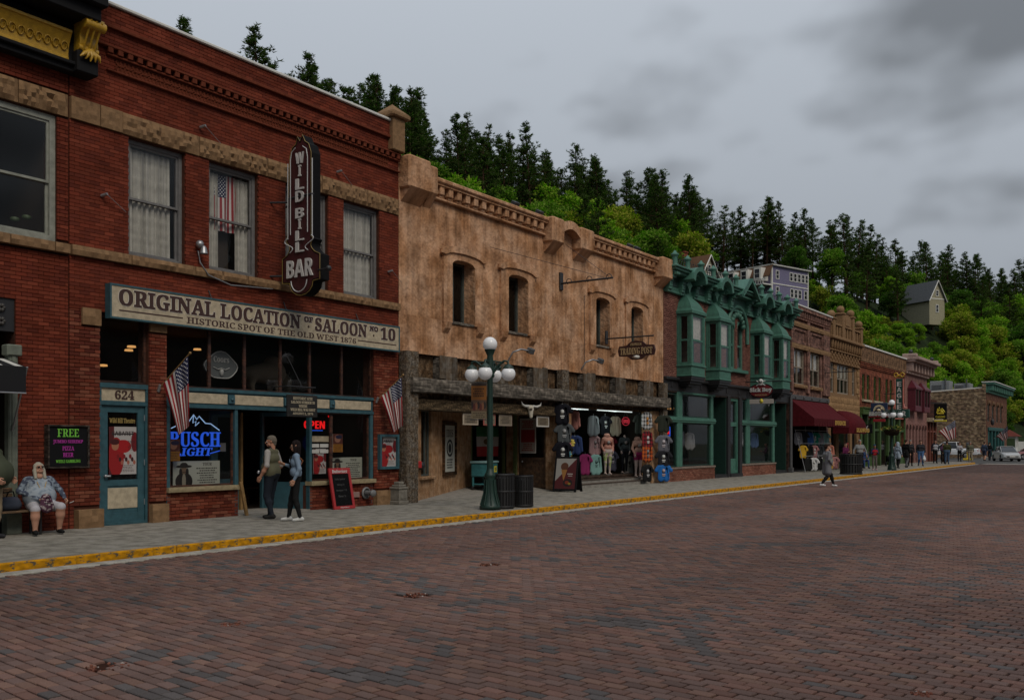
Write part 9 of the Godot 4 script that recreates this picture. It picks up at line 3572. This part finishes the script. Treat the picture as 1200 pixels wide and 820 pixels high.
func goods() -> void:
	var no := Color(0, 0, 0, 0)
	var pw := Color(0.5, 0.5, 0.48)
	mannequin("mannequin in peach hooded top and pastel floral leggings", V(32.6, 0.5, -1.1), -0.55, Color(0.48, 0.22, 0.17), Color(0.45, 0.36, 0.33), false, Color(0.3, 0.38, 0.12), true)
	mannequin("mannequin in black leggings and dark top, the middle one", V(34.2, 0.5, -1.2), -0.5, Color(0.05, 0.055, 0.06), Color(0.014, 0.014, 0.016), false, no, false)
	mannequin("mannequin in tan top and magenta shorts with bare legs", V(33.95, 0.375, -0.45), -0.5, Color(0.36, 0.2, 0.16), Color(0.24, 0.02, 0.085), true, no, true)
	
	for q in [["grey sweatshirt on the upper row inside the open shop", 32.0, 2.8, -1.4, Color(0.2, 0.21, 0.22), true, no], ["black printed shirt on the upper row inside the open shop", 32.95, 2.82, -1.4, Color(0.014, 0.014, 0.016), false, pw], ["cream sweatshirt on the upper row inside the open shop", 33.8, 2.82, -1.4, Color(0.42, 0.37, 0.28), true, no], ["dull green shirt behind the oval neon in the open shop", 34.75, 2.9, -0.8, Color(0.12, 0.14, 0.12), false, no],
		["dusty pink sweatshirt on the middle row of the open shop", 32.2, 2.02, -1.45, Color(0.38, 0.22, 0.22), true, Color(0.25, 0.2, 0.2)], ["maroon shirt hanging between the first two mannequins", 33.75, 2.02, -1.6, Color(0.13, 0.015, 0.025), false, no], ["mint printed sweatshirt on the lowest row of the open shop", 32.2, 1.28, -1.4, Color(0.2, 0.36, 0.33), true, Color(0.12, 0.2, 0.19)], ["magenta shirt on the lowest row of the open shop", 31.55, 1.3, -1.5, Color(0.25, 0.03, 0.11), false, no], ["dark patterned shirt low between the first two mannequins", 33.7, 1.4, -1.5, Color(0.06, 0.06, 0.09), false, Color(0.3, 0.28, 0.3)], ["grey printed shirt low by the last mannequin", 34.8, 1.2, -1.3, Color(0.3, 0.31, 0.3), false, Color(0.1, 0.1, 0.1)]]:
		garment(q[0], V(q[1], q[2], q[3]), -0.35, q[4], q[5], "clothes hung in the open shop", q[6], no, 0.78)
	for q in [["black shirt with white skull print, top of the left shop pier", 26.95, 3.05, 0.3, Color(0.01, 0.01, 0.012), pw], ["charcoal printed shirt, middle of the left shop pier", 27.05, 2.4, 0.32, Color(0.07, 0.075, 0.08), Color(0.3, 0.3, 0.3)], ["black printed shirt, lowest of the left shop pier", 26.95, 1.77, 0.32, Color(0.01, 0.01, 0.012), pw]]:
		garment(q[0], V(q[1], q[2], q[3]), -0.9, q[4], false, "shirts hung on the left shop pier", q[5])
	garment("salmon pink sweatshirt hung on the left jamb of the open shop", V(28.95, 2.9, -0.5), -1.4, Color(0.45, 0.2, 0.17), true, "clothes hung in the open shop")
	garment("navy shirt low on the left jamb of the open shop", V(29.1, 2.0, -0.5), -1.2, Color(0.03, 0.05, 0.13), true, "clothes hung in the open shop")
	for q in [["black and white plaid shirt, top of the right shop pier", 33.6, 2.95, Color(0.02, 0.02, 0.022), Color(0.5, 0.5, 0.5), Color(0.45, 0.2, 0.05)], ["red and black plaid shirt with skull, second on right shop pier", 33.65, 2.2, Color(0.02, 0.012, 0.012), Color(0.25, 0.02, 0.03), pw], ["orange plaid shirt, third on the right shop pier", 33.65, 1.66, Color(0.05, 0.02, 0.02), Color(0.5, 0.1, 0.02), Color(0.2, 0.2, 0.2)]]:
		garment(q[0], V(q[1], q[2], 0.12), -0.3, q[3], true, "plaid shirts on the right shop pier", q[5], q[4])
	garment("black printed shirt, lowest on the right shop pier", V(33.6, 0.88, 0.14), -0.3, Color(0.012, 0.012, 0.014), false, "plaid shirts on the right shop pier", Color(0.4, 0.4, 0.4))
	for q in [["olive shirt hung high on the timber post by the green shop", 2.85, Color(0.03, 0.035, 0.025), no], ["black and white shirt, second on the post by the green shop", 2.05, Color(0.12, 0.12, 0.14), Color(0.45, 0.4, 0.42)], ["black printed shirt, third on the post by the green shop", 1.45, Color(0.02, 0.02, 0.024), pw], ["bright blue shirt low on the post by the green shop", 0.88, Color(0.02, 0.13, 0.4), Color(0.4, 0.3, 0.3)]]:
		garment(q[0], V(34.5, q[1], 0.42), -1.0, q[2], false, "shirts hung on the timber post", q[3])
	var g := thing("oval_neon_sign", "oval red neon sign hanging inside the open shop", "neon sign", V(33.95, 2.66, -1.0))
	var b := N()
	var ring := []
	for i in 21: ring.append(V(33.95 + cos(TAU * i / 20) * 0.32, 2.63 + sin(TAU * i / 20) * 0.16, -1.0))
	b.tube(ring, 0.016, 5)
	obj("ring_tube", b, glow("neon_dim_red", Color(0.5, 0.03, 0.05), 0.5), g)
	letters("OPEN", M.neon_dim_red, g, V(33.95, 2.63, -1.0), 0.44, 0.15, Basis(), "Droid Sans", 700, 0.02)
	b = N()
	b.tube([V(33.75, 2.78, -1.0), V(33.95, 3.04, -1.0), V(34.15, 2.78, -1.0)], 0.005, 4)
	obj("chain", b, M.steel, g)
	for q in [["dark hooded top behind the first green display window", 38.2, 2.3, Color(0.05, 0.05, 0.055)], ["grey printed shirt behind the first green display window", 39.3, 2.2, Color(0.2, 0.2, 0.2)], ["pale shirt behind the second green display window", 46.2, 2.3, Color(0.35, 0.36, 0.38)], ["blue shirt behind the second green display window", 47.4, 2.25, Color(0.06, 0.1, 0.2)]]:
		garment(q[0], V(q[1], q[2], -0.6), -0.4, q[3], true, "clothes in the green shop windows", no, no, 0.75)
	
	var cols := [["blue", Color(0.05, 0.12, 0.32)], ["teal green", Color(0.03, 0.2, 0.14)], ["charcoal", Color(0.03, 0.032, 0.036)], ["pale aqua", Color(0.22, 0.38, 0.36)], ["grey", Color(0.22, 0.22, 0.24)], ["black", Color(0.012, 0.012, 0.014)], ["dusty rose", Color(0.3, 0.14, 0.14)], ["white", Color(0.5, 0.5, 0.5)], ["mustard yellow", Color(0.5, 0.3, 0.03)], ["coral", Color(0.45, 0.17, 0.12)]]
	var rows := [[2.35, [4, 2, 0, 1, 4, 3]], [1.6, [8, 5, 6, 2, 5, 9]], [0.9, [5, 7, 5, 7, 8, 6]]]
	var names := ["top", "middle", "lowest"]
	for j in 3:
		for i in 6:
			var c: Array = cols[rows[j][1][i]]
			garment("%s garment, %s on the %s row under the maroon awning" % [c[0], ["first", "second", "third", "fourth", "fifth", "last"][i], names[j]], V(52.2 + i * 1.02 + j * 0.1, rows[j][0], 0.15 + 0.25 * j), -0.5 - (i % 2) * 0.3, c[1], (i + j) % 2 == 0, "clothes under the maroon awning", pw if (i + j) % 3 == 0 else no, no, 0.7)
	b = N()
	for y in [2.47, 1.72, 1.02]: b.tube([V(51.8, y, 0.15 + (2.47 - y) * 0.34), V(57.7, y, 0.15 + (2.47 - y) * 0.34)], 0.02, 5)
	for x in [51.8, 54.8, 57.7]: b.tube([V(x, 0.124, 0.7), V(x, 2.5, 0.12)], 0.02, 5)
	tag(obj("clothes_rack", b, M.steel), "steel clothes rack of three rails under the maroon awning", "rack")
	g = thing("red_display_stand", "red framed display stand on the pavement beyond the maroon awning", "display stand", V(59.0, 0.124, 0.9))
	b = N()
	frame_bars(b, 58.7, 59.5, 0.15, 1.75, 0.88, 0.94, 0.07)
	obj("stand_frame", b, M.sign_red, g)
	b = N()
	b.box(58.77, 59.43, 0.22, 1.68, 0.89, 0.92)
	obj("panel", b, M.board_black, g)

func wheel(g: Node3D, at: Vector3, r: float, w: float) -> void:
	var b := N()
	var zt := Basis(Vector3.RIGHT, PI / 2)
	b.lathe([W2(r * 0.55, -w / 2), W2(r * 0.92, -w / 2), W2(r, -w * 0.35), W2(r, w * 0.35), W2(r * 0.92, w / 2), W2(r * 0.55, w / 2)], at, 18, zt, false)
	var t := inst("wheel", b.mesh(), flat("tyre", Color(0.012, 0.012, 0.012), 0.9), g)
	b = N()
	b.lathe([W2(0, -w * 0.3), W2(r * 0.55, -w * 0.4), W2(r * 0.55, w * 0.4), W2(0, w * 0.3)], at, 14, zt, false)
	for i in 5: b.tube([at + V(0, 0, w * 0.42), at + V(cos(TAU * i / 5) * r * 0.5, sin(TAU * i / 5) * r * 0.5, w * 0.42), ], 0.03, 4)
	for i in 5: b.tube([at - V(0, 0, w * 0.42), at + V(cos(TAU * i / 5) * r * 0.5, sin(TAU * i / 5) * r * 0.5, -w * 0.42), ], 0.03, 4)
	inst("rim", b.mesh(), M.steel, t)
func hull(secs: Array) -> MB:
	var b := N()
	var rings := []
	for s in secs:
		var r := []
		var mid: float = (s[1] + s[2]) / 2.0
		for p in [[s[3] * 0.93, s[1]], [s[3], s[1] + 0.06], [(s[3] + s[4]) / 2 * 1.02, mid], [s[4], s[2] - 0.07], [s[4] * 0.9, s[2]], [0.0, s[2] + 0.015], [-s[4] * 0.9, s[2]], [-s[4], s[2] - 0.07], [-(s[3] + s[4]) / 2 * 1.02, mid], [-s[3], s[1] + 0.06], [-s[3] * 0.93, s[1]]]:
			r.append(V(s[0], p[1], p[0]))
		rings.append(r)
	var n: int = rings[0].size()
	for i in rings.size() - 1:
		var c := Vector3.ZERO
		for k in n: c += (rings[i][k] + rings[i + 1][k]) / (2.0 * n)
		for k in n: b.quad_out(rings[i][k], rings[i][(k + 1) % n], rings[i + 1][(k + 1) % n], rings[i + 1][k], c)
	for e in [0, rings.size() - 1]:
		var c := Vector3.ZERO
		for k in n: c += rings[1 if e == 0 else rings.size() - 2][k] / n
		for k in range(1, n - 1): b.tri_out(rings[e][0], rings[e][k], rings[e][k + 1], c)
	return b
func car(label: String, at: Vector3, yaw: float, paint: Color) -> void:
	var g := thing("parked_car", label, "car")
	var pm := flat("car_paint_%s" % paint.to_html(), paint, 0.25, 0.3)
	pm.clearcoat_enabled = true
	pm.clearcoat = 0.8
	var dk := flat("car_glass", Color(0.012, 0.014, 0.016), 0.05)
	inst("body", hull([[-2.25, 0.4, 0.8, 0.7, 0.62], [-2.15, 0.28, 0.93, 0.82, 0.74], [-1.4, 0.22, 0.97, 0.87, 0.8], [0.0, 0.2, 0.95, 0.88, 0.82], [0.9, 0.22, 0.92, 0.88, 0.8], [1.7, 0.24, 0.82, 0.86, 0.76], [2.15, 0.26, 0.72, 0.78, 0.66], [2.3, 0.34, 0.6, 0.62, 0.56]]).mesh(), pm, g)
	var cab := inst("cabin", hull([[-1.75, 0.9, 0.97, 0.7, 0.6], [-1.0, 0.92, 1.36, 0.77, 0.58], [-0.1, 0.92, 1.42, 0.78, 0.6], [0.35, 0.9, 1.34, 0.77, 0.6], [1.15, 0.88, 0.94, 0.72, 0.64]]).mesh(), dk, g)
	var b := N()
	b.cbox(-0.95, 0.25, 1.385, 1.435, -0.56, 0.56, 0.02)
	for s in [-1.0, 1.0]:
		b.tube([V(1.12, 0.93, s * 0.68), V(0.3, 1.37, s * 0.58)], 0.03, 5)
		b.tube([V(-1.7, 0.96, s * 0.64), V(-0.95, 1.38, s * 0.57)], 0.035, 5)
		b.tube([V(-0.45, 0.94, s * 0.78), V(-0.45, 1.4, s * 0.6)], 0.03, 5)
	inst("roof_panel", b.mesh(), pm, cab)
	for s in [-1.0, 1.0]:
		b = N()
		b.ocbox(Transform3D(Basis(Vector3.UP, s * -0.35), V(2.14, 0.63, s * 0.58)), V(0.14, 0.12, 0.32), 0.03)
		inst("headlight", b.mesh(), flat("lamp_lens", Color(0.5, 0.5, 0.5), 0.1), g)
		b = N()
		b.ocbox(TF(V(0.85, 0.98, s * 0.9)), V(0.1, 0.12, 0.18), 0.03)
		inst("wing_mirror", b.mesh(), pm, g)
		for x in [-1.35, 1.4]: wheel(g, V(x, 0.32, s * 0.78), 0.32, 0.2)
	b = N()
	b.cbox(2.24, 2.3, 0.36, 0.5, -0.5, 0.5, 0.02)
	inst("grille", b.mesh(), M.board_black, g)
	b = N()
	b.cbox(2.28, 2.32, 0.42, 0.54, -0.25, 0.25, 0.01)
	inst("number_plate", b.mesh(), M.white_paint, g)
	g.rotation.y = yaw
	g.position = at
func pickup(label: String, at: Vector3, yaw: float) -> void:
	var g := thing("pickup_truck", label, "pickup truck")
	var pm := flat("truck_white", Color(0.62, 0.63, 0.64), 0.3)
	inst("body", hull([[-2.9, 0.5, 1.1, 0.92, 0.88], [-2.8, 0.45, 1.15, 0.95, 0.92], [0.0, 0.45, 1.15, 0.96, 0.93], [1.6, 0.45, 1.15, 0.95, 0.9], [2.7, 0.45, 1.05, 0.92, 0.86], [2.9, 0.55, 0.95, 0.85, 0.8]]).mesh(), pm, g)
	inst("cabin", hull([[-0.9, 1.1, 1.2, 0.86, 0.8], [-0.75, 1.1, 1.8, 0.88, 0.7], [0.5, 1.1, 1.85, 0.88, 0.72], [1.5, 1.1, 1.2, 0.86, 0.78]]).mesh(), flat("car_glass", Color(0.012, 0.014, 0.016), 0.05), g)
	var b := N()
	b.cbox(-0.75, 0.55, 1.8, 1.87, -0.7, 0.7, 0.03)
	for s in [-1.0, 1.0]:
		b.tube([V(-0.85, 1.15, s * 0.84), V(-0.72, 1.82, s * 0.69)], 0.05, 5)
		b.tube([V(1.45, 1.15, s * 0.82), V(0.55, 1.83, s * 0.69)], 0.04, 5)
	inst("roof_panel", b.mesh(), pm, g)
	b = N()
	b.cbox(-2.75, -0.95, 1.08, 1.165, -0.78, 0.78, 0.02)
	inst("bed_cover", b.mesh(), M.board_black, g)
	for s in [-1.0, 1.0]:
		for x in [-1.75, 1.95]:
			wheel(g, V(x, 0.4, s * 0.85), 0.4, 0.25)
			b = N()
			var arc := []
			for i in 9: arc.append(V(x + cos(PI * i / 8) * 0.46, 0.42 + sin(PI * i / 8) * 0.46, s * 0.95))
			b.tube(arc, 0.04, 5)
			inst("wheel_arch", b.mesh(), M.board_black, g)
		b = N()
		b.cbox(-2.93, -2.85, 0.75, 1.05, s * 0.84 - 0.07, s * 0.84 + 0.07, 0.02)
		inst("tail_light", b.mesh(), flat("tail_red", Color(0.3, 0.01, 0.01), 0.3), g)
	b = N()
	b.cbox(-3.02, -2.9, 0.5, 0.62, -0.85, 0.85, 0.03)
	inst("bumper", b.mesh(), M.steel, g)
	g.rotation.y = yaw
	g.position = at
func vehicles() -> void:
	car("silver two-door car parked nose out before the corner building", V(101.8, -0.008, 4.4), PI + 0.35, Color(0.42, 0.42, 0.41))
	car("dark red car half out of view behind the silver car", V(113.0, -0.008, 5.6), PI * 0.5 + 0.5, Color(0.13, 0.015, 0.02))
	car("black car parked behind the silver car's roof", V(124.0, -0.008, 6.2), PI, Color(0.015, 0.015, 0.017))
	pickup("white pickup truck parked in the side street beside the buff brick wall", V(113.5, -0.008, -2.6), PI / 2)

func people() -> void:
	var denim := Color(0.17, 0.23, 0.3)
	var navy := Color(0.018, 0.02, 0.028)
	var black := Color(0.012, 0.012, 0.014)
	var grey := Color(0.16, 0.16, 0.17)
	
	var g := person("older man in olive vest, checked short-sleeved shirt and dark jeans by the entrance", V(13.5, 0.124, 1.35), -2.75, {"height": 1.76, "bulk": 1.12, "belly": 0.03, "top": Color(0.1, 0.095, 0.06), "upper": Color(0.3, 0.28, 0.26), "sleeve": "short", "pants": navy, "skin": Color(0.4, 0.2, 0.13), "hair": "short", "hair_col": Color(0.13, 0.11, 0.09), "turn": 0.35, "cell": 0.017, "collar": Color(0.02, 0.02, 0.03),
		"joints": {"lk": V(0.1, 0.49, 0.06), "la": V(0.11, 0.1, -0.06), "rk": V(-0.1, 0.48, 0.08), "ra": V(-0.11, 0.09, 0.1), "le": V(0.3, 1.12, -0.04), "lw": V(0.29, 0.9, 0.1), "re": V(-0.3, 1.12, -0.06), "rw": V(-0.28, 0.9, 0.1)}, "more": [[V(-0.1, 1.0, 0.0), V(0.1, 1.0, 0.0), 0.14, 0.14, Color(0.1, 0.095, 0.06)]]})
	var b := N()
	b.lathe([W2(0.036, -0.014), W2(0.04, 0.0), W2(0.036, 0.014)], V(0.272, 0.99, 0.16), 10, Basis(Vector3.RIGHT, 1.0))
	inst("wristwatch", b.mesh(), M.steel, g)
	
	g = person("dark-haired woman in sunglasses, pale denim jacket and black trousers with tan bag", V(13.42, 0.124, 2.2), -2.3, {"height": 1.66, "bulk": 0.95, "top": denim, "more": [[V(0, 1.0, 0.09), V(0, 1.36, 0.1), 0.055, 0.05, black], [V(-0.1, 1.05, 0.0), V(0.1, 1.05, 0.0), 0.115, 0.115, denim]], "pants": black, "shoe": Color(0.5, 0.5, 0.48), "skin": Color(0.42, 0.23, 0.15), "hair": "bob", "hair_col": Color(0.014, 0.009, 0.008), "glasses": M.board_black, "turn": -0.15, "cell": 0.016, "collar": black,
		"joints": {"lk": V(0.11, 0.49, 0.02), "la": V(0.13, 0.09, -0.08), "rk": V(-0.09, 0.49, 0.1), "ra": V(-0.1, 0.09, 0.16), "le": V(0.25, 1.13, -0.06), "lw": V(0.26, 0.9, 0.05), "re": V(-0.24, 1.14, 0.0), "rw": V(-0.14, 1.22, 0.24)}})
	b = N()
	b.tint = true
	net(b, [[V(-0.25, 1.02, 0.02), V(-0.25, 1.08, 0.02), 0.12, 0.09, Color(0.28, 0.1, 0.035), 0.6]], 0.02, 0.03)
	inst("shoulder_bag", b.mesh(), M.cloth_print, g)
	b = N()
	b.tube([V(-0.26, 1.1, 0.06), V(-0.22, 1.3, 0.13), V(-0.16, 1.47, 0.03), V(-0.2, 1.3, -0.14), V(-0.25, 1.1, -0.03)], 0.014, 6)
	inst("bag_strap", b.mesh(), flat("tan_leather", Color(0.28, 0.1, 0.035), 0.6), g)
	for s in [-1.0, 1.0]:
		b = N()
		b.cbox(s * 0.1 - 0.035, s * 0.1 + 0.035, 1.27, 1.34, 0.135, 0.15, 0.006)
		inst("jacket_pocket", b.mesh(), flat("denim_pale", Color(0.22, 0.28, 0.36), 0.85), g)
	
	var leafy := Color(0.28, 0.32, 0.36)
	var card := Color(0.055, 0.07, 0.1)
	g = person("white-haired seated woman in glasses, blue patterned cardigan and white knee-length shorts", V(8.95, 0.13, 0.42), -0.2, {"height": 1.57, "bulk": 1.3, "belly": 0.07, "hip": 0.56, "top": card, "front": leafy, "open": true, "speckle": Color(0.2, 0.24, 0.29), "sleeve": card, "pants": Color(0.4, 0.385, 0.41), "shin": Color(0.42, 0.22, 0.15), "shoe": Color(0.014, 0.014, 0.015), "skin": Color(0.45, 0.25, 0.17), "hair": "long", "hair_col": Color(0.34, 0.31, 0.25), "glasses": M.board_black, "nod": 0.42, "cell": 0.017, "turn": 0.1,
		"joints": {"lk": V(0.27, 0.53, 0.44), "la": V(0.27, 0.1, 0.36), "rk": V(-0.2, 0.5, 0.46), "ra": V(-0.2, 0.1, 0.46), "le": V(0.38, 0.84, 0.06), "lw": V(0.4, 0.67, 0.32), "re": V(-0.37, 0.84, 0.04), "rw": V(-0.08, 0.68, 0.32)}, "thumb_l": V(0, 1, 0), "curl": 0.7})
	
	b = N()
	b.tube([V(0.45, 0.6, 0.4), V(0.52, 0.63, 0.43)], 0.006, 6)
	inst("cigarette", b.mesh(), M.white_paint, g)
	b = N()
	b.tint = true
	net(b, [[V(0.02, 0.56, 0.42), V(0.02, 0.7, 0.38), 0.14, 0.1, Color(0.1, 0.05, 0.07), 0.45]], 0.02, 0.03)
	var fn := FastNoiseLite.new()
	fn.frequency = 14.0
	for i in b.v.size(): b.c[i] = Color(0.35, 0.3, 0.3) if fn.get_noise_3dv(b.v[i]) > 0.15 else Color(0.07, 0.03, 0.05)
	inst("handbag", b.mesh(), M.cloth_print, g)
	b = N()
	b.tube([V(-0.08, 1.02, 0.17), V(0.0, 0.78, 0.27), V(0.09, 1.02, 0.17)], 0.007, 5)
	inst("necklace", b.mesh(), M.gold_letter, g)
	
	person("standing man in green jacket and khaki trousers cut off by the left edge", V(7.98, 0.124, 0.7), 0.6, {"height": 1.8, "bulk": 1.3, "belly": 0.08, "top": Color(0.06, 0.07, 0.045), "pants": Color(0.27, 0.2, 0.13), "shoe": Color(0.03, 0.03, 0.032), "cell": 0.018, "hair_col": Color(0.1, 0.08, 0.06), "joints": {"lw": V(0.22, 0.98, 0.2), "rw": V(-0.22, 0.98, 0.2)}})
	
	g = person("dark-haired woman in long grey cardigan and black trousers crossing the brick street", V(37.5, 0.0, 6.06), 0.75, {"height": 1.68, "bulk": 1.15, "top": grey, "front": Color(0.2, 0.24, 0.15), "open": true, "coat": 0.34, "pants": black, "shoe": Color(0.55, 0.55, 0.55), "hair": "bun", "hair_col": Color(0.02, 0.012, 0.01), "cell": 0.022, "belly": 0.03,
		"joints": {"lk": V(0.09, 0.5, 0.2), "la": V(0.1, 0.11, 0.32), "rk": V(-0.09, 0.48, -0.02), "ra": V(-0.1, 0.14, -0.3), "le": V(0.26, 1.12, 0.02), "lw": V(0.14, 1.02, 0.24), "re": V(-0.27, 1.12, -0.06), "rw": V(-0.24, 0.92, 0.1)}})
	
	var far := "people far along the pavement"
	var walk := {"lk": V(0.1, 0.49, 0.14), "la": V(0.1, 0.1, 0.2), "rk": V(-0.1, 0.48, 0.02), "ra": V(-0.1, 0.12, -0.18)}
	var phone := {"lw": V(0.08, 1.2, 0.28), "rw": V(-0.08, 1.18, 0.28), "le": V(0.24, 1.12, 0.06), "re": V(-0.24, 1.12, 0.06)}
	var list := [
		["person in dark magenta jacket standing under the dome awning", 54.2, 2.2, -0.5, {"top": Color(0.09, 0.012, 0.05), "pants": black, "joints": phone, "height": 1.62}],
		["person in grey hooded top with backpack straps behind the far litter bin", 57.2, 2.2, -1.0, {"top": Color(0.2, 0.2, 0.2), "pants": black, "hair": "cap", "hair_col": Color(0.2, 0.2, 0.2), "height": 1.8, "bulk": 1.15, "joints": {"le": V(0.34, 1.12, 0), "lw": V(0.36, 0.86, 0.1), "re": V(-0.34, 1.12, 0), "rw": V(-0.36, 0.86, 0.1)}}],
		["young person in red top and open navy jacket looking at hands", 58.2, 2.8, -1.1, {"top": Color(0.02, 0.03, 0.07), "front": Color(0.3, 0.015, 0.02), "pants": Color(0.12, 0.1, 0.09), "shoe": Color(0.5, 0.3, 0.32), "hair": "cap", "hair_col": Color(0.03, 0.06, 0.12), "height": 1.52, "joints": phone, "skin": Color(0.3, 0.14, 0.09)}],
		["person in pale blue hooded coat walking past the far lamp", 62.8, 3.1, 1.2, {"top": Color(0.3, 0.36, 0.42), "pants": black, "hair": "hood", "hair_col": Color(0.3, 0.36, 0.42), "height": 1.66, "joints": walk, "coat": 0.2}],
		["person in black coat walking beside the pale blue coat", 64.6, 3.2, 1.2, {"top": black, "pants": Color(0.1, 0.1, 0.11), "height": 1.84, "joints": walk, "coat": 0.2}],
		["person in charcoal jacket behind the black coat", 67.5, 2.6, 1.3, {"top": Color(0.03, 0.03, 0.035), "pants": black, "joints": walk, "height": 1.75}],
		["person in dark jacket and bright blue jeans carrying a white bag", 70.2, 2.97, -1.2, {"top": Color(0.025, 0.026, 0.03), "pants": Color(0.06, 0.12, 0.24), "height": 1.8, "joints": walk, "bulk": 1.15}],
		["person in grey cap and dark jacket half behind the blue jeans", 70.6, 2.2, -1.2, {"top": Color(0.03, 0.03, 0.032), "pants": black, "hair": "cap", "hair_col": Color(0.15, 0.15, 0.15), "height": 1.82}],
		["person in navy jacket over pale printed shirt facing the camera", 81.0, 1.9, -1.1, {"top": Color(0.016, 0.02, 0.035), "front": Color(0.3, 0.3, 0.32), "pants": black, "height": 1.85}],
		["person in dark purple top eating with both hands", 80.3, 2.6, -1.0, {"top": Color(0.07, 0.03, 0.06), "pants": black, "joints": phone, "height": 1.6}],
		["person in olive jacket and jeans seen from behind by the flag", 78.0, 3.3, 2.0, {"top": Color(0.04, 0.045, 0.018), "pants": Color(0.05, 0.08, 0.13), "height": 1.78, "bulk": 1.15}],
		["person in black and white walking before the white pickup", 95.5, 1.3, -1.2, {"top": Color(0.3, 0.3, 0.32), "pants": black, "joints": phone, "height": 1.78}],
		["person in grey-green jacket and khaki trousers standing at the corner", 91.0, 2.9, -1.2, {"top": Color(0.1, 0.1, 0.07), "pants": Color(0.26, 0.22, 0.16), "hair": "cap", "hair_col": Color(0.16, 0.14, 0.11), "height": 1.86, "bulk": 1.1}],
		["person in blue jacket and shorts at the far crossing", 101.0, 2.6, 1.4, {"top": Color(0.04, 0.055, 0.09), "pants": Color(0.04, 0.05, 0.08), "shin": SKIN, "height": 1.86, "joints": walk}],
		["person in black beside the blue jacket at the far crossing", 103.5, 2.7, 1.4, {"top": black, "pants": Color(0.03, 0.035, 0.045), "height": 1.8, "joints": walk}],
		["person in pale top pushing the stroller by the green shopfront", 71.0, 1.15, -1.4, {"top": Color(0.38, 0.34, 0.32), "pants": Color(0.2, 0.12, 0.18), "hair": "long", "hair_col": Color(0.12, 0.05, 0.02), "height": 1.66, "lean": V(0, -0.05, 0.12), "joints": {"lw": V(0.2, 1.0, 0.45), "rw": V(-0.2, 1.0, 0.45)}}],
		["small child in lilac coat standing beside the stroller", 72.2, 0.9, -1.3, {"top": Color(0.36, 0.22, 0.34), "pants": Color(0.3, 0.25, 0.32), "hair": "long", "hair_col": Color(0.06, 0.03, 0.02), "height": 1.15}]]
	for p in list:
		var o: Dictionary = p[4]
		o["cell"] = 0.03
		person(p[0], V(p[1], 0.124 if p[1] < 86 else 0.0, p[2]), p[3], o)
	person("person in navy sitting on a low bench before the green shopfront", V(61.95, 0.124, 1.2), -0.9, {"hip": 0.52, "top": Color(0.03, 0.05, 0.12), "pants": Color(0.04, 0.07, 0.16), "cell": 0.03, "joints": {"lk": V(0.14, 0.5, 0.42), "la": V(0.14, 0.1, 0.46), "rk": V(-0.14, 0.5, 0.42), "ra": V(-0.14, 0.1, 0.46), "lw": V(0.15, 0.62, 0.35), "rw": V(-0.15, 0.62, 0.35), "le": V(0.27, 0.78, 0.06), "re": V(-0.27, 0.78, 0.06)}})
	g = thing("low_bench", "low dark bench before the green shopfront", "bench", V(61.95, 0.124, 1.0))
	b = N()
	b.cbox(61.2, 62.7, 0.5, 0.56, 0.75, 1.2, 0.01)
	obj("seat", b, M.brown_wood, g)
	for x in [61.35, 62.5]:
		b = N()
		b.cbox(x, x + 0.06, 0.124, 0.5, 0.8, 1.15, 0.01)
		obj("leg", b, M.black_iron, g)
	g = thing("stroller", "black push stroller loaded with bags by the green shopfront", "stroller", V(70.0, 0.124, 1.1))
	b = N()
	b.tint = true
	net(b, [[V(69.7, 0.6, 1.1), V(70.2, 0.55, 1.1), 0.26, 0.24, Color(0.015, 0.015, 0.017)], [V(70.25, 0.9, 1.1), V(69.95, 1.05, 1.1), 0.24, 0.18, Color(0.02, 0.02, 0.022)], [V(69.6, 0.35, 1.1), V(70.3, 0.3, 1.1), 0.16, 0.16, Color(0.08, 0.085, 0.07)]], 0.035, 0.06)
	obj("seat_shell", b, M.cloth_print, g)
	b = N()
	for s in [-0.26, 0.26]:
		b.tube([V(69.5, 0.2, 1.1 + s), V(70.1, 0.7, 1.1 + s), V(70.6, 1.1, 1.1 + s)], 0.02, 5)
		b.tube([V(70.4, 0.2, 1.1 + s), V(69.9, 0.6, 1.1 + s)], 0.02, 5)
	b.tube([V(70.6, 1.1, 0.84), V(70.6, 1.1, 1.36)], 0.025, 5)
	obj("chassis", b, M.steel, g)
	for c in [[69.5, -0.28], [69.5, 0.28], [70.4, -0.28], [70.4, 0.28]]:
		b = N()
		b.lathe([W2(0, -0.03), W2(0.15, -0.03), W2(0.15, 0.03), W2(0, 0.03)], V(c[0], 0.28, 1.1 + c[1]), 12, Basis(Vector3.RIGHT, PI / 2))
		obj("wheel", b, M.tyre, g)
	g = thing("carrier_bag", "white plastic carrier bag held by the person in blue jeans", "bag", V(69.9, 0.6, 3.3))
	b = N()
	b.tint = true
	net(b, [[V(69.95, 0.65, 3.25), V(69.95, 0.8, 3.25), 0.19, 0.1, Color(0.55, 0.56, 0.58), 0.6]], 0.035, 0.03)
	obj("bag_body", b, M.cloth_print, g)

func N() -> MB:
	return MB.new()

func TF(o: Vector3) -> Transform3D:
	return Transform3D(Basis(), o)

func W2(x: float, y: float) -> Vector2:
	return Vector2(x, y)
